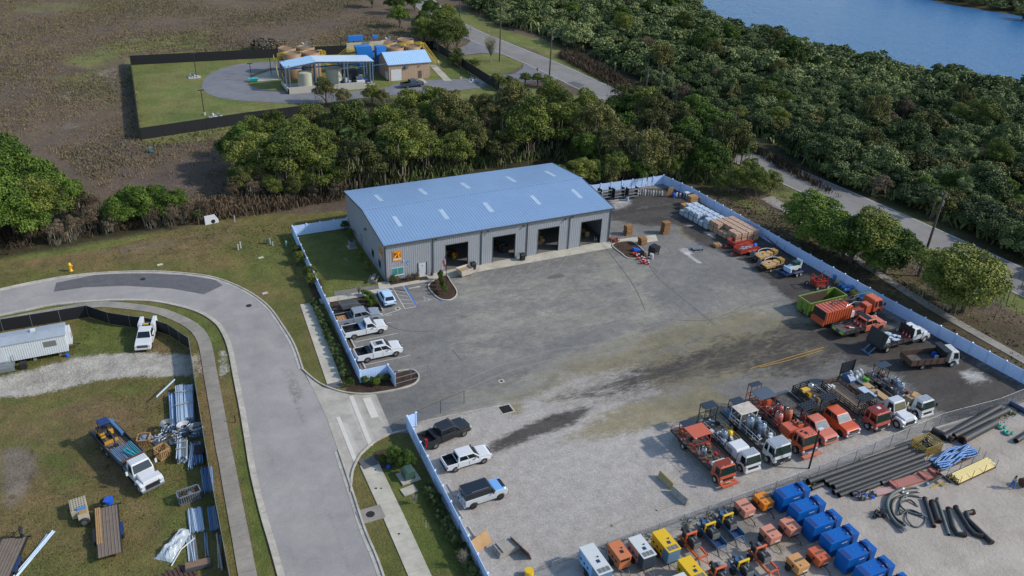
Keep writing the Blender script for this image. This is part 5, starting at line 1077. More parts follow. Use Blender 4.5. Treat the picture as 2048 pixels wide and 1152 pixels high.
# orange flatbed pickup with chevrons
t=pickup('sun-faded orange crew-cab flatbed pickup with yellow chevron tail and red cones',P_salmon,(56.9,-37.1,.045),0,6.6,2.1,2.0,4.4,'crew',.42,rimd_m,'flatbed_pickup',None,GU);xc,xw,F,R,zb,hw=dims(t)
x0=-4.9;frame_rails(t,x0,xc+.3,.85);deck(t,x0,xc-.1,2.3,.95,dirtysteel);stakes(t,x0+.3,xc-.2,2.25,1.05,.4,chassis_m,2,False)
b=MB();b.box(x0-.06,x0+.02,-1.15,1.15,.8,1.3,greyroof);tg=b.obj('tailboard',t);chev=mat('lime_reflective','a3c51e',.4,0,.03,2)
for y in(-.7,.62):
 b=MB();b.box(x0-.075,x0-.061,y-.33,y+.33,.9,1.22,chev);b.obj('chevron_panel',tg)
arrow_board(t,xc+.15,2.5,2.4,.95);cone(t,xc-.6,.5,1.06);cone(t,xc-.6,0,1.06);cone(t,xc-.55,-.5,1.06);cone(t,xc-.9,-.8,1.06)
b=MB();b.cyl((x0+1.6,.2,1.2),(x0+2.3,-.1,1.2),.14,cone_m,10);b.cyl((x0+1.8,-.2,1.2),(x0+2.4,-.5,1.2),.12,white_m,10);b.obj('loose_cones',t)
# white bonneted flatbed with attenuator panel
t=truck('flatbed_truck','white bonneted flatbed truck with a tall black panel and white bags on its deck',58.1,-41.65,0,GU)
xc=conv_truck(t,P_white,5.1,2.25,1.5,2.5);frame_rails(t,-4.3,xc+.3,.95);deck(t,-4.3,xc-.2,2.45,1.1,dirtysteel);duals(t,-2.6,2.3,.48);stakes(t,-3.4,xc-.9,2.4,1.2,.5,chassis_m,2,False)
b=MB();b.T=Matrix.Translation((-4.3,0,0))@Matrix.Rotation(rad(12),4,'Y');b.box(-.08,0,-1.45,1.45,1.2,3.2,board_m);b.box(-.12,-.08,-1.0,-.9,1.2,3.2,blk);b.obj('arrow_board',t)
b=MB();b.box(-3.9,-2.7,-1.1,-.1,1.2,2.1,white_m);b.lathe((-3.3,-.6,2.1),[(.4,0),(.35,.15),(.15,.2)],dark_gear,12);b.obj('paint_machine',t);clutter(t,-3.9,-2.6,.1,1.1,1.2,[dark_gear,white_m,grey_gear],12,60,.5)
bagw=mat('white_sacks','a9b6c4',.6,0,.12,4);b=MB();R_=random.Random(6)
for i in range(26):b.cbox(R_.uniform(-2.3,-.2),R_.uniform(-.85,.85),1.2+.16*(i//8),.62,.42,.17,bagw,R_.uniform(-40,40),R_.uniform(-8,8))
b.obj('sack_load',t,bev=.05);b=MB();b.box(xc-.35,xc-.25,-1.15,1.15,1.2,2.7,blk);b.box(xc-.4,xc-.2,-.6,-.4,2.7,2.95,blk);b.box(xc-.4,xc-.2,.4,.6,2.7,2.95,blk);b.obj('headboard',t)
for y in(-.9,-.4,.1):cone(t,xc-.7,y,1.2,1)
b=MB();
for y in(-.5,.4):b.T=Matrix.Translation((-4.35,y,.9))@Matrix.Rotation(rad(-35),4,'Y');b.box(-1.4,0,-.08,.08,0,.08,steel_:=mat('ramp_steel','5a7390',.4,.4,.1,3))
b.T=None;b.box(-5.5,-5.2,-.8,.7,.05,.2,steel_);b.obj('lift_gate',t)
# white cab-over dump bed
t=truck('dump_truck','white cab-over truck with a rusty open dump bed, parked at a slant by the fence',58.4,-46.9,rad(-14),GU)
R_=cabover(t,P_white,3.5,2.05,.6,2.35,1.5);frame_rails(t,-3.6,R_+.3)
for s in(-1,1):wheel(t,2.7,s*.87,.4,.26,rimw_m)
duals(t,-1.6,2.1,.4);b=MB();b.box(-3.6,1.3,-1.15,1.15,.9,.98,dirtysteel);b.obj('bed_floor',t)
for y0,y1 in((-1.2,-1.15),(1.15,1.2)):
 b=MB();b.box(-3.6,1.3,y0,y1,.9,1.75,rust_m)
 for i in range(6):x=-3.6+i*.95;b.box(x,x+.1,y0-.04 if y0<0 else y1,y0 if y0<0 else y1+.04,.9,1.75,rust_m)
 b.obj('bed_side',t)
b=MB();b.box(-3.66,-3.6,-1.2,1.2,.9,1.7,rust_m);b.obj('tailgate',t);b=MB();b.box(1.3,1.36,-1.15,1.15,.98,2.55,blk);b.box(.9,1.9,-1.2,1.2,2.55,2.62,board_m);b.obj('headboard',t)
b=MB();b.lathe((.7,-.2,.98),[(.25,0),(.25,.5)],bagw,10);b.cbox(.9,.6,.98,.5,.4,.5,bluep_m,15);b.obj('buckets',t)
# ================= YARD STOCK AND SMALL THINGS =================
def pt(px,py,z=0):p=A2(px,py,z);return(p[0],p[1],.045)
steel_rack=mat('grey_rack_steel','606468',.5,.4,.15,3,grime=.25);pal_m=mat('pallet_wood','8f6b47',.85,0,.2,2.5,grime=.35,gc='4e3a28')
# steel part racks along the rear fence
def rack(x,y,label,seed,n=3):
 t=thing('parts_rack',label,'rack',(x,y,.045),rad(-2),'steel racks along the rear fence');b=MB();w_=2.0
 for s in(-1,1):
  for yy in(-.5,.5):b.box(s*w_/2-.04,s*w_/2+.04,yy-.04,yy+.04,0,2.2,chassis_m)
  b.box(s*w_/2-.02,s*w_/2+.02,-.5,.5,.3,2.1,chassis_m)
 b.obj('upright',t);R_=random.Random(seed)
 for k,z in enumerate((.25,.85,1.55)):
  b=MB();b.T=Matrix.Translation((0,-.15-.0*k,z))@Matrix.Rotation(rad(-22),4,'X');b.box(-w_/2,w_/2,-.5,.45,0,.05,steel_rack);b.box(-w_/2,w_/2,-.55,-.5,0,.2,steel_rack)
  for i in range(9):x_=-.9+i*.22;b.box(x_,x_+R_.uniform(.06,.15),-.45,R_.uniform(0,.45),.05,R_.uniform(.12,.3),galv if R_.random()<.7 else blk)
  b.T=None;b.obj('shelf',t)
 return t
for px,py,l_,s_ in((1187,401,'steel rack half hidden behind the workshop roof corner',1),(1209,398,'grey steel rack with a hanging hoop, nearest the roof corner',2),(1235,397,'grey steel rack of small parts, between two other racks',3),(1262,396,'grey steel rack behind the paint barrel, with a white triangle frame',4)):
 t=rack(*A2(px,py),l_,s_)
 if s_==4:b=MB();b.bar((.8,-.75,1.0),(1.2,-.8,1.6),.06,white_m);b.bar((1.2,-.8,1.6),(1.6,-.75,.9),.06,white_m);b.bar((.8,-.75,1.0),(1.6,-.75,.9),.06,white_m);b.obj('triangle_frame',t)
 if s_==2:b=MB();b.tube([(-1.05,-.7+.0*a,1.3+.45*math.sin(a))if 0 else(-1.05+.18*math.cos(a),-.7,1.2+.5*math.sin(a))for a in[i*math.pi/6 for i in range(12)]],.04,white_m,6,True);b.obj('hoop',t)
def drum(px,py,mt_,label,lie=False,group=None,z=.045,rz=0,r=.3,h=.88,name='drum',topm=None):
 p=A2(px,py);t=MB();prof=[(r,0),(r,h*.33),(r*1.04,h*.35),(r,h*.37),(r,h*.65),(r*1.04,h*.67),(r,h*.69),(r,h)]
 if lie:t.T=Matrix.Translation((0,0,r))@Matrix.Rotation(rad(90),4,'Y')@Matrix.Translation((0,0,-h/2))
 t.lathe((0,0,0),prof,mt_,14)
 if topm:t.cyl((0,0,h),(0,0,h+.012),r*.92,topm,14)
 o=t.obj(name,None,(p[0],p[1],z),rz);return tag(o,label,'drum',group)
dr_blue=mat('drum_light_blue','4a80b8',.45,.1,.12,2,grime=.25);dr_yel=mat('drum_yellow','a08428',.5,.1,.15,2,grime=.3);dr_ora=mat('drum_ochre','a36a1c',.5,.1,.15,2,grime=.3)
drum(1254,402,mat('drum_paint_splashed','8ba4bd',.5,0,.2,2.5,grime=.4,gc='a05a40'),'paint-splashed pale blue drum standing before the steel racks',topm=rust_m)
R_=random.Random(11)
can_m=[mat('canister_white','a9b0b5',.5,.1,.12,3,grime=.3),mat('canister_tan','94806a',.5,0,.15,3,grime=.3),mat('canister_grey','7e878c',.5,.2,.12,3,grime=.3)]
for i,px in enumerate((1276,1281.5,1286,1291,1297,1302,1307.5,1313,1319,1325)):
 b=MB();h_=(1.35,1.3,1.4,1.25,1.1,1.0,1.05,1.0,.85,.85)[i];b.lathe((0,0,0),[(.22,0),(.22,h_*.75),(.14,h_*.9),(.06,h_)],can_m[(i*2)%3],12);p=A2(px,392.5-.05*i)
 tag(b.obj('gas_cylinder',None,(p[0],p[1]+.3,.045)),'pale canister along the rear fence, %s from the racks'%nth(i),'canister','canisters along the rear fence')
b=MB();b.T=Matrix.Rotation(rad(14),4,'X');b.box(-.62,.62,-.03,.03,0,2.1,mat('tan_board','94784f',.8,0,.12,1.5));b.cyl((0,-.04,1.0),(0,-.03,1.0),.06,blk,8);p=A2(1336,392.5);tag(b.obj('leaning_board',None,(p[0],p[1]-.2,.045)),'tall tan board leaning on the rear white fence','board')
t=thing('tool_stand','dark blue pipe stand beside the leaning tan board','stand',pt(1352,393),0);clutter(t,-.8,.8,-.4,.4,0,[dark_gear,bluep_m,white_m],12,71,.5);b=MB();b.bar((-.8,.2,0),(-.8,.2,2),.04,blk);b.bar((.8,.2,0),(.8,.2,2),.04,blk);b.bar((-.8,.2,2),(.8,.2,2),.04,blk);b.obj('stand_frame',t)
t=thing('small_table','white metal table in the rear corner of the yard','table',pt(1376,396),0);b=MB();b.box(-.8,.8,-.4,.4,1.1,1.17,white_m);b.obj('table_top',t)
for x in(-.72,.72):
 for y in(-.33,.33):b=MB();b.box(x-.04,x+.04,y-.04,y+.04,0,1.1,white_m);b.obj('leg',t)
 # stacks of pallets
def pallet_mesh():
 b=MB()
 for i in range(7):b.box(-.6,.6,-.5+i*.15,-.4+i*.15,.115,.14,pal_m)
 for y in(-.5,-.05,.4):b.box(-.6,.6,y,y+.1,.03,.114,pal_m)
 for x in(-.6,-.05,.5):b.box(x,x+.1,-.5,.5,0,.028,pal_m)
 return b
PM=None
def pstack(px,py,n,label,seed,rz=0,jit=.06,x=None):
 global PM
 R_=random.Random(seed);p=A2(px,py)if x is None else(px,py)
 for k in range(n):
  if PM is None:o=pallet_mesh().obj('pallet');PM=o.data
  else:o=bpy.data.objects.new('pallet',PM);COL.objects.link(o)
  o.location=(p[0]+R_.uniform(-jit,jit),p[1]+R_.uniform(-jit,jit),.046+k*.142);o.rotation_euler[2]=rad(rz+R_.uniform(-5,5));tag(o,'wooden pallet, %s from the ground, in '%nth(k)+label,'pallet','pallets in '+label)
pstack(42.6,1.2,12,'the stack by the workshop corner',1,5,.07,1);pstack(42.8,-2.9,9,'the low stack by the dirt island',2,8,.1,1);pstack(48.8,-.7,15,'the tallest stack by the kerb end',3,0,.07,1)
cb_m=mat('brown_board_stack','9c7850',.85,0,.15,2,grime=.15,strip=(2,6,.6))
for px,py,w_,h_,l_ in((1370,418,1.5,1.1,'low brown stack of boards left of the white bags'),(1383,411,1.6,1.9,'taller brown stack of boards behind the low one'),(1395,402,1.6,.9,'grey-brown board stack against the fence corner')):
 b=MB();R_=random.Random(w_*7+h_)
 for k in range(int(h_/.19)):b.cbox(R_.uniform(-.06,.06),R_.uniform(-.06,.06),k*.19,w_,1.2,.175,cb_m,R_.uniform(-3,3))
 tag(b.obj('board_stack',None,pt(px,py)),l_,'board stack')
 # bagged material on pallets: white wrapped and tan boxes, two high, filling the fence side
bw=mat('white_bag_pallet','aebccb',.5,0,.2,5,grime=.05,gc='6c7680',bump=.5);bt=mat('tan_bag_pallet','b3947c',.45,0,.2,3,grime=.1,gc='7a6252',bump=.3)
def bagpal(x,y,z,mt_,label,grp,cache={}):
 if mt_.name not in cache:
  b=MB()
  for i in range(3):b.box(-.5+.33*i,-.2+.33*i,-.5,.5,0,.12,pal_m)
  R_=random.Random(4)
  for k in range(4):
   for i in range(2):
    for j in range(2):b.cbox(-.27+.54*i+R_.uniform(-.03,.03),-.25+.5*j+R_.uniform(-.03,.03),.12+k*.2,.53,.49,.195,mt_,R_.uniform(-4,4))
  o=b.obj('bag_pallet',bev=.04);cache[mt_.name]=o.data;md=True
 else:o=bpy.data.objects.new('bag_pallet',cache[mt_.name]);COL.objects.link(o);bv=o.modifiers.new('bevel','BEVEL');bv.width=.04;bv.segments=2;bv.limit_method='ANGLE'
 o.location=(x,y,z);o.rotation_euler[2]=random.Random(x*31+y).uniform(-.08,.08);tag(o,label,'bag pallet',grp)
x0,y0=A2(1390,452);
wA=[A2(1380,428),A2(1400,447),A2(1385,405,1.9),A2(1436,418,1.9)]
for i in range(6):
 for j in range(3):
  x,y=56.2+j*1.3+(i>3)*0+.12*i,4.6-i*1.25
  if x>62.3:continue
  for k in range(2):
   if k==1 and(j==0 and i in(0,4)):continue
   bagpal(x+(0 if j else .1),y,.05+k*.94,bw,'white bag pallet, %s layer, %s row from the back corner, %s from the yard side'%(('lower','upper')[k],nth(i),nth(j)),'white bag pallets by the fence')
for i in range(6):
 for j in range(4):
  x,y=57.3+j*1.25+.1*i,-2.7-i*1.1
  if x>62.6:continue
  for k in range(2):
   if k==1 and j==0 and i in(2,3):continue
   bagpal(x,y,.05+k*.94,bt,'tan bag pallet, %s layer, %s row after the white bags, %s from the yard side'%(('lower','upper')[k],nth(i),nth(j)),'tan bag pallets by the fence')
   # red engine beside the corner, carts, cluttered dirt island
t=thing('pressure_washer','small red engine unit at the workshop right corner','engine',pt(1229,484),0);clutter(t,-.6,.6,-.5,.6,0,[red_gear,dark_gear,red_gear],18,81,.45);b=MB();b.tube([(-.6,-.5,.3),(-.6,-.5,.9),(.6,-.5,.9),(.6,-.5,.3)],.03,redpost,5);b.obj('frame',t)
buck=mat('bucket_red_orange','c2331e',.45,0,.12,4);lidw=mat('bucket_lid_white','b8bdc2',.5)
R_=random.Random(5)
for i in range(19):
 f_=i/18;px=1266+30*min(1,f_*1.25)+R_.uniform(-4,4);py=508+22*min(1,f_*1.2)+R_.uniform(-3,3)
 if i>13:px,py=R_.uniform(1283,1302),R_.uniform(523,530)
 b=MB();b.lathe((0,0,0),[(.14,0),(.17,.38)],buck,10);b.cyl((0,0,.38),(0,0,.4),.17,lidw if R_.random()<.35 else buck,10)
 tag(b.obj('bucket',None,pt(px,py)),'red-orange bucket in the dirt island heap, %s from its upper left end'%nth(i),'bucket','red buckets by the dirt island')
b=MB();b.T=Matrix.Rotation(rad(20),4,'Y');b.box(-.7,.7,-.4,.4,0,.35,bluep_m);tag(b.obj('blue_case',None,pt(1272,502)),'blue case lying on the dirt island behind the buckets','case')
t=thing('tip_hopper','black tilted hopper on the asphalt beside the dirt island','hopper',pt(1307,509),rad(15));b=MB();b.prism([(-.7,.5),(-.5,1.4),(.7,1.5),(.5,.6)],-.7,.7,blk);b.obj('bin',t);b=MB();b.box(-.6,-.45,-.6,-.45,0,.6,rust_m);b.box(.45,.6,.45,.6,0,.6,rust_m);b.box(-.6,-.45,.45,.6,0,.6,rust_m);b.box(.45,.6,-.6,-.45,0,.6,rust_m);b.obj('leg',t)
drum(1303,518,can_m[0],'white paint drum beside the black hopper',r=.32,h=.85);drum(1291,513,can_m[1],'beige barrel between the buckets and the black hopper',r=.3,h=.8)
t=thing('wire_cart','grey wire basket cart at the end of the kerb by spilled white paint','cart',pt(1394,500),rad(-10));b=MB()
for z in(.35,.7,1.05):
 for s in(-1,1):b.bar((-.9,s*.5,z),(.9,s*.5,z),.018,galv);b.bar((s*.9,-.5,z),(s*.9,.5,z),.018,galv)
for i in range(7):
 for s in(-1,1):b.bar((-.9+i*.3,s*.5,.35),(-.9+i*.3,s*.5,1.05),.014,galv)
b.obj('basket',t);b=MB();b.box(-.9,.9,-.5,.5,.3,.35,galv);b.bar((.9,0,.35),(1.7,0,.3),.04,galv);b.obj('base',t)
for x in(-.7,.7):
 for y in(-.45,.45):wheel(t,x,y,.15,.08,rimd_m)
b=MB()
for i in range(4):b.cbox(-.45+.3*i,0,.12,.22,1.1,.35,woodn_m,R_.uniform(-4,4))
b.box(-.6,.6,-.5,.5,0,.12,pal_m);tag(b.obj('lumber_pallet',None,pt(1434,493)),'small pallet of pale blocks left of the red trailers','pallet')
# red dump trailers, seeders with hoops, blue trailer, red machine
def trailer_box(label,px,py,rz,L_,W_,h,col,n=2,group=None,fl=.55,name='box_trailer'):
 p=A2(px,py);t=thing(name,label,'trailer',(p[0],p[1],.045),rad(rz),group);hw=W_/2
 b=MB();b.box(-L_/2,L_/2,-hw,hw,fl,fl+.06,col);b.obj('floor',t)
 b=MB()
 for s in(-1,1):b.prism([(-L_/2,fl+.06),(-L_/2,fl+h*.8),(-L_/2+.4,fl+h),(L_/2-.9,fl+h),(L_/2,fl+h*.45),(L_/2,fl+.06)],s*hw-(.07 if s>0 else 0),s*hw+(0 if s>0 else .07),col)
 b.obj('side',t);b=MB();b.box(-L_/2,-L_/2+.06,-hw+.07,hw-.07,fl+.06,fl+h*.8,col);b.obj('front_panel',t)
 b=MB();b.bar((-L_/2-1.2,0,.45),(-L_/2,-hw*.6,.5),.06,col);b.bar((-L_/2-1.2,0,.45),(-L_/2,hw*.6,.5),.06,col);b.bar((-L_/2-1.2,0,0.05),(-L_/2-1.2,0,.8),.04,col);b.obj('drawbar',t)
 for i in range(n):
  for s in(-1,1):wheel(t,(i-(n-1)/2)*.8+.4,s*(hw+.12),.33,.2,rimw_m)
 b=MB();
 for s in(-1,1):b.box(.4-n*.45,.4+n*.45,s*hw+(0 if s>0 else-.26),s*hw+(.26 if s>0 else 0),.68,.72,col)
 b.obj('mudguard',t);return t
trailer_box('empty red open trailer against the tan bags',1479,491,4,4.1,1.9,.75,P_trail_red,2,'red trailers')
t=trailer_box('red open trailer loaded with grey sacks and a blue barrel',1492,506,4,4.3,1.8,.8,P_trail_red,2,'red trailers');b=MB();R_=random.Random(9);gs=mat('grey_sacks','7f8d99',.6,0,.2,4)
for i in range(16):b.cbox(R_.uniform(-1.3,1.2),R_.uniform(-.55,.55),.62+.18*(i//6),.62,.42,.22,gs,R_.uniform(-60,60),R_.uniform(-10,10))
b.obj('sack_load',t,bev=.04);b=MB();b.cyl((1.1,-.5,1.05),(1.9,.1,1.05),.3,bluep_m,14);b.obj('barrel_load',t)
tanp=mat('ochre_plastic','b08c58',.5,0,.1,1.2,grime=.15);tanb=mat('ochre_box','9c7a34',.5,0,.1,2)
for px,py,l_,q in((1528,522,'ochre machine trailer with white hoops beside the loaded red trailer',0),(1541,540,'ochre machine trailer with white hoops beside the blue trailer',1)):
 p=A2(px,py);t=thing('hopper_trailer',l_,'trailer',(p[0]+.2,p[1]+.3,.045),rad(2),'ochre machine trailers');b=MB();b.box(-2.0,2.0,-.7,.7,.5,.62,blk);b.bar((-2.9,0,.45),(-2,0,.55),.06,blk);b.obj('chassis',t)
 b=MB();b.prism([(-1.6,.65),(-1.8,1.1),(-.1,1.15),(0,.7)],-.85,.85,tanp);b.cyl((-.1,0,.62),(-.1,0,1.15),.84,tanp,20,smooth=False);b.cyl((-.5,0,1.16),(-.5,0,1.25),.14,rust_m,8);b.obj('hopper_lid',t,bev=.03)
 b=MB();b.cyl((.95,0,.62),(.95,0,1.22),.55,tanp,16,smooth=False);b.obj('round_lid',t,bev=.03);b=MB();b.box(1.5,2.3,-.5,.6,.62,1.45,tanb);b.obj('engine_box',t,bev=.03)
 b=MB();b.tube([(.3+1.6*math.cos(a),.95*math.sin(a),1.35+.15*math.sin(a))for a in[i*math.pi/12 for i in range(-2,15)]],.045,white_m,6);b.tube([(.4+1.9*math.cos(a),-.95*math.sin(a),1.0)for a in[i*math.pi/12 for i in range(0,12)]],.045,mat('grey_hose','76808a',.5),6);b.obj('hoop',t)
 for s in(-1,1):wheel(t,-.9 if q else 1.9,s*.95,.3,.18,rimw_m)
 b=MB();b.box(-2.3,-1.8,-.5,.5,.3,.8,blk);b.cbox(-2.1,.6,.7,.4,.6,.9,mat('slate_cover','43505c',.6),20,20);b.obj('engine',t)
t=trailer_box('navy blue twin-axle trailer carrying a white and green compact loader',1583,549,3,4.6,1.8,.35,P_blue,2);p=t.location
t2=thing('compact_loader','white compact loader with a green cab top sitting on the navy trailer','loader',(p[0]+.2,p[1],p[2]+.62),rad(3));b=MB();b.prism([(-1.2,.25),(-1.2,.9),(-.4,1.1),(.9,1.0),(1.1,.3)],-.5,.5,white_m);b.obj('body',t2,bev=.05)
b=MB();b.box(-.5,.8,-.45,.45,1.0,1.6,mat('dark_green_glass','1d3a34',.2),(-.35,.6,-.4,.4));b.obj('cab',t2,bev=.04);b=MB();b.prism([(.6,1.0),(.9,1.75),(1.0,1.75),(.95,.9)],-.55,.55,white_m);b.prism([(-1.4,.1),(-1.5,.9),(-1.3,.9),(-1.1,.1)],-.75,.75,P_lblue);b.obj('arm_frame',t2)
for x in(-.7,.7):
 for s in(-1,1):wheel(t2,x,s*.6,.3,.25,rimd_m)
t=thing('red_wheeled_lift','rusty red wheeled frame machine between the navy trailer and the drums','machine',pt(1636,574),rad(-8));b=MB();b.box(-1.1,1.0,-.8,.8,.5,.62,redpost);b.box(-.9,.8,-.7,.7,.62,1.1,red_gear)
for x in(-1.0,.9):
 for y in(-.75,.75):b.box(x-.05,x+.05,y-.05,y+.05,.5,2.1,redpost)
b.box(-1.0,.9,-.8,-.7,1.3,1.4,redpost);b.box(-1.0,.9,.7,.8,1.3,1.4,redpost);b.box(-1.05,-.95,-.8,.8,2.0,2.1,redpost);b.obj('frame',t);b=MB();b.tube([(.9+.5*math.cos(a),.75*math.sin(a),2.0+.4*math.cos(a))for a in[i*math.pi/6 for i in range(12)]],.03,redpost,5,True);b.obj('hoop',t);clutter(t,-.6,.8,-.6,.6,1.1,[red_gear,dark_gear],12,91,.4)
for x,y in((-1.5,.9),(-.9,-1.0),(1.0,-1.0)):wheel(t,x,y,.38,.2,rimw_m)
DR=[(1668,560,'b',0),(1674,569,'y',1),(1680,573,'b',1),(1685,566,'o',1),(1688,578,'b',1),(1693,584,'b',1),(1700,582,'b',0),(1706,587,'y',1),(1711,592,'y',1),(1716,596,'b',1),(1724,601,'b',1)]
for i,(px,py,c,l_)in enumerate(DR):drum(px,py,{'b':dr_blue,'y':dr_yel,'o':dr_ora}[c],{'b':'light blue drum','y':'dull yellow drum','o':'ochre drum'}[c]+(' lying on its side' if l_ else ' standing upright')+', %s from far end by the long fence'%nth(i),bool(l_),'drums along the long fence',.05,rad(-20+7*(i%4)))
t=thing('stacked_frames','dark steel frames leaning on the long white fence','steel frame',(61.9,-13.5,.045),0);b=MB()
for i in range(4):b.bar((.0+.1*i,4.0-i*.6,1.7-.25*i),(-.3+.1*i,-4.2+i*.3,.9-.15*i),.05,blk)
for y in(2.2,.2,-1.8):b.bar((-.6,y,0),(.4,y+.5,1.75),.04,blk)
b.obj('bars',t)
# shop front things
def bin_(px,py,label):b=MB();b.box(-.3,.3,-.35,.35,.08,1.0,blk,(-.36,.36,-.4,.4));b.box(-.4,.4,-.44,.42,1.0,1.1,blk,(-.36,.36,-.36,.38));b.cyl((-.3,.38,.1),(.3,.38,.1),.1,tyre_m,8);return tag(b.obj('wheelie_bin',None,(px,py,.06)),label,'bin','black wheeled bins at the shop front')
bin_(13.55,-.9,'black wheeled bin right of the first bay, beside the white hopper');bin_(21.9,-.9,'black wheeled bin standing right of the second bay')
t=thing('tipping_hopper','dented white wheeled hopper of scrap at the first bay','hopper',(11.6,-2.2,.045),rad(12));b=MB();b.add([(-1.1,-.75,1.25),(1.1,-.75,1.25),(1.1,.75,1.25),(-1.1,.75,1.25),(-.8,-.6,.2),(.95,-.6,.2),(.95,.6,.2),(-.8,.6,.2)],[(4,5,1,0),(5,6,2,1),(6,7,3,2),(7,4,0,3),(7,6,5,4)],rusty_white);b.add([(-1.0,-.68,.95),(1.0,-.68,.95),(1.0,.68,.95),(-1.0,.68,.95)],[(0,1,2,3)],cardb);b.obj('bin',t)
for x in(-.6,.8):
 for y in(-.35,.35):wheel(t,x,y,.12,.07,rimd_m)
t=thing('flagpole','thin dark flagpole with a drooping striped flag in the planted island','flagpole',(7.17,-6.13,.09));b=MB();b.cyl((0,0,0),(0,0,6.3),.05,blk,8,.03);b.lathe((0,0,6.3),[(.03,0),(.07,.06),(.03,.12)],mat('gold_ball','a08020',.3,.8),8);b.obj('pole',t)
fr=mat('flag_red','9c3434',.8);fw_=mat('flag_white','b4aeb0',.8);fb=mat('flag_blue','2a3358',.8);b=MB();NF=8
for i in range(9):
 vs=[]
 for j in range(NF+1):
  u=j/NF;x=-.05-.62*u;z0=6.1-1.2*u-.02*math.sin(7*u);y=.08*math.sin(9*u+.4*i);vs+=[(x,y,z0-i*.16),(x,y,z0-(i+1)*.16)]
 b.add(vs,[(2*j,2*j+1,2*j+3,2*j+2)for j in range(NF)],fr if i%2==0 else fw_)
b.obj('flag',t);b=MB();b.add([(-.05,-.012,6.1),(-.3,.05,5.7),(-.3,.05,5.1),(-.05,-.012,5.45)],[(0,1,2,3)],fb);b.obj('flag_canton',t)
t=thing('ac_unit','grey air-conditioning unit on a pad beside the left gable wall','ac unit',(-1.5,12.9,.03));b=MB();b.box(-.45,.45,-.45,.45,.1,1.05,mat('ac_grey','7f888e',.5,.2,strip=(2,14,.6)));b.cyl((0,0,1.05),(0,0,1.08),.38,blk,16);b.obj('case',t,bev=.03);b=MB();b.box(-.7,.7,-.7,.7,0,.1,conc);b.obj('pad',t)
t=thing('picnic_bench','weathered grey bench by the front left corner of the workshop','bench',(-1.6,.9,.03),rad(60));b=MB();b.box(-.9,.9,-.22,.22,.7,.78,walk2);b.obj('table_top',t)
for s in(-1,1):b=MB();b.box(-.9,.9,s*.55-.12,s*.55+.12,.4,.46,walk2);b.obj('seat',t)
for s in(-1,1):b=MB();b.box(s*.6-.06,s*.6+.06,-.55,.55,0,.4,walk2);b.box(s*.6-.06,s*.6+.06,-.15,.15,.4,.7,walk2);b.obj('leg',t)
t=thing('ash_stand','small dark ash stand beside the white door','ash stand',(7.0,-.5,.06));b=MB();b.lathe((0,0,0),[(.2,0),(.2,.35),(.08,.45),(.05,.95),(.09,1.0)],chassis_m,12);b.obj('stand',t)
t=trailer_box('grey mesh-sided utility trailer parked on the mulch bed',690,606,3,2.6,1.5,.6,steel_rack,1,None,.5,'utility_trailer');t.location=(-6.9,-5.6,.07);b=MB()
for i in range(9):b.bar((-1.3,-.7+i*.175,.55),(-1.5,-.7+i*.175,1.6),.016,galv)
b.bar((-1.5,-.72,1.6),(-1.5,.72,1.6),.025,galv);b.obj('ramp_gate',t)
# gate folded by the bed, timber, barriers, wheel stops
t=thing('tube_gate','steel tube gate swung open over the kerbed bed','gate',(-6.85,-25.35,.1),rad(4));b=MB()
for z in(.25,1.05,1.8):b.cyl((0,.1,z),(4.3,.1,z),.03,galv,6)
for x in(0,2.1,4.3):b.cyl((x,.1,.1),(x,.1,1.85),.03,galv,6)
b.obj('frame',t);b=MB();b.cyl((0,0,0),(0,0,2),.06,galv,8);b.obj('post',t)
chain_fence([(-6.9,-33.1),(-3.7,-32.3),(-.5,-31.6)],'short see-through chain link gate panel beside the dark pickup',1.83,3,chain_m,chassis_m,'chain_link_gate')
def barrier(px,py,mt_,label,rz):
 p=A2(px,py);b=MB();prof=[(-.3,0),(-.3,.08),(-.17,.28),(-.09,.82),(.09,.82),(.17,.28),(.3,.08),(.3,0)]
 vs=[(y,x,z)for y in(-1.12,1.12)for x,z in prof];n_=len(prof);b.add(vs,[tuple(range(n_)),tuple(range(2*n_-1,n_-1,-1))]+[(i,i+n_,(i+1)%n_+n_,(i+1)%n_)for i in range(n_)],mt_);return tag(b.obj('concrete_barrier',None,(p[0],p[1],.05),rad(rz),bev=.02),label,'barrier','concrete barriers')
barrier(1332,966,mat('barrier_yellow','a3936a',.85,0,.15,2,grime=.5,gc='5c5040'),'dirty yellow concrete barrier, the upper one',-86);barrier(1359,997,mat('barrier_white','a09c92',.85,0,.15,2,grime=.6,gc='4c443a'),'scuffed white concrete barrier nearest the chain link fence',-82)
gw=mat('grey_timber','9c968d',.9,0,.2,2,grime=.2,gc='4a4440',strip=(1,8,.5))
b=MB()
for k in range(4):
 for i in range(6):b.cbox(0+.04*k,-.6+i*.22,.1+k*.14,2.3,.19,.13,gw,(i%3)-1)
b.cbox(-.7,.0,.67,.15,1.5,.12,gw,0);tag(b.obj('timber_stack',None,pt(1012,1100),rad(8)),'neat stack of grey weathered timbers on the gravel','timber stack')
b=MB();b.T=Matrix.Rotation(rad(-38),4,'X');b.box(-1.2,1.2,-.03,.03,0,1.3,woodn_m);tag(b.obj('plywood_sheet',None,pt(966,1098),rad(22)),'splintered tan plywood sheet propped by the fence','plywood sheet')
b=MB();b.T=Matrix.Rotation(rad(-20),4,'Y');b.box(-.04,.04,-1.35,1.35,0,1.0,rust_m);tag(b.obj('steel_sheet',None,pt(1044,1102),rad(15)),'rusty dark sheet standing on edge beside the timber stack','steel sheet')
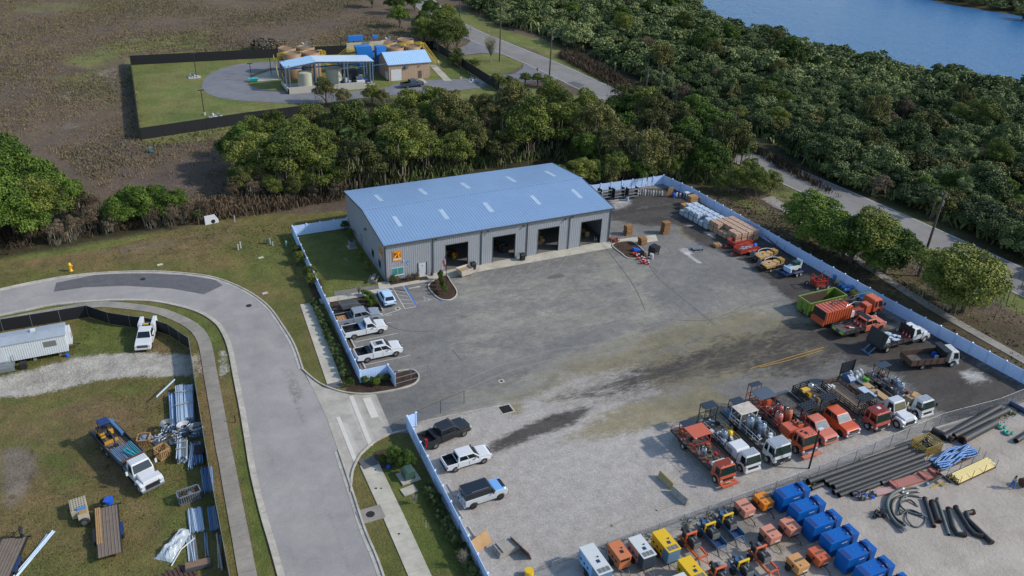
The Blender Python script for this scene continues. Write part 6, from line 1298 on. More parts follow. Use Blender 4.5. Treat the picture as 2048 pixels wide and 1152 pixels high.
for px,py,l_ in((903,982,'nearest the white pickup'),(919,1025,'behind the boxy off-roader'),(946,1068,'with no vehicle in front')):
 b=MB();b.box(-.11,.11,-.95,.95,0,.14,conc,(-.07,.07,-.95,.95));tag(b.obj('wheel_stop',None,pt(px,py),rad(2)),'concrete wheel stop '+l_,'wheel stop','wheel stops on the gravel')
b=MB();b.box(-.9,.9,-.09,.09,0,.13,conc,(-.9,.9,-.06,.06));tag(b.obj('wheel_stop',None,(1.9+1.4,-3.2,.045)),'thin wheel stop at the head of the disabled bay','wheel stop','wheel stops on the gravel')
for px,py,a in((1240,1045,8),(1330,1016,2)):b=MB();b.cbox(0,0,0,2.0,.16,.12,gw,0);tag(b.obj('loose_beam',None,pt(px,py),rad(a)),'grey beam lying by the chain link fence','beam','loose beams by the fence')
t=thing('light_post','dark post with a lamp head inside the fence by the striping trucks','lamp post',(29.4,-56.4,.045));b=MB();b.cyl((0,0,0),(0,0,5.4),.1,blk,8);b.obj('pole',t);b=MB();b.box(-.1,.5,-.12,.12,5.3,5.45,white_m);b.obj('lamp_head',t)
# ================= EQUIPMENT LOT =================
gen_w=mat('gen_white','bcbfbe',.45,0,.05,1.5,grime=.05);gen_lb=mat('gen_pale_blue','7fa8d0',.5,0,.06,1.5);gen_g=mat('gen_slate','35404a',.5,0,.06,1.5);gen_o=mat('gen_orange','bb6e44',.5,0,.08,1.5,grime=.2,gc='8a4a2c');gen_y=mat('gen_yellow','d0a814',.42,0,.06,1.5,grime=.06,gc='7c6420');gen_b=mat('gen_blue_grey','5a7c98',.5,0,.06,1.5);grill=mat('grille_grey','6d6f6c',.6,.1,.1,6,strip=(1,12,.7));gen_p=mat('gen_faded_pink','b08a84',.5,0,.1,1.5,grime=.2)
def gen(x,y,L_,W_,H,top,side,end,label,three=True,hitch=True):
 """trailer generator; hitch end towards -Y, rear end at y"""
 t=thing('trailer_generator',label,'generator',(x,y-L_/2,.03),rad(-90),'trailer generators in the equipment lot');h=L_/2;hw=W_/2;z0=.55
 b=MB();b.box(-h,h*.35,-hw,hw,z0,H-.08,side);b.obj('canopy_body',t,bev=.03);b=MB();b.box(h*.35,h,-hw,hw,z0,H-.08,end);b.obj('radiator_end',t,bev=.03)
 b=MB();b.box(-h-.03,h+.04,-hw-.03,hw+.03,H-.078,H,top);ro=b.obj('roof',t,bev=.02)
 if three:
  for k in range(3):b=MB();b.box(h-.62,h-.12,-hw+.1+k*(W_-.2)/3+.03,-hw+.1+(k+1)*(W_-.2)/3-.03,H,H+.015,grill);b.obj('vent',ro)
 else:
  for k in range(5):b=MB();b.box(h-.02,h+.05,-hw+.12+k*.2,-hw+.24+k*.2,H-.4,H-.15,blk);b.obj('vent',ro)
 b=MB();b.box(h*.1,h*.1+.35,-.15,.2,H,H+.02,P_blue if three else blk);b.cyl((-.1,.25,H),(-.1,.25,H+.1),.07,dark_gear,8);b.obj('hatch',ro)
 b=MB()
 for k in range(3):b.box(-h*.8+k*.6,-h*.8+k*.6+.25,-hw-.012,-hw,z0+.5,z0+.75,blk)
 b.obj('side_louvre',t);b=MB();b.box(-h,h,-hw+.1,hw-.1,.4,z0-.002,chassis_m)
 b.bar((h,-.4,.5),(h+1.1,0,.45),.05,galv);b.bar((h,.4,.5),(h+1.1,0,.45),.05,galv);b.bar((h+.9,0,.0),(h+.9,0,.7),.04,galv);b.obj('drawbar',t)
 for s in(-1,1):wheel(t,-.2,s*(hw-.02),.33,.22,rimd_m);
 b=MB();b.box(-.65,.25,-hw-.15,-hw+.02,.68,.72,blk);b.box(-.65,.25,hw-.02,hw+.15,.68,.72,blk);b.obj('mudguard',t)
gen(.72,-58.1,3.5,1.45,2.15,gen_w,gen_lb,gen_b,'white generator with pale blue sides, leftmost of its row')
gen(3.42,-58.55,2.1,1.25,1.9,gen_o,gen_o,gen_o,'faded orange generator between two white-topped ones',False)
gen(5.45,-58.85,2.65,1.35,2.05,gen_w,gen_p,gen_g,'white-topped generator with faded pink side and slate end')
gen(7.95,-59.1,2.7,1.35,2.05,gen_y,gen_y,gen_b,'bright yellow generator with blue-grey end near the fence')
gen(4.6,-63.6,2.2,1.25,1.9,gen_o,gen_o,gen_o,'orange generator cut by the bottom edge of the photo',False);gen(6.5,-64.2,2.6,1.35,2.05,gen_w,gen_p,gen_g,'white-topped generator cut by the bottom edge')
gen(8.25,-62.8,2.7,1.35,2.0,gen_y,gen_y,gen_b,'yellow generator in the second row, below the first yellow one')
def pump(x,y,col,guard,eng,label,s=1):
 """trailer pump: hitch towards -Y; y at rear wheels"""
 t=thing('trailer_pump',label,'pump',(x,y,.03),rad(-90),'trailer pumps in the equipment lot');b=MB()
 for q in(-1,1):b.box(-1.0,2.0,q*.52-.07,q*.52+.07,.42,.62,col)
 b.box(1.9,2.02,-.6,.6,.42,.62,col);b.box(.2,.35,-.5,.5,.42,.6,col);b.box(-1.0,-.88,-.6,.6,.42,.6,col);b.bar((2.0,-.45,.5),(2.9,0,.5),.06,col);b.bar((2.0,.45,.5),(2.9,0,.5),.06,col);b.bar((2.7,0,.5),(3.3,0,.45),.06,blk);b.obj('frame',t)
 b=MB();b.box(-.1,.05,-.6,-.46,.6,1.75,guard);b.box(-.1,.05,.46,.6,.6,1.75,guard);b.box(-.12,.07,-.62,.62,1.6,1.78,guard);b.obj('lifting_bail',t,bev=.04)
 b=MB();b.box(.1,.95,-.42,.42,.62,1.35,dark_gear);b.box(.96,1.06,-.4,.4,.65,1.3,grill);b.cyl((.5,.1,1.35),(.5,.1,1.6),.09,chrome,8);b.cyl((.35,-.2,1.4),(.75,-.2,1.4),.1,galv,10);b.obj('radiator_engine',t,bev=.02)
 b=MB();b.cyl((-.7,0,.62),(-.7,0,1.25),.35,eng,14);b.cyl((-.7,0,1.0),(-1.3,0,1.0),.16,eng,12);b.cyl((-1.3,0,1.0),(-1.36,0,1.0),.22,eng,12);b.box(-.5,-.15,-.35,.35,.62,1.3,dark_gear);b.cyl((-.8,.3,1.3),(-.35,.3,1.3),.13,galv if guard is not P_orange else bluep_m,10);b.cyl((-.9,-.3,.7),(-.9,-.3,1.5),.05,blk,6);b.obj('pump_head',t)
 for q in(-1,1):wheel(t,-.35,q*.8,.36,.24,rimd_m)
 if guard is gen_y2:b=MB();b.box(-1.3,2.0,-.62,-.56,.62,.82,col);b.box(-1.3,2.0,.56,.62,.62,.82,col);b.box(.4,1.95,-.55,.55,.43,.46,P_blue);b.obj('tray',t)
gen_y2=mat('guard_yellow','d0a81c',.45,0,.06,2)
P_pumpo=mat('pump_orange','c25a34',.5,0,.08,2,grime=.15)
pump(10.9,-60.4,P_pumpo,P_pumpo,dark_gear,'orange trailer pump beside the first yellow generator');pump(13.3,-60.1,P_steelblue,gen_y2,P_steelblue,'blue trailer pump with a yellow hoop beside the orange pump');pump(15.65,-59.8,P_steelblue,gen_y2,P_steelblue,'blue trailer pump with a yellow hoop, nearest the chain link fence')
pump(10.85,-64.9,P_pumpo,P_pumpo,dark_gear,'orange trailer pump partly cut by the bottom edge');pump(13.3,-65.1,P_steelblue,gen_y2,P_steelblue,'blue trailer pump with a yellow hoop in the lower row');pump(15.9,-64.4,P_pumpo,P_pumpo,dark_gear,'orange trailer pump left of the tan light box')
box_ms={'pink':mat('box_faded_pink','be7d66',.5,0,.08,1.5,grime=.15,gc='8a4a3a'),'orange':mat('box_orange','d07a1c',.45,0,.08,1.5,grime=.06,gc='8a4a2c'),'tan':mat('box_tan','bb8850',.5,0,.08,1.5,grime=.2,gc='8a6238'),'rust':mat('box_rust','b85c38',.5,0,.08,1.5,grime=.15,gc='8a4a2c')}
strap=mat('dark_band','5c4a3c',.7,0,.2,4)
def lbox(x,y,k,label):
 mt_=box_ms[k];t=thing('light_tower_trailer',label,'light tower',(x,y,.03),rad(-90),'boxy light tower trailers');b=MB();b.box(-.8,.85,-.66,.66,.45,1.3,mt_);bo=b.obj('cabinet',t,bev=.03)
 b=MB();b.box(-.12,.1,-.45,.6,1.3,1.33,strap);b.obj('top_band',bo);b=MB();b.box(.0,.22,-.675,-.66,.8,1.05,blk);b.obj('side_vent',bo);b=MB();b.box(.85,.88,-.1,.5,.6,.75,white_m);b.cbox(.55,-.25,1.3,.2,.1,.02,blk);b.obj('latch',bo)
 b=MB();b.box(-.85,.9,-.5,.5,.36,.449,chassis_m);b.tube([(.9,0,.4),(1.3,0,.42),(1.7,0,.3),(1.95,0,.1)],.04,blk,6);b.bar((1.7,0,0),(1.7,0,.5),.035,blk);b.obj('drawbar',t)
 for q in(-1,1):wheel(t,-.3,q*.78,.3,.2,rimd_m)
 b=MB();b.box(-.65,.1,-.9,-.66,.62,.66,chassis_m);b.box(-.65,.1,.66,.9,.62,.66,chassis_m);b.obj('mudguard',t)
lbox(18.4,-59.05,'pink','faded pink trailer box in the top row, left of the bright orange one');lbox(20.8,-59.0,'orange','bright orange trailer box, topmost and nearest the blue tanks')
lbox(18.4,-62.85,'pink','faded pink trailer box in the middle row, nearest the pumps');lbox(20.85,-62.8,'pink','faded pink trailer box in the middle row, against the blue tanks');lbox(18.3,-66.75,'tan','tan trailer box in the lowest row');lbox(20.75,-66.8,'rust','rust-orange trailer box in the lowest row against the blue tanks')
tb=mat('tank_blue','0456a2',.5,0,.06,.8,spec=.25,coat=.0,grime=.12,gc='1c3c70');tbd=mat('tank_blue_dark','12306a',.5,0,.08,2)
t=thing('blue_steel_tank','royal blue cube tank, first of the row and nearest the fence','tank',(23.7,-60.2+.4,.03),0,'royal blue cube tanks');b=MB();b.box(-1.85,.6,-.72,.72,.2,2.05,tb);b.box(1.0,1.75,-.66,.72,.2,2.0,tb);b.box(.6,1.0,-.5,.5,.2,1.2,tbd);b.obj('body',t,bev=.015)
b=MB();b.box(-1.75,-1.3,-.6,.6,2.05,2.065,tbd);b.obj('grate',t);b=MB();b.prism([(.62,1.2),(.62,2.02),(.7,2.02),(.7,1.2)],-.72,.72,tbd);b.tube([(.8,-.75,1.0),(.8,-.6,2.15),(.8,0,2.35),(.8,.6,2.15),(.8,.75,1.0)],.06,tbd,6);b.tube([(.95,-.75,1.0),(.95,-.6,2.15),(.95,0,2.35),(.95,.6,2.15),(.95,.75,1.0)],.04,tbd,6);b.obj('lifting_arch',t)
b=MB();b.lathe((.45,-.35,2.05),[(.09,0),(.09,.12),(.05,.18)],chrome,10);b.lathe((-.6,.1,2.05),[(.05,0),(.05,.05)],chrome,8);b.lathe((.8,.6,2.1),[(.06,0),(.06,.15)],galv,8);b.obj('valve',t);b=MB();b.cbox(-.1,-.727,1.5,.7,.01,.08,white_m);b.obj('side_lettering_strip',t)
for k,w_ in enumerate(('second of the row','third of the row, with a mark on its side','fourth of the row','fifth of the row','sixth of the row','seventh of the row near the bottom edge','eighth of the row, cut by the bottom edge')):dup(t,(23.72+.02*k,-59.8-2.15*(k+1),.03),0,'royal blue cube tank, '+w_)
# pipes, racks, hoses
hd=mat('black_pipe','26282b',.62,0,.15,1,grime=.25,gc='5c5c5c');hdin=mat('pipe_inside','0c0c0d',.9);flg=mat('rusty_flange','5c3a30',.7,.2,.2,3)
def pipe(px1,px2,r,label,z=None,group='long black pipes on the sand',mt_=hd,name='black_pipe',fl=(0,0),wm=False):
 z=r if z is None else z;a=Vector((*(px1 if wm else A2(*px1,z)),z+.03));c=Vector((*(px2 if wm else A2(*px2,z)),z+.03));d=(c-a);t=thing(name,label,'pipe',(a.x,a.y,a.z),0,group);b=MB();b.cyl((0,0,0),d,r,mt_,16,caps=False);u=d.normalized()
 for e in(Vector((0,0,0)),d):b.cyl(e-u*.012,e+u*.012,r,mt_,16,caps=False)
 b.cyl(u*.05,u*.06,r*.98,hdin,12);b.cyl(d-u*.06,d-u*.05,r*.98,hdin,12);b.obj('pipe_wall',t)
 for q,e,s in((fl[0],Vector((0,0,0)),1),(fl[1],d,-1)):
  if q:b=MB();b.cyl(e-u*.03,e+u*.03,r*1.25,flg,16);b.cyl(e+u*s*.12,e+u*s*.17,r*1.15,flg,16);b.cyl(e-u*s*.035,e-u*s*.031,r*.85,hdin,14);b.obj('flange',t)
 return t
for a_,c_,r,l_ in(((1616,964),(1818,893),.34,'longest black pipe nearest the fence'),((1648,964),(1829,899),.28,'second black pipe from the fence'),((1656,970),(1839,904),.28,'third black pipe from the fence'),((1667,975),(1847,909),.32,'fat black pipe in the middle of the bundle'),((1667,985),(1846,920),.27,'black pipe just below the middle gap'),((1678,991),(1855,926),.27,'black pipe second from the pink rack'),((1703,989),(1757,968),.27,'short black pipe at the lower left of the bundle'),((1762,967),(1862,928),.27,'black pipe nearest the pink rack'),((1622,978),(1645,969),.24,'stub of black pipe beside the blue tanks')):pipe(a_,c_,r,l_)
pipe((1887,876),(1998,814),.38,'fat black pipe behind the yellow crate',.36);pipe((1907,873),(2015,820),.38,'fat black pipe resting beside the fence');pipe((1924,881),(1990,846),.46,'thick short black pipe with open flanged end',fl=(1,0));pipe((1865,860),(1890,872),.36,'flanged black elbow pipe left of the fat pipes',fl=(1,0));pipe((2032,882),(2075,855),.3,'black pipe cut by the right edge');pipe((2020,806),(2075,836),.3,'dark blue pipe at the right edge behind the fat pipes',mt_=P_blue)
pipe((1886,869),(1905,880),.34,'short black pipe with rusty end between elbow and fat pipes',fl=(0,1))
GF='flanged black fittings laid in a row'
pipe((1849,997),(1867,1053),.2,'black pipe with rusty flanges, leftmost of the laid-out row',None,GF,fl=(1,1));pipe((1864,1004),(1877,1043),.27,'short thick flanged pipe, second of the laid-out row',None,GF,fl=(1,1));pipe((1874,998),(1898,1070),.15,'thin grey-green pipe between the black flanged pipes',None,GF,mt_=mat('grey_green_pipe','68706a',.5,0,.15,2,grime=.3),fl=(1,0))
def bent(pts,r,label):
 P=[Vector((*A2(*p,r),r+.03))for p in pts];t=thing('pipe_elbow',label,'pipe',tuple(P[0]),0,GF);Q=[p-P[0]for p in P];b=MB();b.tube([tuple(q)for q in Q],r,hd,14);b.obj('pipe_wall',t)
 for e,o_ in((Q[0],Q[1]),(Q[-1],Q[-2])):u=(o_-e).normalized();b=MB();b.cyl(e-u*.03,e+u*.03,r*1.25,flg,16);b.cyl(e+u*.12,e+u*.17,r*1.18,flg,16);b.cyl(e-u*.036,e-u*.031,r*.85,hdin,14);b.obj('flange',t)
bent([(1897,1018),(1906,1055),(1914,1068),(1931,1069)],.24,'black bent pipe, left of the two matching elbows');bent([(1911,1014),(1938,1058),(1947,1068),(1964,1073)],.22,'black bent pipe, right of the two matching elbows');bent([(1947,1024),(1932,1026),(1936,1040),(1984,1086)],.24,'black crooked pipe at the right end of the row')
t=thing('slatted_crate','yellow slatted steel crate full of black fittings','crate',(44.0,-59.0,.03),0);crm=mat('crate_yellow','96803c',.6,.1,.15,3,grime=.3);b=MB()
for z in(.08,.36,.64,.92,1.15):
 for s in(-1,1):b.box(-1.3,1.3,s*.95-.03,s*.95+.03,z,z+.1,crm);b.box(s*1.3-.03,s*1.3+.03,-.92,.92,z,z+.1,crm)
for i in range(10):
 for s in(-1,1):b.box(-1.3+i*.285,-1.25+i*.285,s*.95+(.03 if s>0 else-.06),s*.95+(.06 if s>0 else-.03),0,1.25,crm)
for i in range(7):
 for s in(-1,1):b.box(s*1.3+(.03 if s>0 else-.06),s*1.3+(.06 if s>0 else-.03),-.9+i*.29,-.85+i*.29,0,1.25,crm)
b.box(-1.28,1.28,-.9,.9,.03,.07,crm);b.obj('slats',t)
o=thing('pipe_fittings','jumble of black plastic fittings inside the yellow crate','fittings',(44.0,-59.0,.1));R_=random.Random(31)
for k in range(3):
 b=MB()
 for i in range(7):x,y,z=R_.uniform(-.9,.9),R_.uniform(-.6,.6),R_.uniform(.15,.6);b.cyl((x,y,z),(x+R_.uniform(-.4,.4),y+R_.uniform(-.4,.4),z+R_.uniform(-.1,.2)),R_.uniform(.12,.24),hd,10)
 b.obj('fitting',o)
def prack(x,y,L_,W_,label,mt_,mats2,lay,rz=3):
 t=thing('pipe_rack',label,'rack',(x,y,.03),rad(rz),'post racks on the sand');b=MB();b.box(-L_/2,L_/2,-W_/2,-W_/2+.1,.05,.2,mt_);b.box(-L_/2,L_/2,W_/2-.1,W_/2,.05,.2,mt_)
 for i in range(4):x_=-L_/2+.1+i*(L_-.2)/3;b.box(x_-.06,x_+.06,-W_/2,W_/2,.0,.12,mt_)
 b.obj('base',t)
 for i in range(4):
  for s in(-1,1):x_=-L_/2+.1+i*(L_-.2)/3;b=MB();b.bar((x_,s*W_/2,.1),(x_,s*W_/2,1.25),.04,mt_);b.obj('post',t)
 return t
prack(45.4,-61.4,6.4,1.8,'dark post rack holding coiled blue hoses',rust_m,None,None)
hb=mat('blue_lay_hose','3c70aa',.5,0,.15,1.2,grime=.2,gc='8fa8c8');hp_=mat('pale_blue_hose','7f9fc0',.5,0,.12,1.5);R_=random.Random(17);t=thing('hose_bundle','tangled bundle of blue hoses lying in the dark post rack','hoses',(45.4,-61.4,.2),rad(3))
for i in range(15):
 y_=-.75+i*.1;ph=R_.uniform(0,6);P=[(-3.1+6.2*k/9+R_.uniform(-.1,.1),y_+.16*math.sin(k*.9+ph),.12+.1*(i%5)+.08*math.sin(k+ph))for k in range(10)];b=MB();b.tube([tuple(p)for p in smooth_pts(P,3)],R_.uniform(.07,.12),hb if R_.random()<.75 else hp_,7);b.obj('hose',t)
for i in range(6):b=MB();x,y=-3.3+R_.uniform(-.2,.2),R_.uniform(-.8,.8);b.cyl((x,y,.1),(x+.25,y,.35),.13,blk,8);b.obj('coupling',t)
prack(45.5,-63.8,6.3,1.5,'dark post rack stacked with cream-yellow pipes',rust_m,None,None);yp=mat('cream_yellow_pipe','cdbb7c',.5,0,.1,1,grime=.08);t=thing('pipe_stack','stack of cream-yellow pipes lying in the dark post rack','pipes',(45.5,-63.8,.2),rad(3),None)
R_=random.Random(7)
for k in range(4):
 for i in range(9-k):y=-.62+k*.07+i*.155;s=R_.uniform(-.15,.15);b=MB();b.cyl((-3.0+s,y,.08+k*.135),(2.95+s,y,.08+k*.135),.073,yp,8);b.obj('pipe',t)
 # faded pink beam cradle, yellow A-frame, hose coils, small fittings
pk=mat('faded_red_steel','a0665a',.6,.1,.1,1.5,grime=.25,gc='7c5548');t=thing('spreader_frame','long faded red steel cradle beside the black pipes','steel frame',(38.3,-62.25,.03),rad(-3));b=MB();b.box(-2.9,3.2,-.55,.55,.1,.28,pk);b.obj('deck',t)
for x in(-2.7,1.4,2.9):b=MB();b.box(x-.15,x+.15,-.6,.6,.28,.5,pk);b.tube([(x,-.55,.5),(x,-.5,.8),(x,.5,.8),(x,.55,.5)],.035,redpost,6);b.obj('cradle',t)
t=thing('spreader_frame','shorter pale pink steel piece at the left end of the cradle','steel frame',(33.9,-62.3,.03),rad(-8));b=MB();b.box(-.9,1.5,-.4,.4,.05,.25,mat('pale_pink_steel','b08a84',.6,.1,.1,1.5));b.obj('deck',t);b=MB();b.cyl((-1.1,0,.25),(-.8,0,.3),.16,galv,10);b.obj('coupling',t)
t=thing('pipe_stand','yellow frame stand carrying a black tee pipe','pipe stand',(40.4,-63.5,.03),rad(-5));b=MB();b.bar((-1.0,-.4,.05),(1.0,-.4,.5),.05,gen_y);b.bar((-1.0,.2,.05),(1.0,.3,.5),.05,gen_y);b.bar((-1.0,-.4,.05),(1.3,-.4,.05),.05,gen_y)
for x,y in((1.0,.9),(1.2,-.4)):b.bar((x,y,0),(x,y,.9),.04,gen_y)
b.obj('stand',t);b=MB();b.cyl((-1.2,0,.3),(.9,.2,.6),.15,hd,12);b.cyl((.9,.9,.6),(1.0,-.9,.6),.16,hd,12);b.cyl((-1.35,0,.28),(-1.1,0,.3),.2,gen_b,12);b.obj('tee_pipe',t)
def hose(pts,r,label,mt_):
 P=smooth_pts([np.array((*A2(*p,r),r+.03+(.12*(i%2)if len(pts)>5 else 0)))for i,p in enumerate(pts)],6);o=P[0];b=MB();b.tube([tuple(q-o)for q in P],r,mt_,8);t=thing('suction_hose',label,'hose',tuple(o),0,'suction hoses on the sand');b.obj('hose_body',t)
 for e,n_ in((P[0]-o,P[1]-o),(P[-1]-o,P[-2]-o)):e=Vector(e);u=(Vector(n_)-e).normalized();b=MB();b.cyl(e-u*.25,e+u*.05,r*1.15,galv,10);b.obj('coupling',t)
hg=mat('grey_hose_rubber','4b5654',.6,0,.15,1.5,grime=.3,gc='7a7f78',strip=(2,3,.2));hk=mat('dark_hose_rubber','2e3230',.6,0,.15,1.5,grime=.3,gc='5a5e58')
hose([(1803,979),(1782,992),(1774,1008),(1778,1030),(1790,1045),(1806,1060)],.2,'thick grey curved hose, leftmost of the coils',hg);hose([(1812,988),(1790,998),(1783,1015),(1790,1035),(1808,1048)],.12,'thinner dark hose inside the thick curved one',hk)
hose([(1838,994),(1815,992),(1802,1000),(1802,1016),(1822,1026),(1845,1033)],.1,'grey-green hose looping in the middle of the coils',hg);hose([(1832,1010),(1818,1002),(1800,1008),(1800,1030),(1820,1020),(1848,1034)],.09,'dark hose crossing the middle of the coils',hk)
hose([(1815,1022),(1813,1040),(1828,1054),(1846,1052),(1851,1040),(1845,1032)],.07,'thin loop of hose below the coils',hg);hose([(1833,976),(1815,978),(1806,984)],.1,'short hose with metal end above the coils',hk);hose([(1835,984),(1818,986),(1812,992)],.1,'short hose with metal end just below the first',hk)
t=thing('blue_fitting_pile','blue pallet frame with metal fittings beside the pipes','fittings',pt(1730,1000),rad(-20));clutter(t,-.8,.8,-.5,.5,.05,[bluep_m,galv,hd,bluep_m],18,5,.35);t=thing('black_fitting_pile','small heap of black pipe fittings on the sand','fittings',pt(1756,1032),0);clutter(t,-.7,.7,-.4,.4,.0,[hd,hd,dark_gear],18,6,.4)
for px,py,l_ in((1999,856,'upper'),(2014,868,'lower')):t=thing('teal_saddle',l_+' teal plastic saddle lying on the sand','pipe saddle',pt(px,py),rad(20),'teal saddles');b=MB();b.tube([(.35*math.cos(a),.35*math.sin(a),.15)for a in[i*math.pi/7 for i in range(10)]],.13,mat('teal_plastic','1f9a8c',.4),8);b.box(.2,1.0,-.5,-.35,.0,.12,MT['teal_plastic']);b.obj('ring',t)
t=thing('pipe_flange','rusty black flanged pipe end at the right edge behind the person','pipe',pt(2046,972),rad(-10));b=MB();b.cyl((-.3,0,.5),(.5,0,.5),.42,hd,16);b.cyl((-.36,0,.5),(-.3,0,.5),.5,flg,16);b.cyl((.1,0,.5),(.16,0,.5),.5,flg,16);b.obj('pipe_wall',t)
drum(1058,1152,gen_y,'yellow machine top at the bottom edge by the fence',r=.4,h=.7,name='yellow_machine')
# person
def skin(name,V,E,R,mt_,parent=None,sub=2):
 me=bpy.data.meshes.new(name);me.from_pydata(V,E,[]);o=bpy.data.objects.new(name,me);COL.objects.link(o);me.materials.append(mt_)
 sk=o.modifiers.new('skin','SKIN');me.update()
 if not me.skin_vertices:me.attributes.new('skin_vertex','FLOAT','POINT')if False else None
 bpy.context.view_layer.objects.active=o
 if not me.skin_vertices:bpy.ops.mesh.customdata_skin_add()
 for i,r in enumerate(R):me.skin_vertices[0].data[i].radius=(r,r)
 me.skin_vertices[0].data[0].use_root=True
 s=o.modifiers.new('sub','SUBSURF');s.levels=sub;s.render_levels=sub;sk.use_smooth_shade=True
 if parent:o.parent=parent
 return o
def person(label,loc,rz,top,legs):
 t=thing('person',label,'person',loc,rz);sk_m=mat('skin_tone','8a5c44',.6);V=[(0,0,.95)];E=[];R=[.14]
 def ad(p,par,r):V.append(p);R.append(r);E.append((par,len(V)-1));return len(V)-1
 a=ad((0,0,1.15),0,.13);c=ad((0,0,1.38),a,.15);n=ad((.01,0,1.5),c,.06);h=ad((.03,0,1.58),n,.085);h2=ad((.03,0,1.68),h,.095);ad((.1,0,1.62),h,.03)
 for s,fx in((-1,.16),(1,-.12)):
  k=ad((0,s*.1,.88),0,.095);k=ad((fx*.6,s*.11,.48),k,.065);k=ad((fx,s*.11,.09),k,.045);ad((fx+.16,s*.12,.05),k,.045)
  k=ad((0,s*.2,1.4),c,.065);k=ad((-fx*.4,s*.27,1.13),k,.048);k=ad((-fx*.6+.1,s*.27,.9),k,.035);p=ad((-fx*.6+.13,s*.27,.83),k,.038)
  for f in range(4):q=ad((-fx*.6+.12+.018*f,s*.27,.765-.004*abs(f-1)),p,.011);ad((-fx*.6+.13+.018*f,s*.265,.73),q,.009)
  q=ad((-fx*.6+.17,s*.25,.8),p,.012);ad((-fx*.6+.185,s*.245,.77),q,.01)
 skin('body',V,E,R,sk_m,t)
 skin('trousers',[(0,0,.98),(0,-.1,.88),(.096,-.11,.48),(.155,-.11,.12),(0,.1,.88),(-.072,.11,.48),(-.115,.11,.12)],[(0,1),(1,2),(2,3),(0,4),(4,5),(5,6)],[.155,.11,.085,.075,.11,.085,.075],legs,t)
 skin('shirt',[(0,0,1.0),(0,0,1.18),(0,0,1.39),(0,-.2,1.41),(-.06,-.27,1.15),(0,.2,1.41),(.05,.27,1.15)],[(0,1),(1,2),(2,3),(3,4),(2,5),(5,6)],[.16,.15,.165,.08,.06,.08,.06],top,t)
 b=MB();b.lathe((.015,0,1.64),[(.1,0),(.108,.05),(.08,.11),(.02,.135)],mat('dark_hair','2a211c',.8),12);b.obj('hair',t)
 b=MB()
 for s in(-1,1):b.cyl((.115,s*.035,1.645),(.125,s*.035,1.645),.012,blk,6)
 b.box(.1,.122,-.025,.025,1.575,1.583,redt);b.obj('face_features',t);return t
person('person in blue trousers and a pale shirt walking on the sand',pt(2023,977.5)[:2]+(.03,),rad(150),mat('pale_teal_shirt','8fa8a4',.8,0,.1,5),mat('blue_trousers','2f62b4',.8,0,.1,5))
# ================= LEFT LOT =================
for i,(x,l_)in enumerate(((12.3,'yellow barrel and red gear inside the first open bay'),(20.2,'red gear against the right jamb inside the second bay'),(27.9,'tan boxes inside the third open bay'),(35.8,'brown boxes inside the fourth open bay'))):
 t=thing('bay_stock',l_,'stock',(x,3.6,.07));clutter(t,-1.2,.4,-1,1.5,0,[[yel_m,redt,dark_gear],[redt,dark_gear],[cb_m,woodn_m],[cb_m,woodn_m,redt]][i],12,300+i,1.1)
off_m=mat('office_siding','bec4c8',.55,0,.05,.8,strip=(0,4,.7));offr=mat('office_roof','9ba2aa',.6,.1,.15,.5,grime=.3,gc='62666c')
t=thing('site_office_trailer','long white site office trailer with stairs, cut by the left edge','office trailer',(-46.9,-2.35,.03),0);b=MB();b.box(-5.0,5.0,-1.5,1.5,.65,3.0,off_m);wl=b.obj('body',t)
b=MB();b.prism([(-5.08,2.95),(-5.08,3.05),(5.08,3.05),(5.08,2.95)],-1.6,1.6,offr);b.add([(x,y,z)for x in(-5.05,5.05)for y,z in((-1.58,3.05),(0,3.3),(1.58,3.05))],[(0,3,4,1),(1,4,5,2),(0,1,2),(3,5,4)],offr);rf2=b.obj('roof',t);b=MB();b.box(1.3,1.8,.1,.6,3.25,3.5,white_m);b.obj('roof_vent',rf2)
for x0,x1 in((2.5,3.9),):b=MB();b.box(x0,x1,-1.53,-1.502,1.75,2.5,grill);b.obj('window',t)
b=MB();b.box(5.0,5.5,-.4,1.2,.9,2.8,off_m);b.obj('end_cabinet',t);b=MB();b.box(5.5,5.53,-.2,.4,1.6,2.2,grill);b.obj('end_grille',t)
b=MB();b.box(-2.8,-1.8,-1.54,-1.502,.7,2.75,white_d);d_=b.obj('door',t);b=MB();b.box(-2.3,-2.1,-1.56,-1.541,2.1,2.4,blk);b.obj('door_window',d_)
b=MB();b.box(-3.3,-.9,-2.9,-1.55,.55,.65,galv);
for i in range(4):b.box(-3.7-i*.3,-3.4-i*.3,-2.8,-1.7,.42-i*.13,.48-i*.13,galv)
for x in(-3.3,-.95):
 for y in(-2.85,-1.7):b.box(x,x+.06,y,y+.06,-.02,1.6,galv)
b.box(-3.3,-.9,-2.9,-2.85,1.55,1.6,galv);b.box(-3.3,-.9,-2.9,-2.88,.1,.55,galv);b.obj('stairs',t)
b=MB()
for x in(-4,-1.5,1,3.8):b.box(x,x+.35,-1.2,-.8,0,.65,walk2);b.box(x,x+.35,.8,1.2,0,.65,walk2)
b.obj('pier',t);b=MB();b.bar((5,-.6,.6),(6.3,0,.5),.06,blk);b.bar((5,.6,.6),(6.3,0,.5),.06,blk);b.obj('hitch',t)
drum(135,713,bluep_m,'blue bucket under the corner of the office trailer',r=.22,h=.4,name='bucket');b=MB();b.box(-.4,.4,-.35,.35,0,.8,blk);tag(b.obj('black_bin',None,(-46.9+.0,-4.8,.03),bev=.05),'small black box beside the office stairs','bin')
t=pickup('white utility pickup with tall side tool boxes inside the screened fence',P_white,(-33.0,-3.9,.03),rad(-103),5.7,1.95,1.88,3.6,'ext',.38,rim_m,'utility_pickup',None,None);xc,xw,F,R,zb,hw=dims(t)
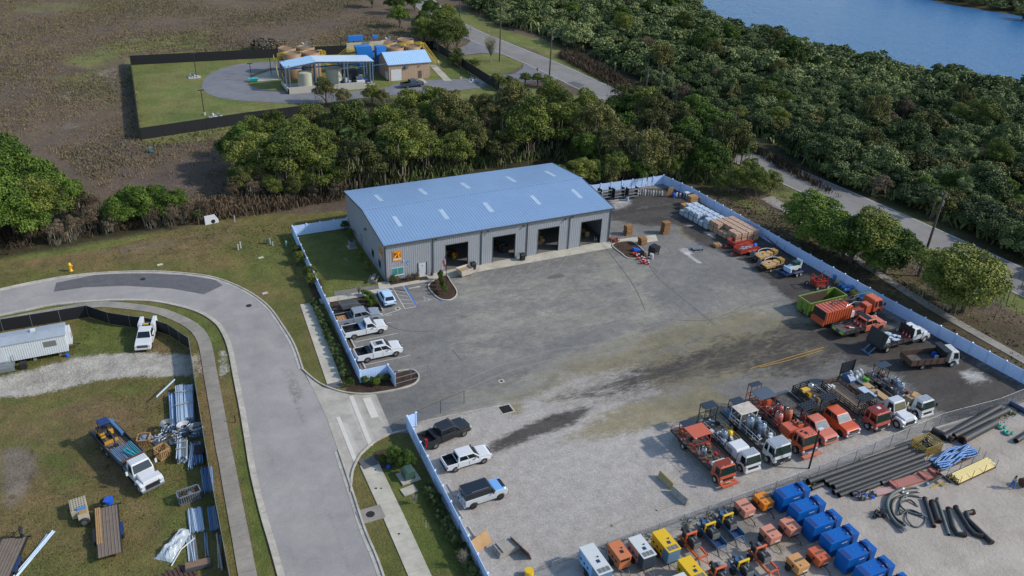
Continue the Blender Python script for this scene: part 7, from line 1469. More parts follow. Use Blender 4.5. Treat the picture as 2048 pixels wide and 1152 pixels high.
for s in(-1,1):b=MB();b.box(R,xc-.08,s*(hw+.04)-(.45 if s>0 else 0),s*(hw+.04)+(0 if s>0 else .45),.62,1.95,white_m);b.obj('tool_locker',t,bev=.03)
b=MB();b.box(R,xc-.05,-.55,.55,.62,.85,grey_gear);b.cbox(-1.6,0,.85,.6,.5,.9,dark_gear);b.cbox(-1.2,0,1.7,.25,.5,.15,yel_m);b.obj('bed_gear',t);b=MB()
for y in(-.8,.8):b.bar((xc-.1,y,zb),(xc-.1,y,2.15),.03,chrome)
b.bar((xc-.1,-.8,2.15),(xc-.1,.8,2.15),.03,chrome);b.obj('rack',t)
# bonneted flatbed with excavator and pipes
pb=mat('steel_blue_pipe','7d8fa4',.4,.2,.12,1.5);pbb=mat('pale_blue_pipe','b2c3d4',.45,.1,.1,1.5,grime=.05);pbd=mat('deep_blue_pipe','56769c',.45,.2,.12,1.5)
t=truck('flatbed_truck','white bonneted truck carrying steel pipes and a small excavator',-36.5,-28.0,rad(-69),None);xc=conv_truck(t,P_white,5.7,2.35,1.55,2.55,gl=glass_m,hood=1.9);frame_rails(t,-6.2,xc+.3,.95);deck(t,-6.4,xc-.3,2.5,1.15,wood_m);duals(t,-2.6,2.4,.5);duals(t,-3.9,2.4,.5)
for s in(-1,1):b=MB();b.box(-5.6,xc-.4,s*1.27-.04,s*1.27+.04,1.1,1.75,mat('dark_navy_board','1b2233',.5,0,.1,2));b.obj('side_board',t)
b=MB();b.box(xc-.45,xc-.3,-1.25,1.25,1.25,2.35,rust_m);b.obj('headboard',t);b=MB();b.box(-6.4,-3.2,.9,1.3,1.3,1.75,pbd);b.obj('side_pipes',t)
R_=random.Random(8)
for k in range(3):
 b=MB()
 for i in range(14):y=-1.1+i*.165;b.cyl((-1.3+R_.uniform(-.3,.3),y,1.45+k*.12),(2.2+R_.uniform(-.2,.9),y+R_.uniform(-.1,.1),1.5+k*.13),.055,pb if R_.random()<.85 else cyan_m,6)
 b.obj('pipe_load',t)
b=MB();b.cyl((-.2,.1,1.95),(1.6,.5,1.95),.09,cyan_m,8);b.cyl((-.1,-.2,1.95),(1.5,.2,1.95),.09,cyan_m,8);b.obj('cyan_pipe',t)
M4=Matrix.Translation((-36.5,-28.0,.045))@Matrix.Rotation(rad(-69),4,'Z')@Matrix.Translation((-4.1,-.25,1.25));e=thing('mini_excavator','yellow and black mini excavator with a navy roof on the truck deck','excavator',tuple(M4.translation),rad(-69));exy=mat('excavator_yellow','b8862a',.45,0,.08,2)
for s in(-1,1):
 b=MB();b.prism([(-.85,.1),(-.95,.28),(-.8,.45),(.8,.45),(.95,.28),(.85,.1),(.7,0),(-.7,0)],s*.6-.17,s*.6+.17,tyre_m);b.obj('track',e,bev=.03)
b=MB();b.prism([(-1.0,.5),(-1.05,1.1),(-.4,1.2),(.1,.95),(.4,.6)],-.65,.65,dark_gear);b.prism([(-1.1,.5),(-1.1,.95),(-.6,1.0),(-.5,.5)],-.68,-.3,exy);b.box(.05,.45,.2,.62,.55,1.1,exy);b.prism([(-.3,.5),(-.3,1.0),(.4,.9),(.5,.5)],-.7,-.25,exy);b.obj('house',e,bev=.04)
b=MB();b.box(-.8,.35,-.5,.6,2.0,2.08,mat('navy_roof','1d3568',.4));b.obj('roof',e,bev=.03);b=MB()
for x in(-.7,.28):
 for y in(-.42,.5):b.box(x-.03,x+.03,y-.03,y+.03,1.0,2.0,blk)
b.obj('roof_post',e);b=MB();b.box(-.5,-.1,-.2,.3,1.15,1.25,blk);b.box(-.5,-.42,-.2,.3,1.25,1.7,blk);b.obj('seat',e)
b=MB();b.tube([(.4,0,.8),(1.2,0,1.5),(2.0,0,1.3),(2.3,0,.5)],.1,dark_gear,8);b.box(2.1,2.5,-.22,.22,.1,.5,dark_gear);b.obj('boom',e);b=MB();b.box(1.0,1.1,-.7,.7,.0,.35,exy);b.obj('blade',e)
# pipe bundles on the ground
def bundle(x0,y0,x1,y1,W_,nl,r,m_,label,z=.05,jag=.15,straps=2,seed=1,grp='pipe bundles along the screened fence'):
 """rows of pipes from (x0,y0) to (x1,y1)"""
 a=np.array((x0,y0));c=np.array((x1,y1));L_=float(np.linalg.norm(c-a));t=thing('pipe_bundle',label,'pipes',((x0+x1)/2,(y0+y1)/2,z),math.atan2(y1-y0,x1-x0),grp);R_=random.Random(seed);n=int(W_/(2.1*r))
 for k in range(nl):
  b=MB()
  for i in range(n-k%2):y=-W_/2+(i+.5+.5*(k%2))*2.1*r;s=R_.uniform(-jag,jag);q=R_.uniform(-.4,.4)*jag;b.cyl((-L_/2+s,y+q,r+k*1.8*r),(L_/2+s,y-q,r+k*1.8*r),r,m_ if not isinstance(m_,list)else R_.choice(m_),6)
  b.obj('pipe_layer',t)
 for k in range(straps):x=-L_*.28+k*L_*.36;b=MB();h=nl*1.8*r+.12;b.box(x,x+.09,-W_/2-.06,W_/2+.06,h,h+.06,gw);b.obj('strap',t)
 return t
mix=[pbb,pbb,pb]
bundle(-30.35,-16.4,-30.9,-23.5,.85,7,.055,mix,'tall bundle of long pale blue pipes nearest the sand track, left half',jag=.12,seed=1);bundle(-29.35,-16.9,-30.0,-23.3,1.05,8,.055,[pbb],'tall bundle of long pale blue pipes next to the screened fence',jag=.1,seed=2);bundle(-31.35,-17.4,-31.6,-23.6,.7,5,.055,[pbb,pbd],'slumped outer bundle of long blue pipes, splayed at its top end',jag=.3,seed=3,straps=0)
bundle(-32.95,-18.1,-30.6,-15.4,.25,1,.05,[pbb],'a few loose pale pipes crossing the top of the long bundle',.9,.2,0,4)
bundle(-31.1,-26.9,-31.45,-29.9,1.05,9,.055,[pbb,galv],'strapped square stack of silver tubes right of the wooden crate',jag=.12,seed=5);bundle(-30.25,-27.5,-30.7,-31.0,.5,4,.055,mix,'narrow pile of pipes between the silver stack and the dark pallet',jag=.5,straps=0,seed=6)
bundle(-29.6,-27.6,-29.9,-30.8,.9,5,.05,[pb,pbd],'pipe pile under the dark wooden pallet by the screened fence',jag=.25,straps=0,seed=7);bundle(-29.3,-31.7,-29.55,-35.4,1.2,2,.06,[pbd,pb],'spread of blue pipes close to the fence above the wire crate',jag=.25,straps=0,seed=8)
bundle(-31.1,-37.3,-31.2,-40.5,1.5,2,.06,[pbb,pb],'wide spread of pale blue pipes right of the plastic-wrapped pile',jag=.12,straps=0,seed=9);bundle(-29.6,-37.7,-29.75,-40.9,.9,2,.06,[pbd,pb],'shaded blue pipes between the wide spread and the fence',jag=.15,straps=0,seed=10)
glz=mat('glassy_tubes','9fb2ac',.25,.3,.15,2);bundle(-31.9,-40.8,-32.0,-44.1,.9,1,.05,[glz,pbb,galv],'flat spread of glassy tubes below the wide pipe spread',jag=.2,straps=0,seed=11);bundle(-30.6,-41.0,-30.8,-44.0,.35,1,.05,[pb],'thin strip of blue tubes near the bottom of the fence',jag=.2,straps=0,seed=12)
bundle(-29.5,-41.7,-29.85,-46.0,.5,2,.1,[gw,woodn_m],'long brown planks lying along the foot of the fence',jag=.4,straps=0,seed=13);bundle(-36.0,-45.0,-32.6,-45.0+.6,1.2,1,.14,[rust_m],'row of dark red-brown boards at the bottom edge',straps=0,seed=14)if 0 else None
t=thing('board_row','row of dark red-brown boards at the bottom edge','boards',(-34.0,-45.2,.05),rad(12));b=MB()
for i in range(11):b.box(-1.9+i*.36,-1.62+i*.36,-1.0,.7+.15*(i%3),0,.12,mat('red_brown_board','4e3630',.85,0,.2,2))
b.obj('boards',t)
bundle(-43.6,-35.4,-46.9,-40.8,.55,2,.07,[pbb],'long pale blue channels lying diagonally beside the cut-off trailer',jag=.25,straps=0,seed=15,grp=None)
# crates, bins, fittings
def slat_crate(x,y,rz,L_,W_,H,m_,label,fill=None,seed=0,grp=None):
 t=thing('wooden_crate',label,'crate',(x,y,.05),rad(rz),grp)
 for nm,(a,c)in(('side',((-L_/2,-W_/2),(L_/2,-W_/2))),('side',((-L_/2,W_/2),(L_/2,W_/2))),('end',((-L_/2,-W_/2),(-L_/2,W_/2))),('end',((L_/2,-W_/2),(L_/2,W_/2)))):
  b=MB();k=max(4,int(math.hypot(c[0]-a[0],c[1]-a[1])/.2))
  for i in range(k+1):p=(a[0]+(c[0]-a[0])*i/k,a[1]+(c[1]-a[1])*i/k);b.box(p[0]-.04,p[0]+.04,p[1]-.04,p[1]+.04,0,H,m_)
  for z in(0,H-.1):b.box(min(a[0],c[0])-.055,max(a[0],c[0])+.055,min(a[1],c[1])-.055,max(a[1],c[1])+.055,z,z+.11,m_)
  b.bar((a[0]*1.03,a[1]*1.03,.1),(c[0]*1.03,c[1]*1.03,H-.1),.04,m_);b.obj(nm,t)
 b=MB();b.box(-L_/2+.05,L_/2-.05,-W_/2+.05,W_/2-.05,.02,.08,m_);b.obj('floor',t)
 if fill:clutter(t,-L_/2+.3,L_/2-.3,-W_/2+.3,W_/2-.3,.1,fill,24,seed,.5,'contents')
slat_crate(-33.2,-27.9,25,1.25,1.2,1.1,woodn_m,'pale open wooden crate with diagonal braces');slat_crate(-34.8,-24.9,-15,1.2,1.3,.8,woodn_m,'broken wooden crate of wire fittings left of the wooden crate',[galv,pb,galv],3)
slat_crate(-31.4,-35.6,8,2.1,1.1,1.0,galv,'grey wire crate full of rusty fittings with white tags',[rust_m,rust_m,galv],4)
for x,y,rz,s,l_ in((-33.3,-25.2,20,7,'stack of zinc fittings between the two wooden crates'),(-32.3,-23.8,0,8,'mound of coiled galvanised fittings below the long pipes'),(-30.7,-24.8,10,9,'curled white and silver hoops in a rack below the long pipes'),(-29.5,-25.6,5,10,'round wire coils and racks beside the fence'),(-31.7,-25.9,0,12,'tangle of scaffold fittings behind the silver tube stack')):
 t=thing('fitting_pile',l_,'fittings',(x,y,.05),rad(rz),'heaps of galvanised fittings');R_=random.Random(s);b=MB()
 for i in range(22):px,py,pz=R_.uniform(-.6,.6),R_.uniform(-.6,.6),R_.uniform(.05,.9);a=R_.uniform(0,3.1);b.cyl((px,py,pz),(px+.5*math.cos(a),py+.5*math.sin(a),pz+R_.uniform(-.1,.1)),R_.uniform(.03,.07),galv if R_.random()<.6 else pbb,6)
 b.obj('fittings',t);b=MB()
 for i in range(7):q=.35+.06*i;b.tube([(q*math.cos(a),q*math.sin(a)-.1,.9+.04*i)for a in[j*math.pi/8 for j in range(1,9 if s==9 else 16)]],.035,white_m if s==9 else galv,5)
 if s in(8,9,10):b.obj('coil',t)
 b=MB();b.box(-.75,.75,-.65,.65,0,.06,steel_rack)
 for x_ in(-.7,.7):
  for y_ in(-.6,.6):b.box(x_-.03,x_+.03,y_-.03,y_+.03,0,.8,steel_rack)
 b.obj('rack',t)
b=MB();b.box(-.5,.5,-.65,.65,0,.08,rust_m)
for i in range(6):b.box(-.5,.5,-.62+i*.22,-.5+i*.22,.08,.16,mat('charred_pallet','3f342e',.85,0,.2,2))
tag(b.obj('pallet',None,(-29.65,-29.0,.62),rad(-5)),'dark charred pallet lying on top of the pipe pile','pallet')
# trailers, stone bin, plastic-wrapped pile, steel plate
def flat_trailer(x,y,rz,L_,W_,label,extra=0):
 t=thing('flatbed_trailer',label,'trailer',(x,y,.04),rad(rz),'plank-deck trailers');b=MB();b.box(-L_/2,L_/2,-W_/2,W_/2,.62,.7,wood_m);b.obj('deck',t);b=MB()
 for s in(-1,1):b.box(-L_/2,L_/2,s*W_/2-.04,s*W_/2+.04,.5,.72,blk)
 b.bar((L_/2,-.6,.55),(L_/2+1.3,0,.5),.06,blk);b.bar((L_/2,.6,.55),(L_/2+1.3,0,.5),.06,blk);b.bar((L_/2+1.2,0,0),(L_/2+1.2,0,1),.05,blk);b.box(L_/2-.05,L_/2+.04,-W_/2-.3,W_/2+.1,.6,.72,blk);b.obj('frame',t)
 for i in(-.45,.45):
  for s in(-1,1):wheel(t,i-.3,s*(W_/2+.16),.33,.22,rimd_m)
 for s in(-1,1):b=MB();b.box(-1.2,.6,s*(W_/2+.16)-.15,s*(W_/2+.16)+.15,.7,.75,P_blue if s<0 else blk);b.obj('mudguard',t)
 return t
t=flat_trailer(-38.75,-37.7,90.5,6.6,2.0,'plank-deck trailer with lumber strips and a blue tub at its hitch');b=MB()
for i in range(3):b.box(-1.6,3.3,.55+i*.16,.68+i*.16,.71,.82,woodn_m)
b.obj('lumber_load',t);b=MB();b.lathe((3.6,-.3,.75),[(.35,0),(.45,.5)],bluep_m,14);b.obj('blue_tub',t);b=MB();b.tube([(4.0+.35*math.cos(a),.1+.35*math.sin(a),.8)for a in[i*math.pi/5 for i in range(10)]],.13,tyre_m,8,True);b.obj('spare_tyre',t)
t=flat_trailer(-47.3,-38.4,75,6.2,2.2,'plank-deck trailer cut by the bottom left corner with a wheel on its hitch');b=MB();b.tube([(3.3+.4*math.cos(a),-.6+.15*math.cos(a),1.1+.4*math.sin(a))for a in[i*math.pi/6 for i in range(12)]],.16,tyre_m,8,True);b.cyl((3.3,-.75,1.1),(3.3,-.5,1.1),.25,chrome,12);b.obj('spare_wheel',t)
t=thing('block_bin','beige perforated block bin with a spare tyre on its front','block bin',(-41.1,-34.0,.04),rad(-84));blkb=mat('beige_block','a09680',.8,0,.1,2,grime=.15,gc='6c6250');b=MB();b.box(-1.6,.3,-.75,.7,.1,1.0,blkb);b.box(.3,1.4,-.25,.7,.1,.8,blkb);bo=b.obj('body',t,bev=.02)
b=MB()
for i in range(6):
 for j in range(6):b.box(-1.5+i*.3,-1.36+i*.3,-.68+j*.23,-.6+j*.23,1.0,1.012,blk)
b.obj('holes',bo);b=MB();b.tube([(1.6,.2+.34*math.cos(a),.5+.34*math.sin(a))for a in[i*math.pi/7 for i in range(14)]],.13,tyre_m,8,True);b.cyl((1.5,.2,.5),(1.68,.2,.5),.24,chrome,14);b.obj('spare_tyre',t);b=MB();b.cbox(.2,.2,1.01,.3,.8,.15,dr_blue);b.cbox(.55,.25,.81,.35,.7,.08,woodn_m);b.obj('top_parts',t)
R_=NR(3);t=thing('plastic_wrapped_pile','crumpled clear plastic sheet over a pile with a white pipe in front','plastic sheet',(-33.3,-41.3,.04),rad(52));plm=mat('clear_plastic','a4adb4',.25,0,.15,3,grime=.25,gc='6e6a66',bump=.2);nx,ny=22,12;V=[]
for i in range(nx):
 for j in range(ny):u,v=i/(nx-1)*2-1,j/(ny-1)*2-1;e_=max(0,1-abs(v)**3)*max(0,1-abs(u)**4);V.append((u*2.0+R_.normal()*.02,v*.75*(1-.25*u)+R_.normal()*.02,e_*(.62+.12*math.sin(7*v+5*u)+.08*math.sin(11*u)+R_.normal()*.025)))
b=MB();b.add(V,[(i*ny+j,(i+1)*ny+j,(i+1)*ny+j+1,i*ny+j+1)for i in range(nx-1)for j in range(ny-1)],plm);b.obj('sheet',t);b=MB();b.tube([(-2.4,-1.1,.06),(-.5,-.9,.15),(1.1,-1.3,.1)],.06,white_m,7);b.obj('white_pipe',t)
t=thing('steel_plate','brown and grey steel plate box at the bottom of the lot','steel plate',(-31.7,-44.9,.05),rad(-4));b=MB();b.box(-1.1,1.1,-.4,.4,.1,.5,steel_rack);b.box(-1.05,1.05,-.35,.38,.5,.53,mat('rusty_tan_plate','7c6450',.8,.1,.15,2));b.obj('plate',t)
# verge furniture
t=thing('fire_hydrant','yellow fire hydrant on the grass above the road bend','hydrant',(-41.65,19.98,.02));hy=mat('hydrant_yellow','d09a10',.4,0,.05,3);b=MB();b.lathe((0,0,0),[(.2,0),(.2,.06),(.13,.08),(.13,.6),(.19,.62),(.19,.68),(.15,.7),(.12,.82),(.04,.9)],hy,14);b.cyl((-.26,0,.5),(.26,0,.5),.07,hy,10);b.cyl((0,0,.48),(0,-.25,.48),.09,hy,10);b.obj('barrel',t);t.scale=(1.5,)*3
t=thing('transformer_box','green utility transformer box on a concrete pad','transformer',(-10.55,-41.0,.03),rad(4));grb=mat('utility_green','3a5248',.55,0,.08,1.5,grime=.1);b=MB();b.prism([(-.55,.15),(-.55,1.0),(-.3,1.15),(.55,1.15),(.55,.15)],-.6,.6,grb);b.obj('cabinet',t,bev=.03);b=MB();b.box(-1.0,1.0,-.95,.95,0,.15,walk);b.obj('pad',t)
def stub(px,py,h,m_,label,nm='utility_post',w_=.09,cat='post'):p=A2(px,py);b=MB();b.box(-w_,w_,-w_,w_,0,h,m_);b.box(-w_*1.15,w_*1.15,-w_*1.15,w_*1.15,h,h+.04,m_);return tag(b.obj(nm,None,(p[0],p[1],.02)),label,cat)
wb=mat('white_utility','b0b4b6',.5);stub(477,500,.9,wb,'white utility post left of the pair above the bend');stub(482,497,1.1,wb,'taller white utility post of the pair above the bend');stub(470,445,1.3,wb,'thin white pipe post at the ditch edge',w_=.05);stub(541,488,.9,wb,'white post of the pair beside the shrub on the lawn',w_=.07);stub(546,492,.7,wb,'short white post of the pair beside the shrub on the lawn',w_=.07)
stub(535,488,.8,grb,'green utility pedestal beside the lawn shrub',w_=.2,cat='pedestal');stub(573,492,.8,mat('pale_green_post','7fa590',.5),'pale green pedestal just outside the white fence',w_=.12,cat='pedestal');stub(303,305,1.0,mat('teal_box','4a7a80',.5),'teal box alone in the dry field below the mesh fence',w_=.3,cat='box');stub(471,845,.9,blk,'black mailbox-like post beside the curved road',w_=.05)
for px,py,l_ in((522,516,'pale slab lid on the lawn above the bend'),(530,587,'small pale lid on the grass near the road shoulder'),(320,530,'tiny concrete lid above the patched road')):b=MB();b.box(-.4,.4,-.25,.25,0,.06,walk);p=A2(px,py);tag(b.obj('ground_lid',None,(p[0],p[1],.03),.2),l_,'lid')
t=thing('ditch_headwall','white concrete culvert headwall at the ditch end','headwall',(*A2(424,447),0.0),rad(10));b=MB();b.prism([(-1.1,0),(-1.1,1.5),(.6,1.5),(1.1,.6),(1.1,0)],-.15,.15,white_m);b.cyl((.2,-.17,.4),(.2,-.16,.4),.35,hdin,16);b.obj('wall',t)
b=MB();b.cyl((0,0,0),(0,0,1.0),.03,wb,6);p=A2(852,1056);tag(b.obj('marker_stake',None,(p[0],p[1],.02)),'thin white marker stake in the grass by the pavement','stake')
drum(777,937,bluep_m,'blue bucket lying in the mulch by the kerb corner',r=.2,h=.3,name='bucket')
# ================= VEGETATION =================
def leaf_mat(name,cols,var=.35,trans=.0):
 mt,n,l,b=nodes(name);a=n.new('ShaderNodeAttribute');a.attribute_name='tint';oi=n.new('ShaderNodeObjectInfo')
 cr=n.new('ShaderNodeValToRGB');k=len(cols);cr.color_ramp.elements[0].color=lin(cols[0]);cr.color_ramp.elements[1].color=lin(cols[-1])
 for i in range(1,k-1):e=cr.color_ramp.elements.new(i/(k-1));e.color=lin(cols[i])
 t=mth(n,l,'ADD',a.outputs['Fac'],rng(n,l,oi.outputs['Random'],0,1,-.33,.33));l.new(t,cr.inputs[0])
 l.new(cr.outputs[0],b.inputs['Base Color']);b.inputs['Roughness'].default_value=.7;b.inputs['Specular IOR Level'].default_value=.25
 return mt
def qmesh(name,V,tint,mt):
 """V (n,4,3) quads"""
 n=len(V);me=bpy.data.meshes.new(name);me.vertices.add(4*n);me.vertices.foreach_set('co',V.reshape(-1).astype(np.float32));me.loops.add(4*n);me.loops.foreach_set('vertex_index',np.arange(4*n,dtype=np.int32))
 me.polygons.add(n);me.polygons.foreach_set('loop_start',np.arange(0,4*n,4,dtype=np.int32));me.polygons.foreach_set('loop_total',np.full(n,4,dtype=np.int32))
 a=me.attributes.new('tint','FLOAT','FACE');a.data.foreach_set('value',tint.astype(np.float32));me.materials.append(mt);me.update(calc_edges=True);return me
def cards(P,N,U,w,h):
 """quads at P facing N, long axis towards U"""
 N=N/(np.linalg.norm(N,axis=1,keepdims=True)+1e-9);S_=np.cross(N,U);S_/=np.linalg.norm(S_,axis=1,keepdims=True)+1e-9;T_=np.cross(S_,N)
 w=np.asarray(w).reshape(-1,1)/2;h=np.asarray(h).reshape(-1,1)/2
 return np.stack([P-S_*w-T_*h,P+S_*w-T_*h,P+S_*w*.8+T_*h,P-S_*w*.8+T_*h],1)
def unit(r,n):v=r.normal(size=(n,3));return v/np.linalg.norm(v,axis=1,keepdims=True)
def crown_pts(r,rad_,h,z0,nl,n,leaf,lr=(.26,.42),flat=1.,low=-.35):
 C_=unit(r,nl)*(r.rand(nl,1)**.4);C_[:,2]=np.abs(C_[:,2])*1.1-.25;C_[0]=(0,0,.5);R_=r.uniform(*lr,nl)*rad_
 C_=C_*[rad_*.85,rad_*.85,h*.5];C_[:,2]+=z0+h*.42;lt=r.uniform(.0,1,nl)
 pick=r.choice(nl,n,p=R_**2/(R_**2).sum());D_=unit(r,n);D_[:,2]=np.where(D_[:,2]<low,-D_[:,2],D_[:,2]);sc=r.normal(.93,.13,(n,1)).clip(.55,1.3)
 P=C_[pick]+D_*(R_[pick][:,None]*sc)*[1,1,.8*flat]
 keep=np.ones(n,bool)
 for j in range(nl):d=np.linalg.norm((P-C_[j])/[1,1,.8*flat],axis=1);keep&=~((d<R_[j]*.7)&(pick!=j))
 P,D_,pick=P[keep],D_[keep],pick[keep];m_=len(P);N=D_+r.normal(size=(m_,3))*.85+[0,0,.25];U=unit(r,m_)
 V=cards(P,N,U,r.uniform(.6,1.3,m_)*leaf,r.uniform(.6,1.3,m_)*leaf)
 return V,np.clip(.25+.5*lt[pick]+r.normal(size=m_)*.12,0,1),C_,R_
bark=mat('bark','5c5045',.9,0,.25,2,bump=.4);barkp=mat('palm_trunk','6a5e50',.9,0,.25,3,bump=.5);bare_m=mat('bare_branches','8d857b',.9,0,.2,2)
M_oak=leaf_mat('oak_leaves',['2f3916','46541f','606a2a','7c7f38']);M_grn=leaf_mat('fresh_green_leaves',['26380f','384d18','4c6220','64782c']);M_drk=leaf_mat('dark_scrub_leaves',['2e3a1f','43522b','5b683a','788050'])
M_olv=leaf_mat('olive_leaves',['363a1c','4a4e26','5f6030','767042']);M_brn=leaf_mat('dry_twig_foliage',['3c3326','554838','6a5c48','7e7160']);M_palm=leaf_mat('palm_fronds',['2a3a1c','3f522a','566a38','7a8350']);M_moss=leaf_mat('hanging_moss',['4c473c','625c50','7a7466','8d8678'])
PROTO={}
def trunk_mesh(r,H,C_,z0,r0,mt_,k=6):
 b=MB();b.cyl((0,0,-.05),(r.uniform(-.2,.2),r.uniform(-.2,.2),z0+.3),r0,mt_,8,r0*.65)
 for c in C_[:k]:q=(c[0]*.35,c[1]*.35,z0+(c[2]-z0)*.45);b.cyl((0,0,z0*.7),q,r0*.5,mt_,6,r0*.35);b.cyl(q,tuple(c),r0*.35,mt_,5,r0*.1)
 return b
def make_tree(key,seed,rad_,H,z0,nl,n,leaf,mt_,kw={},moss=0,mossm=None):
 r=NR(seed);V,t_,C_,R_=crown_pts(r,rad_,H-z0,z0,nl,n,leaf,**kw)
 if moss:
  m_=moss;a=r.uniform(0,6.28,m_);q=np.sqrt(r.rand(m_))*rad_*.95;P=np.c_[q*np.cos(a),q*np.sin(a),r.uniform(z0*.5,z0+(H-z0)*.6,m_)];N=np.c_[np.cos(a+1),np.sin(a+1),a*0]
  V2=cards(P,N,np.tile([[0,0,1.]],(m_,1)),r.uniform(.05,.14,m_),r.uniform(.6,1.7,m_));me2=qmesh('moss',V2,r.rand(m_),mossm or M_moss)
 else:me2=None
 tr=trunk_mesh(r,H,C_,z0,.05*rad_+.1,bark).obj('trunk');tm=tr.data;bpy.data.objects.remove(tr)
 PROTO[key]=(tm,qmesh('crown',V,t_,mt_),me2)
for i in range(5):make_tree('oak%d'%i,10+i,5.3,12,1.4,64,17000,.23,M_oak,dict(lr=(.12,.33)),moss=150)
for i in range(3):make_tree('olive%d'%i,30+i,4.8,11.5,1.2,60,14000,.22,M_olv,dict(lr=(.12,.31)),moss=260)
for i in range(3):make_tree('green%d'%i,40+i,4.7,9.5,1.0,60,16000,.22,M_grn,dict(lr=(.12,.33)))
for i in range(2):make_tree('brown%d'%i,50+i,4.0,9.5,1.0,44,7000,.2,M_brn,dict(lr=(.13,.3)),moss=350)
for i in range(5):make_tree('scrub%d'%i,60+i,4.4,5.6,.1,60,13000,.23,M_drk,dict(low=-.1,lr=(.11,.3)))
for i in range(2):make_tree('scrubo%d'%i,70+i,3.9,5.2,.1,50,10000,.23,M_olv,dict(low=-.1,lr=(.11,.3)))
def palm_proto(seed):
 r=NR(seed);H=6.0;b=MB();b.cyl((0,0,-.05),(.1,0,H),.2,barkp,8,.17);tr=b.obj('trunk');tm=tr.data;bpy.data.objects.remove(tr);Vs=[];ts=[]
 for i in range(46):
  el=r.uniform(-.9,1.35);az=r.uniform(0,6.28);d=np.array([math.cos(az)*math.cos(el),math.sin(az)*math.cos(el),math.sin(el)]);c=np.array([.1,0,H+.1])+d*r.uniform(.7,1.1)
  s=np.cross(d,[0,0,1.]);s/=np.linalg.norm(s);u=np.cross(s,d)
  for k in range(9):a=(k-4)*.3;e=(d*math.cos(a)+s*math.sin(a))*.95;e[2]-=.25;w_=np.cross(e,u);w_=w_/np.linalg.norm(w_)*.07;Vs.append([c-w_,c+w_,c+e+w_*.3,c+e-w_*.3]);ts.append(.25+.6*(el>0)*r.rand()+(.3 if el<-.5 else 0))
  Vs.append([c-s*.02,c+s*.02,np.array([.1,0,H])+s*.02,np.array([.1,0,H])-s*.02]);ts.append(.5)
 PROTO['palm%d'%seed]=(tm,qmesh('crown',np.array(Vs),np.array(ts),M_palm),None)
palm_proto(0);palm_proto(1)
def bare_proto(key,H,seed,mt_,n=60,leaf=0):
 r=random.Random(seed);b=MB();b.cyl((0,0,-.05),(0,0,H*.35),.012*H+.03,mt_,6,.008*H)
 tips=[]
 for i in range(n):
  a=r.uniform(0,6.28);z0=H*r.uniform(.2,.5);z1=z0+H*r.uniform(.15,.45);q=H*r.uniform(.1,.3);m_=(q*.5*math.cos(a),q*.5*math.sin(a),(z0+z1)/2);e=(q*math.cos(a+.2),q*math.sin(a+.2),z1);w_=.0045*H
  b.cyl((0,0,z0*.8),m_,w_*1.6,mt_,4,w_,False);b.cyl(m_,e,w_,mt_,4,w_*.4,False);b.cyl(m_,(e[0]*.7-q*.2*math.sin(a),e[1]*.7+q*.2*math.cos(a),z1+.05*H),w_,mt_,4,w_*.3,False)
 o=b.obj('branches');m2=o.data;bpy.data.objects.remove(o);b=MB();b.cyl((0,0,-.05),(0,0,H*.3),.014*H+.03,mt_,6,.01*H);o=b.obj('trunk');PROTO[key]=(o.data,m2,None);bpy.data.objects.remove(o)
bare_proto('bare0',2.4,1,bare_m,70);bare_proto('bare1',7,2,mat('spring_branches','8f8a72',.9),110)
NM={'oak':('oak_tree','tree'),'olive':('mossy_tree','tree'),'green':('green_tree','tree'),'brown':('dry_tree','tree'),'scrub':('scrub_tree','tree'),'scrubo':('scrub_tree','tree'),'palm':('palm_tree','palm'),'bare':('bare_sapling','tree'),'shrub':('shrub','shrub')}
def tree(key,x,y,label,sc=1.,grp=None,z=0,sz=None,rot=None,nm=None):
 base=key.rstrip('0123456789');name,cat=nm or NM[base];tm,cm,mm=PROTO[key];t=thing(name,label,cat,(x,y,z),random.Random(x*7.3+y).uniform(0,6.28)if rot is None else rot,grp);t.scale=(sc,sc,sz or sc)
 for n_,me in(('trunk',tm),('branches' if base=='bare' else 'crown',cm),('hanging_moss',mm)):
  if me is not None:o=bpy.data.objects.new(n_,me);COL.objects.link(o);o.parent=t
 return t
def poisson(px,d,seed,wm=False,pre=()):
 P=px if wm else W(px);xs=[p[0]for p in P];ys=[p[1]for p in P];r=NR(seed);out=list(pre);n0=len(out);c=0
 A_=(max(xs)-min(xs))*(max(ys)-min(ys));cand=np.c_[r.uniform(min(xs),max(xs),int(A_/d/d*9)+20),r.uniform(min(ys),max(ys),int(A_/d/d*9)+20)];cand=cand[sdist(cand,P)>0]
 for q in cand:
  if all((q[0]-p[0])**2+(q[1]-p[1])**2>d*d for p in out[-900:]):out.append(tuple(q))
 return out[n0:]
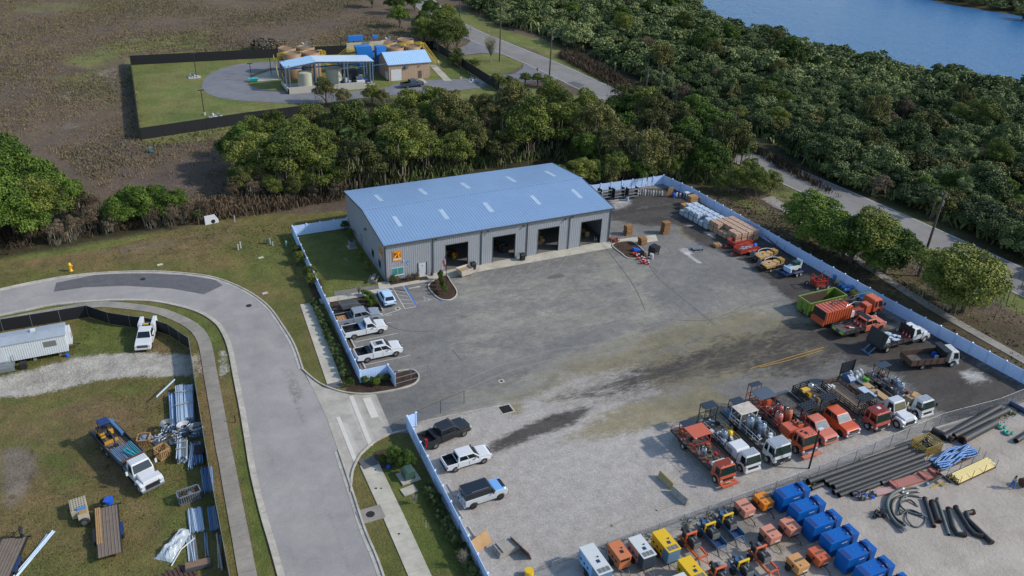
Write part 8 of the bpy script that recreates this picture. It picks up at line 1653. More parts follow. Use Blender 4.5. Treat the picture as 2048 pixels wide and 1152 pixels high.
 # belt behind the workshop
BELT=[(500,300),(620,268),(760,252),(1000,246),(1240,240),(1400,262),(1452,300),(1458,330),(1450,368),(1385,362),(1195,352),(1100,312),(693,392),(600,396),(530,388),(480,345)]
LB='tree in the thick belt behind the workshop, '
R_=random.Random(21);BR=[]
for x,y in poisson(BELT,5.4,4):
 k=R_.random();east=x>38;west=x<0
 if east:key=R_.choice(['green0','green1','oak0','green2','oak1','olive0'])if k<.8 else 'olive1'
 elif west:key=R_.choice(['oak2','oak3','oak4','green1','olive2'])
 else:key=R_.choice(['olive0','olive1','oak4','brown0','olive2','oak3','green1','oak0'])
 b_=key.rstrip('0123456789');BR.append((x,y));lab={'oak':'olive-green oak ','olive':'olive mossy ','green':'fresh green ','brown':'grey-brown dry '}[b_]+LB+('towards its bright right end' if east else 'at its left end near the mesh fence' if west else 'in its brown mossy middle')
 s=R_.uniform(.75,1.12)*(.85 if y>62 else 1);tree(key,x,y,lab,s,'trees in the belt behind the workshop',sz=s*R_.uniform(.85,1.1))
for px,py,h_ in((780,345,1.25),(868,262,.9),(735,312,1.1),(700,340,1.1),(905,290,1.0),(1478,345,.8),(770,372,1.15)):tree('palm%d'%(px%2),*A2(px,py),'cabbage palm rising among the trees behind the workshop',h_,'palms in the tree belt')
for i,x in enumerate(np.arange(38,66,2.1)):tree(['oak0','green1','olive0','oak3'][i%4],x,21.5+(i%3)*.7-(x-38)*.06,'low leafy tree hanging over the rear white fence',.5+.1*(i%2),'low trees over the rear fence')
for i in range(17):q=i/16;tree(['brown0','olive1','oak2','brown1'][i%4],*A2(470+215*q,398-4*q-(i%3)*8),'low brown-green bush at the front edge of the tree belt',.42+.08*(i%3),'bushes at the belt edge',nm=('bush','bush'))
# left clump and ditch shrubs
for px,py,k,s in((-60,440,'green0',1.3),(10,432,'green1',1.25),(60,405,'green2',1.15),(100,425,'green0',1.05),(30,470,'green1',1.1),(-20,490,'green2',1.2),(95,462,'oak0',.85),(140,435,'green1',.8),(-80,500,'green0',1.2),(60,480,'green2',.9),(20,380,'green0',1.2),(-50,380,'green1',1.3)):
 tree(k,*A2(px,py),'bright green tree in the dense clump at the left edge',s,'clump at the left edge')
for px,py,s in((240,455,.62),(290,445,.72),(335,440,.62),(360,425,.5),(265,430,.6),(312,425,.6)):tree('green%d'%(px%3),*A2(px,py),'low yellow-green bush beside the ditch, right of the left clump',s,'bushes along the ditch',nm=('bush','bush'))
for px,py,s in((190,462,.5),(225,465,.4),(150,478,.5),(310,455,.45),(350,452,.45),(375,446,.4),(120,485,.45),(410,440,.4),(180,440,.6)):tree('brown%d'%(px%2),*A2(px,py),'grey-brown dry bush along the ditch edge',s,'dry bushes along the ditch',nm=('bush','bush'))
tree('palm0',*A2(398,450),'short stumpy palm beside the white ditch headwall',.35)
# street trees inside the highway verge
for px,py,k,s,l_ in((1615,475,'green0',1.05,'leftmost bright tree beside the path, nearest the concrete pad'),(1660,505,'green1',.95,'second tree along the path from the concrete pad'),(1700,525,'green2',1.0,'third tree along the path, in the middle of the row'),(1735,530,'oak1',.9,'fourth tree along the path'),(1770,545,'green1',.95,'fifth tree along the path, just left of the tall pole'),(1640,500,'green2',.85,'low tree filling the gap after the leftmost tree by the path'),(1685,518,'green0',.8,'low tree between the second and third trees by the path'),(1750,545,'green2',.8,'low tree between the fourth and fifth trees by the path'),(1905,622,'oak0',.75,'low tree between the two olive trees right of the tall pole'),(1880,600,'oak2',.85,'olive tree just right of the tall pole'),(1925,625,'oak3',1.0,'last round olive tree by the path at the right')):tree(k,*A2(px,py),l_,s*1.18,'trees along the path and highway',sz=s*.92)
tree('green0',*A2(1462,330),'round bright tree at the right end of the belt beside the leaning pole',.95,None);tree('green1',*A2(1385,255),'vivid dark green tree at the back right corner of the belt',.9)
for px,py,s in((1440,385,.35),(1475,385,.5),(1510,392,.5),(1540,385,.4),(1495,370,.5)):tree('oak%d'%(px%5),*A2(px,py),'low green bush outside the rear fence corner',s,'bushes outside the rear corner',nm=('bush','bush'))
# far bush country beyond the highway
WOOD=[(905,-30),(960,30),(1010,50),(1100,72),(1190,112),(1290,162),(1370,218),(1500,262),(1590,312),(1670,362),(1800,402),(1900,448),(2048,510),(2200,620),(2200,200),(2048,190),(1900,164),(1750,140),(1640,112),(1550,90),(1470,66),(1400,36),(1362,8),(1340,-40)]
pts_=poisson(WOOD,4.6,9)+poisson([(1780,-22),(1880,2),(1960,16),(2048,29),(2250,62),(2250,-60),(1700,-60)],6,10);cam2=CAM[:2];pts_=sorted(pts_,key=lambda p:(p[0]-cam2[0])**2+(p[1]-cam2[1])**2)
LW='scrub tree in the wide thicket beyond the highway';NW=175
for i,(x,y)in enumerate(pts_[:NW]):
 k=R_.random();key='scrub%d'%R_.randrange(5)if k<.7 else R_.choice(['scrubo0','scrubo1','oak1','brown0','green1','olive0']);s=R_.uniform(.8,1.3)*(1 if key[:2]=='sc' else .55)
 tree(key,x,y,'dark '+LW if k<.7 else LW,s,'thicket beyond the highway',sz=s*R_.uniform(.65,1.1),nm=NM['scrub'])
lob=[crown_pts(NR(80+i),4.2,5.4,.1,34,1700,.4,low=-.05,lr=(.13,.32))[:2]for i in range(6)];VV=[];TT=[];r=NR(5)
for x,y in pts_[NW:]:
 v,t_=lob[r.randint(6)];a=r.uniform(0,6.28);c,s=math.cos(a),math.sin(a);k=r.uniform(.8,1.4);kz=k*r.uniform(.6,1.05);M3=np.array([[c*k,s*k,0],[-s*k,c*k,0],[0,0,kz]]);VV.append(v@M3+[x,y,0]);TT.append(np.clip(t_*.8+r.uniform(-.35,.5),0,1))
o=bpy.data.objects.new('far_thicket',qmesh('far_thicket',np.concatenate(VV),np.concatenate(TT),M_drk));COL.objects.link(o);tag(o,'far mass of dark scrub trees running up to the lake shore','thicket',None,'stuff')
for px,py,k,s,l_ in((1405,118,'green0',1.15,'rounded lighter tree standing above the far thicket, left one'),(1575,145,'green1',1.2,'rounded lighter tree standing above the far thicket near the lake'),(1725,140,'green2',.6,'pale feathery tree on the lake shore'),(1320,150,'olive0',.9,'brownish tree in the thicket beside the twin poles'),(1240,60,'green2',.9,'green tree at the top of the thicket'),(1880,186,'green0',.8,'yellow-green tree on the near lake shore'),(1340,30,'green1',.9,'green tree where the thicket meets the top of the lake')):tree(k,*A2(px,py),l_,s)
for i,(x,y)in enumerate(poisson([(1000,20),(1100,50),(1300,130),(1500,215),(1700,330),(1900,400),(2048,450),(2048,250),(1850,200),(1600,130),(1420,70),(1340,20)],17,33)):k_=['green0','oak1','olive0','oak3','brown1','green2','olive2'][i%7];tree(k_,x,y,'taller tree standing out of the thicket',R_.uniform(.6,.85),'taller trees in the thicket')
for i,(px,py)in enumerate(((1455,190),(1510,205),(1560,215),(1575,235),(1700,200),(1795,215),(1885,215),(1915,400),(1290,70),(1170,50),(1860,420),(1930,330),(1660,240))):tree('palm%d'%(i%2),*A2(px,py+18),'shaggy cabbage palm in the thicket beyond the highway',.85,'palms in the far thicket')
for i,(px,py)in enumerate(((1990,5),(2030,20),(1900,-20),(2045,40),(1960,-10),(1820,-30),(2010,-20),(1870,-5))):tree('scrubo%d'%(i%2),*A2(px,py),'low bush on the far shore of the lake',1.1,'far shore bushes',nm=('bush','bush'))
# top trees left of the highway, plus the turnout
for i,(px,py)in enumerate(((745,5),(790,18),(830,12),(862,30),(800,45),(845,60),(880,70),(905,78),(915,90),(870,88),(780,-20),(840,-25),(890,50),(720,-15),(895,95),(850,85))):tree(('oak%d'%(i%5))if i>5 else 'green%d'%(i%3),*A2(px,py+10),'tree in the grove at the top beside the highway bend',.82,'grove at the highway bend')
tree('bare1',*A2(981,124),'tall nearly bare tree on the crescent lawn beside the pole',1.3)
for i,(px,py)in enumerate(((905,130),(918,135),(950,140),(990,172),(1003,180),(1017,178),(1033,186),(1050,170),(1075,172),(1095,176),(915,120))):tree('oak%d'%(i%5),*A2(px,py),'young tree planted along the black compound fence',.32,'young trees along the compound fence')
for px,py,s,k in((652,207,.62,'olive0'),(690,212,.42,'olive1'),(745,208,.45,'oak0'),(765,212,.4,'olive2')):tree(k,*A2(px,py),'thin olive tree screening the open plant shed',s,'trees before the plant shed')
# shrubs near the yard
for px,py,s in((600,528,.2),(598,510,.16),(618,560,.22),(625,572,.2),(690,458,.14),(700,475,.14),(722,520,.14),(735,540,.13)):tree('oak%d'%(px%5),*A2(px,py),'small shrub along the white fence or gable wall on the left lawn',s,'shrubs on the left lawn',nm=NM['shrub'])
for i,(x,y)in enumerate(((.9,-.7),(1.6,-.6),(3.3,-.7),(4.0,-.6),(4.6,-.7))):tree('oak1' if i<1 else 'brown0',x,y,'little plant under the teal window',.11,'plants under the window',.09,nm=NM['shrub'])
for i,(px,py)in enumerate(((882,568),(884,576),(886,584),(889,590),(881,561))):tree('green%d'%(i%3),*A2(px,py),'tall shrub in the planted island by the flagpole',.1,'island shrubs',.09,nm=NM['shrub'],sz=.2)
for i,(px,py)in enumerate(((728,592),(738,596),(745,605),(750,612),(735,605),(742,614))):tree('green%d'%(i%3),*A2(px,py),'low shrub at the end of the mulch bed beside the hatchback',.12,'mulch bed shrubs',.07,nm=NM['shrub'])
for i in range(17):q=i/16;tree('scrub%d'%(i%5),-9.35-.12*(i%2),-43.5-14*q,'dark hedge shrub growing along the outside of the gravel lot fence',.13+.03*(i%3),'hedge along the gravel lot fence',.02,nm=('hedge_shrub','hedge'),sz=.2)
for i in range(16):q=i/15;tree('scrub%d'%(i%5),-11.1-.04*i,-2.5-18.5*q,'dark hedge shrub along the outside of the parking fence',.17,'hedge along the parking fence',.02,nm=('hedge_shrub','hedge'),sz=.2)
for i,(px,py)in enumerate(((800,932),(790,925),(812,935),(765,925),(730,768),(745,770),(760,765),(775,762),(700,772),(752,772))):tree('green%d'%(i%3),*A2(px,py),'small bright shrub by the green transformer' if i<4 else 'small shrub in the kerbed bed outside the parking fence',.24 if i<3 else .12,'entrance shrubs',.06,nm=NM['shrub'])
tree('bare0',*A2(828,1008),'leafless grey sapling lying by the utility slab',.8,'leafless saplings',sz=.6);tree('bare0',*A2(925,1135),'leafless white-grey sapling near the bottom of the gravel lot fence',1.0,'leafless saplings');tree('bare0',*A2(718,592),'leafless sapling behind the utility trailer',.9,'leafless saplings');tree('bare0',*A2(692,530),'tiny bare sapling on the fenced lawn',.6,'leafless saplings')
def relabel(group,txt,bands):
 T=[o for o in COL.objects if o.parent is None and o.get('group')==group];Q=[(proj(o.location.x,o.location.y),o)for o in T];Q.sort(key=lambda q:-q[0][1]);n=max(1,math.ceil(len(Q)/bands))
 for k in range(bands):
  for i,(p,o)in enumerate(sorted(Q[k*n:(k+1)*n],key=lambda q:q[0][0])):
   w_=o['label'].split()[0]if o['label'].split()[0]in('olive-green','olive','fresh','grey-brown','dark','low','young','thin','small')else ''
   o['label']=' '.join(((w_+' ' if w_ else '')+txt%(nth(i),'front' if k==0 else 'back' if k==bands-1 else nth(k))).split())if bands>1 else ' '.join(((w_+' ' if w_ else '')+txt%nth(i)).split())
relabel('trees in the belt behind the workshop','tree behind the workshop, %s from left in the %s row of the belt',6)
relabel('thicket beyond the highway','scrub tree beyond the highway, %s from left in the %s row',8)
relabel('low trees over the rear fence','low leafy tree over the rear white fence, %s from the left',1);relabel('bushes at the belt edge','low bush at the front edge of the belt, %s from the left',1)
relabel('taller trees in the thicket','taller tree standing out of the thicket, %s from left in the %s row',4)
relabel('clump at the left edge','bright green tree, %s from the left in the left-edge clump',1)
relabel('bushes along the ditch','yellow-green bush, %s from the left, beside the ditch',1);relabel('dry bushes along the ditch','grey-brown dry bush, %s from the left along the ditch',1)
relabel('hedge along the gravel lot fence','dark hedge shrub outside the gravel lot fence, %s from its upper end',1);relabel('hedge along the parking fence','dark hedge shrub outside the parking fence, %s from its upper end',1)
relabel('palms in the far thicket','shaggy cabbage palm in the far thicket, %s from the left',1);relabel('palms in the tree belt','cabbage palm in the tree belt, %s from the left',1)
relabel('grove at the highway bend','tree in the grove by the highway bend, %s from the left',1);relabel('young trees along the compound fence','tree along the black compound fence, %s from the left',1);relabel('trees before the plant shed','olive tree before the open plant shed, %s from the left',1)
relabel('shrubs on the left lawn','shrub by the white fence or gable, %s from the left',1);relabel('plants under the window','little plant under the teal window, %s from the left',1);relabel('island shrubs','tall shrub in the flagpole island, %s from the left',1);relabel('mulch bed shrubs','shrub in the mulch bed by the hatchback, %s from the left',1)
relabel('entrance shrubs','small green shrub by the driveway entrance, %s from the left',1);relabel('far shore bushes','low bush on the far lake shore, %s from the left',1);relabel('bushes outside the rear corner','low green bush outside the rear fence corner, %s from the left',1)
# dry grass, brush: uncountable
def tufts(name,label,px,dens,seed,hts,wd,mt_,nb=4,spread=.35,wm=False,cat='grass',excl=None,tint=(0,1),lean=.35):
 P=px if wm else W(px);xs=[p[0]for p in P];ys=[p[1]for p in P];r=NR(seed);n=int((max(xs)-min(xs))*(max(ys)-min(ys))*dens);C_=np.c_[r.uniform(min(xs),max(xs),n),r.uniform(min(ys),max(ys),n)];C_=C_[sdist(C_,P)>0]
 nz=np.sin(C_[:,0]*.11+3*np.sin(C_[:,1]*.05))+np.sin(C_[:,1]*.13+2*np.sin(C_[:,0]*.07))+r.normal(size=len(C_))*.8;C_=C_[nz>-.9];nz=nz[nz>-.9]
 for e in(excl or[]):k=sdist(C_,W(e))<0;C_=C_[k];nz=nz[k]
 m_=len(C_);C_=np.repeat(C_,nb,0);nz=np.repeat(nz,nb);M_=len(C_);h=r.uniform(*hts,M_)*(1+.25*np.clip(nz,-1,2));Pp=np.c_[C_+r.normal(size=(M_,2))*spread,h*.45];a=r.uniform(0,6.28,M_);N=np.c_[np.cos(a),np.sin(a),r.uniform(-.2,.8,M_)];U=np.c_[r.normal(size=(M_,2))*lean,np.ones(M_)]
 t_=np.clip(.5+.18*nz+r.normal(size=M_)*.09,0,1)*(tint[1]-tint[0])+tint[0];o=bpy.data.objects.new(name,qmesh(name,cards(Pp,N,U,r.uniform(.6,1.4,M_)*wd,h),t_,mt_));COL.objects.link(o);return tag(o,label,cat,None,'stuff')
M_dry=leaf_mat('dry_field_grass',['524643','645548','725f4c','7f6c4e','655e45']);M_brush=leaf_mat('ditch_brush',['30281f','43382b','564838','6c5d49']);M_turf=leaf_mat('turf_tufts',['4c4a22','56602a','6d6236','475420'])
FEN=[(256,114),(872,80),(1004,162),(1004,205),(620,225),(284,286)]
tufts('dry_field_grass','rough purple-brown dry grass over the open field at the upper left',[(-80,330),(-80,-10),(700,-20),(760,40),(870,75),(1004,160),(1004,235),(560,250),(470,310),(480,410),(330,425),(230,400),(180,360),(100,300)],1.1,3,(.12,.38),.15,M_dry,7,.7,excl=[FEN])
tufts('ditch_brush','tangled brown brush along the ditch and under the tree belt edge',[(-80,500),(0,512),(130,484),(300,452),(480,436),(692,398),(692,378),(600,385),(500,385),(400,415),(250,440),(130,440),(-80,470)],5,6,(.5,1.4),.13,M_brush,6,.4)
tufts('verge_brush','tall tan weeds between the highway verge and the thicket',[(1130,100),(1230,150),(1330,205),(1380,245),(1500,290),(1600,345),(1680,395),(1640,380),(1500,302),(1370,258),(1330,235),(1200,160),(1120,115)],4,7,(.5,1.4),.12,M_brush,6,.5,tint=(.3,1))
tufts('understory','dark undergrowth on the floor of the tree belt',BELT,1.3,8,(.6,2.4),.16,M_drk,9,.7,cat='undergrowth')
tufts('thicket_floor','low brush filling the gaps between the scrub trees beyond the highway',WOOD,.5,18,(.8,2.4),.42,M_drk,6,1.1,cat='undergrowth')
tufts('yard_edge_weeds','green weeds growing along the chain link fence line',[(1190,1112),(1320,1070),(1500,1015),(1650,968),(1800,912),(2048,825),(2048,812),(1800,900),(1640,955),(1490,1003),(1320,1058),(1190,1100)],3.2,11,(.1,.35),.16,M_turf,5,.25,cat='weeds')
tufts('lawn_tufts','uneven turf over the left lot and road verges',[(-60,650),(100,640),(300,650),(385,700),(450,1160),(-60,1160)],5,12,(.04,.1),.14,M_turf,3,.4,excl=[[(-60,765),(60,740),(150,715),(250,700),(386,705),(392,755),(260,760),(120,785),(-60,805)],[(-60,880),(60,890),(80,940),(20,1020),(-60,1020)]])
tufts('bank_tufts','uneven turf between the curved road and the ditch',[(-80,520),(150,492),(330,462),(560,442),(580,452),(640,600),(590,680),(540,605),(480,565),(380,545),(250,540),(120,550),(-80,588)],2.6,13,(.04,.12),.15,M_turf,3,.5)
tufts('verge_tufts','rough grass between the long fence and the highway',[(1440,392),(1530,392),(1700,500),(2048,700),(2048,620),(1800,480),(1600,400),(1500,330),(1480,350),(1500,392),(2048,760),(2048,735)],1.8,14,(.06,.2),.16,M_turf,3,.5)
tufts('fallen_leaf_litter','brown litter and short grass beside the side path',[(1400,388),(2048,765),(2048,700),(1500,385)],2.2,15,(.06,.2),.28,M_brush,3,.5,tint=(.3,.9),cat='litter')
# ================= TREATMENT PLANT, POLES =================
bl_roof=mat('plant_blue_roof','a6c6e2',.4,.25,.05,.3,strip=(0,1.6,.6));wh_roof=mat('plant_pale_roof','bcc8d8',.4,.2,.05,.3,strip=(0,1.6,.4));st_b=mat('slate_steel','5c6e80',.5,.2,.1,1);tanw=mat('tan_siding','a38a75',.6,0,.06,.5,strip=(0,2.4,.8));tanw2=mat('tan_siding_side','a38a75',.6,0,.06,.5,strip=(1,2.4,.8));tank_t=mat('tan_tank','8c6e4e',.6,.05,.1,.6,grime=.2,gc='6e4e34');tank_p=mat('cream_tank','a9a894',.6,0,.08,.5,grime=.15);eq_b=mat('plant_blue','1468b4',.45,0,.08,.6);ry=mat('rail_yellow','c8a818',.5);pconc=mat('pale_concrete','aaa69c',.8,0,.08,.5)
t=thing('open_plant_shed','open steel shed with a pale blue and white roof over cream tanks','shed',(7.0,102.0,0));
def roofp(x0,z0,x1,z1,mt_,nm):b=MB();vs=[(x0,-.3,z0),(x1,-.3,z1),(x1,6.0,z1),(x0,6.0,z0)];vs+=[(x,y,z+.15)for x,y,z in vs];b.add(vs,[(3,2,1,0),(4,5,6,7),(0,1,5,4),(1,2,6,5),(2,3,7,6),(3,0,4,7)],mt_);return b.obj(nm,t)
roofp(-.2,5.9,7.6,6.9,bl_roof,'roof');roofp(7.6,6.9,22.2,6.0,wh_roof,'roof')
for x in(0,.9,7.3,8.2,14.6,15.4,21.2,21.9):
 for y in(0,5.6):b=MB();b.box(x-.15,x+.15,y-.15,y+.15,0,5.9+(1-abs(x-7.6)/14.6)*.9,st_b);b.obj('column',t)
for y in(0,5.6):b=MB();b.add([(0,y-.08,5.5),(7.6,y-.08,6.5),(22,y-.08,5.6),(22,y+.08,5.6),(7.6,y+.08,6.5),(0,y+.08,5.5),(0,y-.08,5.85),(7.6,y-.08,6.85),(22,y-.08,5.95),(22,y+.08,5.95),(7.6,y+.08,6.85),(0,y+.08,5.85)],[(0,1,7,6),(1,2,8,7),(11,10,4,5),(10,9,3,4),(5,4,1,0),(4,3,2,1)],st_b);b.obj('beam',t)
b=MB();b.box(-.2,8.5,-2.2,-1.9,0,1.6,pconc);b.box(-.2,.05,-2.2,6,0,1.4,pconc);b.box(12,19,-2.8,-2.5,0,1.7,pconc);b.box(8.5,18,-1.2,-1.0,0,1.2,pconc);b.box(-.2,22.2,-1.85,6,0,.3,pconc);b.obj('containment_wall',t)
for x,y,r,h in((5.0,1.6,1.9,4.2),(12.6,3.2,2.0,4.2)):b=MB();b.cyl((x,y,.3),(x,y,h),r,tank_p,22);b.cyl((x,y,h),(x,y,h+.2),r*.9,tank_p,22,r*.4);tag(b.obj('storage_tank',None,(7.0,102.0,0)),'cream round tank under the '+('blue left' if x<8 else 'white right')+' slope of the open shed','tank','cream tanks in the shed')
t2=thing('plant_machinery','cluster of pumps and pipes under the right half of the open shed','machinery',(7.0,102.0,.3));clutter(t2,8,21,0,5,0,[eq_b,st_b,dark_gear,white_m,grey_gear],48,77,1.3);b=MB();b.box(15.7,18.5,2,4.5,0,3.2,dark_gear);b.cyl((19.5,.6,.9),(21.2,.6,.9),.6,P_blue,12);b.box(17.5,19.5,-1,0,0,1.2,white_m);b.obj('dark_container',t2)
b=MB();b.box(-.6,21,5.2,5.4,3.8,4.1,eq_b);b.bar((13,-.3,4.4),(26,.6,4.6),.12,st_b);b.obj('pipe_bridge',t2)
t=thing('plant_building','small tan ribbed building with a bright blue roof and white roll door','building',(33.7,103.9,0));b=MB();b.box(0,11.4,0,.15,0,4.3,tanw);b.box(0,11.4,9.1,9.25,0,4.3,tanw);b.obj('wall',t);b=MB()
for x in(0,11.25):b.add([(x+d,y,z)for d in(0,.15)for y,z in((.152,0),(9.098,0),(9.098,4.3),(4.6,6.2),(.152,4.3))],[(4,3,2,1,0),(5,6,7,8,9),(0,1,6,5),(3,4,9,8),(2,3,8,7),(4,0,5,9),(1,2,7,6)],tanw2)
b.obj('gable_wall',t);b=MB()
for s in(0,1):f_=(lambda y:y)if s==0 else(lambda y:9.25-y);vs=[(-.3,f_(-.4),4.2),(11.7,f_(-.4),4.2),(11.7,f_(4.625),6.3),(-.3,f_(4.625),6.3)];vs+=[(x,y,z+.12)for x,y,z in vs];q=[(3,2,1,0),(4,5,6,7),(0,1,5,4),(1,2,6,5),(2,3,7,6),(3,0,4,7)];b.add(vs,q if s==0 else[k[::-1]for k in q],bl_roof)
b.obj('roof',t);b=MB();b.box(.6,3.4,-.05,-.003,0,2.9,mat('roll_door_white','c2c6c8',.5,0,.03,1,strip=(2,5,.4)));b.obj('roll_door',t);b=MB();b.box(8.1,9.0,-.05,-.003,0,2.1,mat('brown_door','5c4a3c',.6));b.obj('door',t)
b=MB();b.box(4.4,5.3,-.4,-.003,3.1,3.8,st_b);b.obj('wall_unit',t);b=MB();b.box(-.4,-.003,.5,1.8,.3,2.2,white_m);b.obj('electric_cabinet',t);b=MB();b.box(8.2,8.5,-.25,-.003,3.3,3.5,trim_m);b.box(4,4.2,-.25,-.003,2.9,3.1,trim_m);b.obj('wall_lamp',t)
for i,(x,y,h)in enumerate(((11.4,114.6,6.4),(16.2,114.4,6.4),(11.2,119.6,6.6),(16.0,119.4,6.6),(39.5,115.9,5.8),(44.3,115.9,5.8),(39.2,120.9,6.2),(44.2,121.3,6.4))):
 t=thing('round_tank',('front left','front right','back left','back right')[i%4]+' tan round tank of the '+('left' if i<4 else 'right')+' group of four','tank',(x,y,0),0,'tan round tanks');b=MB();b.lathe((0,0,0),[(2.3,0),(2.3,h),(2.2,h),(2.2,h-.35)],tank_t,26);b.obj('shell',t);b=MB();b.tube([(2.35*math.cos(a),2.35*math.sin(a),h*.6)for a in[k*math.pi/12 for k in range(24)]],.05,rust_m,5,True);b.bar((-2.2,0,h+.1),(2.2,0,h+.1),.1,galv);b.obj('hoop',t)
 if i%4 in(3,2)and i not in(2,7):b=MB();b.cyl((0,0,h),(.4,0,h+1.3),.3,galv,8);b.cyl((0,0,h+.4),(-.8,.3,h+1.0),.15,white_m,8);b.obj('top_motor',t)
 if i in(4,):b=MB();b.bar((-1.2,0,h+.3),(1.0,-.5,h+.9),.25,grey_gear);b.obj('top_motor',t)
t=thing('yellow_walkway','raised steel walkway with yellow handrails and stairs linking the tanks','walkway',(0,0,0));wk=[((8.2,117.1),(20.5,116.8),4.6),((20.5,116.8),(26.5,116.5),2.2),((26.5,116.5),(34.0,118.5),5.0),((35.0,118.4),(48.2,118.4),4.8)];b=MB();c_=MB()
for a,c,z in wk:
 a=np.array(a);c=np.array(c);u=(c-a)/np.linalg.norm(c-a);n_=np.array([-u[1],u[0]])*.6;b.add([(*(a+n_),z),(*(a-n_),z),(*(c-n_),z),(*(c+n_),z),(*(a+n_),z-.25),(*(a-n_),z-.25),(*(c-n_),z-.25),(*(c+n_),z-.25)],[(0,1,2,3),(7,6,5,4),(1,5,6,2),(3,7,4,0),(0,4,5,1),(2,6,7,3)],galv)
 for s in(-1,1):
  p,q=a+n_*s,c+n_*s;k=max(2,int(np.linalg.norm(c-a)/1.4))
  for zz in(.6,1.15):c_.bar((*p,z+zz),(*q,z+zz),.1,ry)
  c_.bar((*p,z+.1),(*q,z+.1),.14,ry)
  for i in range(k+1):w2=p+(q-p)*i/k;c_.bar((*w2,z),(*w2,z+1.15),.1,ry);b.bar((*w2,0),(*w2,z),.08,st_b)if i%2==0 else None
b.obj('deck',t);c_.obj('handrail',t);b=MB()
for(x0,y0,z0),(x1,y1,z1)in(((7.6,117.1,4.6),(7.4,110.5,0)),((48.2,118.4,4.8),(51.0,113.5,0)),((26.5,116.5,5.0),(22.6,116.6,2.2))):
 for s in(-.5,.5):
  for zz in(0,.6,1.1):b.bar((x0+s,y0,z0+zz),(x1+s,y1,z1+zz),.08,ry if zz else galv)
b.obj('stairs',t);b=MB()
for x in(9.5,13.8,18.5,37,41.8,46.8):b.box(x-.9,x+.9,115.7,115.85,5.0,6.9,ry)if 0 else b.tube([(x-.9,116,4.8),(x-.9,116,6.3),(x+.9,116,6.3),(x+.9,116,4.8)],.1,ry,4)
b.obj('guard_hoop',t)
t=thing('blue_filter_plant','bright blue steel filter structure between the tank groups','machinery',(31.5,114.0,0));b=MB();b.box(-2.6,1.2,-1.2,1.2,2.6,5.6,eq_b,(-3.4,.4,-1.2,1.2));b.box(1.6,4.0,-1.5,.8,2.2,5.4,eq_b);b.box(-4.2,-.6,2.6,3.4,6.2,7.2,eq_b);b.box(2.2,3.6,4,4.6,6.2,6.8,eq_b);b.obj('vessel',t);b=MB()
for x in(-2.4,-.8,.8,1.8,3.8):
 for y in(-1,1):b.box(x-.12,x+.12,y-.12,y+.12,0,3,eq_b)
b.obj('leg',t);b=MB();b.box(-4,5.5,5.5,6.0,3.2,5.2,tank_p);b.box(4.4,6.0,2,5,0,3.5,dark_gear);b.obj('tank_wall',t);t.scale=(1.1,1,1.28)
pk=pickup('dark blue-grey pickup parked before the tan plant building',paint('blue_grey','2c3d4c',.05),(37.9,97.0,.06),rad(5),5.9,2.0,1.92,3.7,group=None);dims(pk)
chain_fence([(-28.2,76.6),(-26.4,139.5),(57.0,133.5),(57.3,86.2)],'tall dark mesh fence round the treatment plant lawn',2.5,4.2,black_m,blk,'mesh_fence',None,True,.05,.03);chain_fence([(-28.2,76.6),(-6.0,80.5),(8,81.8)],'tall dark mesh fence along the near side of the plant lawn',2.5,4.2,black_m,blk,'mesh_fence',None,True,.05,.03)
def lampp(x,y,h,label,base=True):t=thing('lamp_post',label,'lamp post',(x,y,0),0,'thin black lamp posts at the plant');b=MB();b.cyl((0,0,0),(0,0,h),.09,blk,6);b.obj('pole',t);b=MB();b.box(-.7,.7,-.15,.15,h,h+.15,blk);b.obj('lamp_head',t);b=MB();b.cyl((0,0,0),(0,0,.6),.3,pconc,10);b.obj('base',t)
for x,y,h,l_ in((-14.1,89.6,5.6,'lamp post on the lawn by the white valve rack'),(-11.9,122.1,6.0,'lamp post far left on the plant lawn by a blue pump'),(.6,114.6,4.4,'lamp post over the turquoise boat-like tub'),(6.2,117.9,7.3,'tall lamp post at the left end of the walkway'),(12.5,129,6,'lamp post behind the left tanks'),(28,129.5,6,'lamp post behind the middle of the plant'),(20,129.3,6,'lamp post behind the plant, left of the middle one'),(52.8,118.4,6,'lamp post right of the right tanks'),(52.3,100.3,5.5,'lamp post by the right side path'),(36,130,6,'lamp post behind the blue filter structure')):lampp(x,y,h,l_)
t=thing('turquoise_tub','turquoise boat-like tub under a lamp post','tub',(.9,113.7,0));b=MB();b.box(-.9,.9,-.5,.5,.2,.9,cyan_m,(-1.2,1.2,-.7,.7));b.obj('hull',t)
for(x,y),l_,s in(((-12.0,86.8),'white valve rack on a pad beside the near lamp post',1),((-12.4,122.3),'blue and white pump set on a pad at the far left of the lawn',2),((-19.5,80.2),'small white pipe set by the near mesh fence',3),((-7.7,81.2),'white box frame beside the near mesh fence',4),((54.8,97.5),'turquoise valve outside the right mesh fence',5)):
 t=thing('valve_rack',l_,'valve set',(x,y,0));clutter(t,-1,1,-.8,.8,.15,[white_m,galv,eq_b if s in(2,5)else white_m],18,200+s,.6);b=MB();b.box(-1.5,1.5,-1.2,1.2,0,.15,pconc);b.obj('pad',t)
t=thing('brush_mound','grey-brown mound of dead brush beyond the back mesh fence','brush mound',(10.5,145,0));
V_,T_,_,_=crown_pts(NR(2),5.5,5,-1.5,18,2500,.5);o=bpy.data.objects.new('brush',qmesh('brush',V_,T_,leaf_mat('dead_brush',['4c4438','6a6050','7c6e5a'])));COL.objects.link(o);o.parent=t
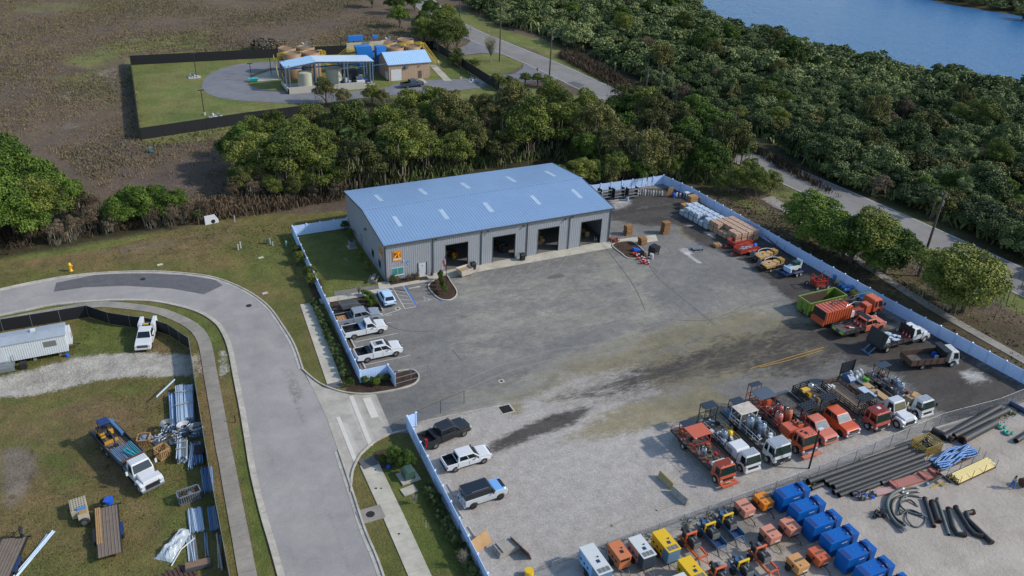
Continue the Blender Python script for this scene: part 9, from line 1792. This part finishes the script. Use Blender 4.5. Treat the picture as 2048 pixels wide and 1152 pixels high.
t=thing('stop_sign','red octagonal stop sign at the plant exit','sign',(*A2(1074,158),0),rad(-75));b=MB();b.box(-.04,.04,-.04,.04,0,2.3,galv);b.obj('post',t);b=MB();oc=[(.42*math.cos(rad(22.5+45*k)),2.6+.42*math.sin(rad(22.5+45*k)))for k in range(8)];b.add([(x,y,z)for y in(-.06,-.05)for x,z in oc],[tuple(range(8)),tuple(range(15,7,-1))]+[(k,k+8,(k+1)%8+8,(k+1)%8)for k in range(8)],mat('stop_red','a01820',.5));bo=b.obj('plate',t);me=text_mesh('STOP',.26,wh_,.006);o=bpy.data.objects.new('lettering',me);COL.objects.link(o);o.parent=bo;o.location=(0,-.064,2.51);o.rotation_euler=(rad(90),0,0)
# power poles and wires
pole_m=mat('pole_wood','4e463e',.9,0,.2,1)
def ppole(x,y,h,label,arm=1.6,lean=(0,0)):
 t=thing('power_pole',label,'power pole',(x,y,0),0,'power poles along the highway');b=MB();b.cyl((0,0,0),(lean[0],lean[1],h),.23,pole_m,8,.15);b.obj('pole',t);b=MB()
 for k,z in enumerate((h-.4,h-1.5,h-3.2)):b.bar((lean[0]-arm/2,lean[1],z),(lean[0]+arm/2,lean[1],z),.06,pole_m)if k!=1 else b.cyl((lean[0]+.3,lean[1],z-.8),(lean[0]+.3,lean[1],z),.16,galv,8)
 for s in(-1,1):b.cyl((lean[0]+s*arm*.45,lean[1],h-.4),(lean[0]+s*arm*.45,lean[1],h-.1),.06,galv,6)
 b.obj('crossarm',t);return(x+lean[0],y+lean[1],h)
PL=[ppole(81.6,173.5,13,'power pole at the top beside the highway, nearest the grove'),ppole(70.2,114.5,16,'tallest power pole on the crescent lawn'),ppole(76.8,95.9,12,'power pole beside the stop sign'),ppole(90.7,69.7,7.5,'shorter of the twin poles at the thicket edge'),ppole(83.2,25.7,10,'leaning pole at the right end of the tree belt',1.2,(-.3,.2)),ppole(77.6,-28.3,14.2,'tall pole by the path between the roadside trees',1.2,(.2,0)),(110,-95,13)];ppole(93.3,67.4,8.6,'taller of the twin poles with a crossarm at the thicket edge',2.6)
t=thing('power_lines','thin dark power lines strung between the highway poles','power lines',(0,0,0));wm=mat('wire_black','202022',.6)
for a,c in zip(PL[:-1],PL[1:]):
 for k,(d,dz)in enumerate(((-.7,0),(.7,0),(.3,-2.4))):
  b=MB();P=[((a[0]+(c[0]-a[0])*q)+d,a[1]+(c[1]-a[1])*q,a[2]+(c[2]-a[2])*q+dz-4*1.2*q*(1-q))for q in[i/10 for i in range(11)]];b.tube(P,.02,wm,4);b.obj('wire',t)
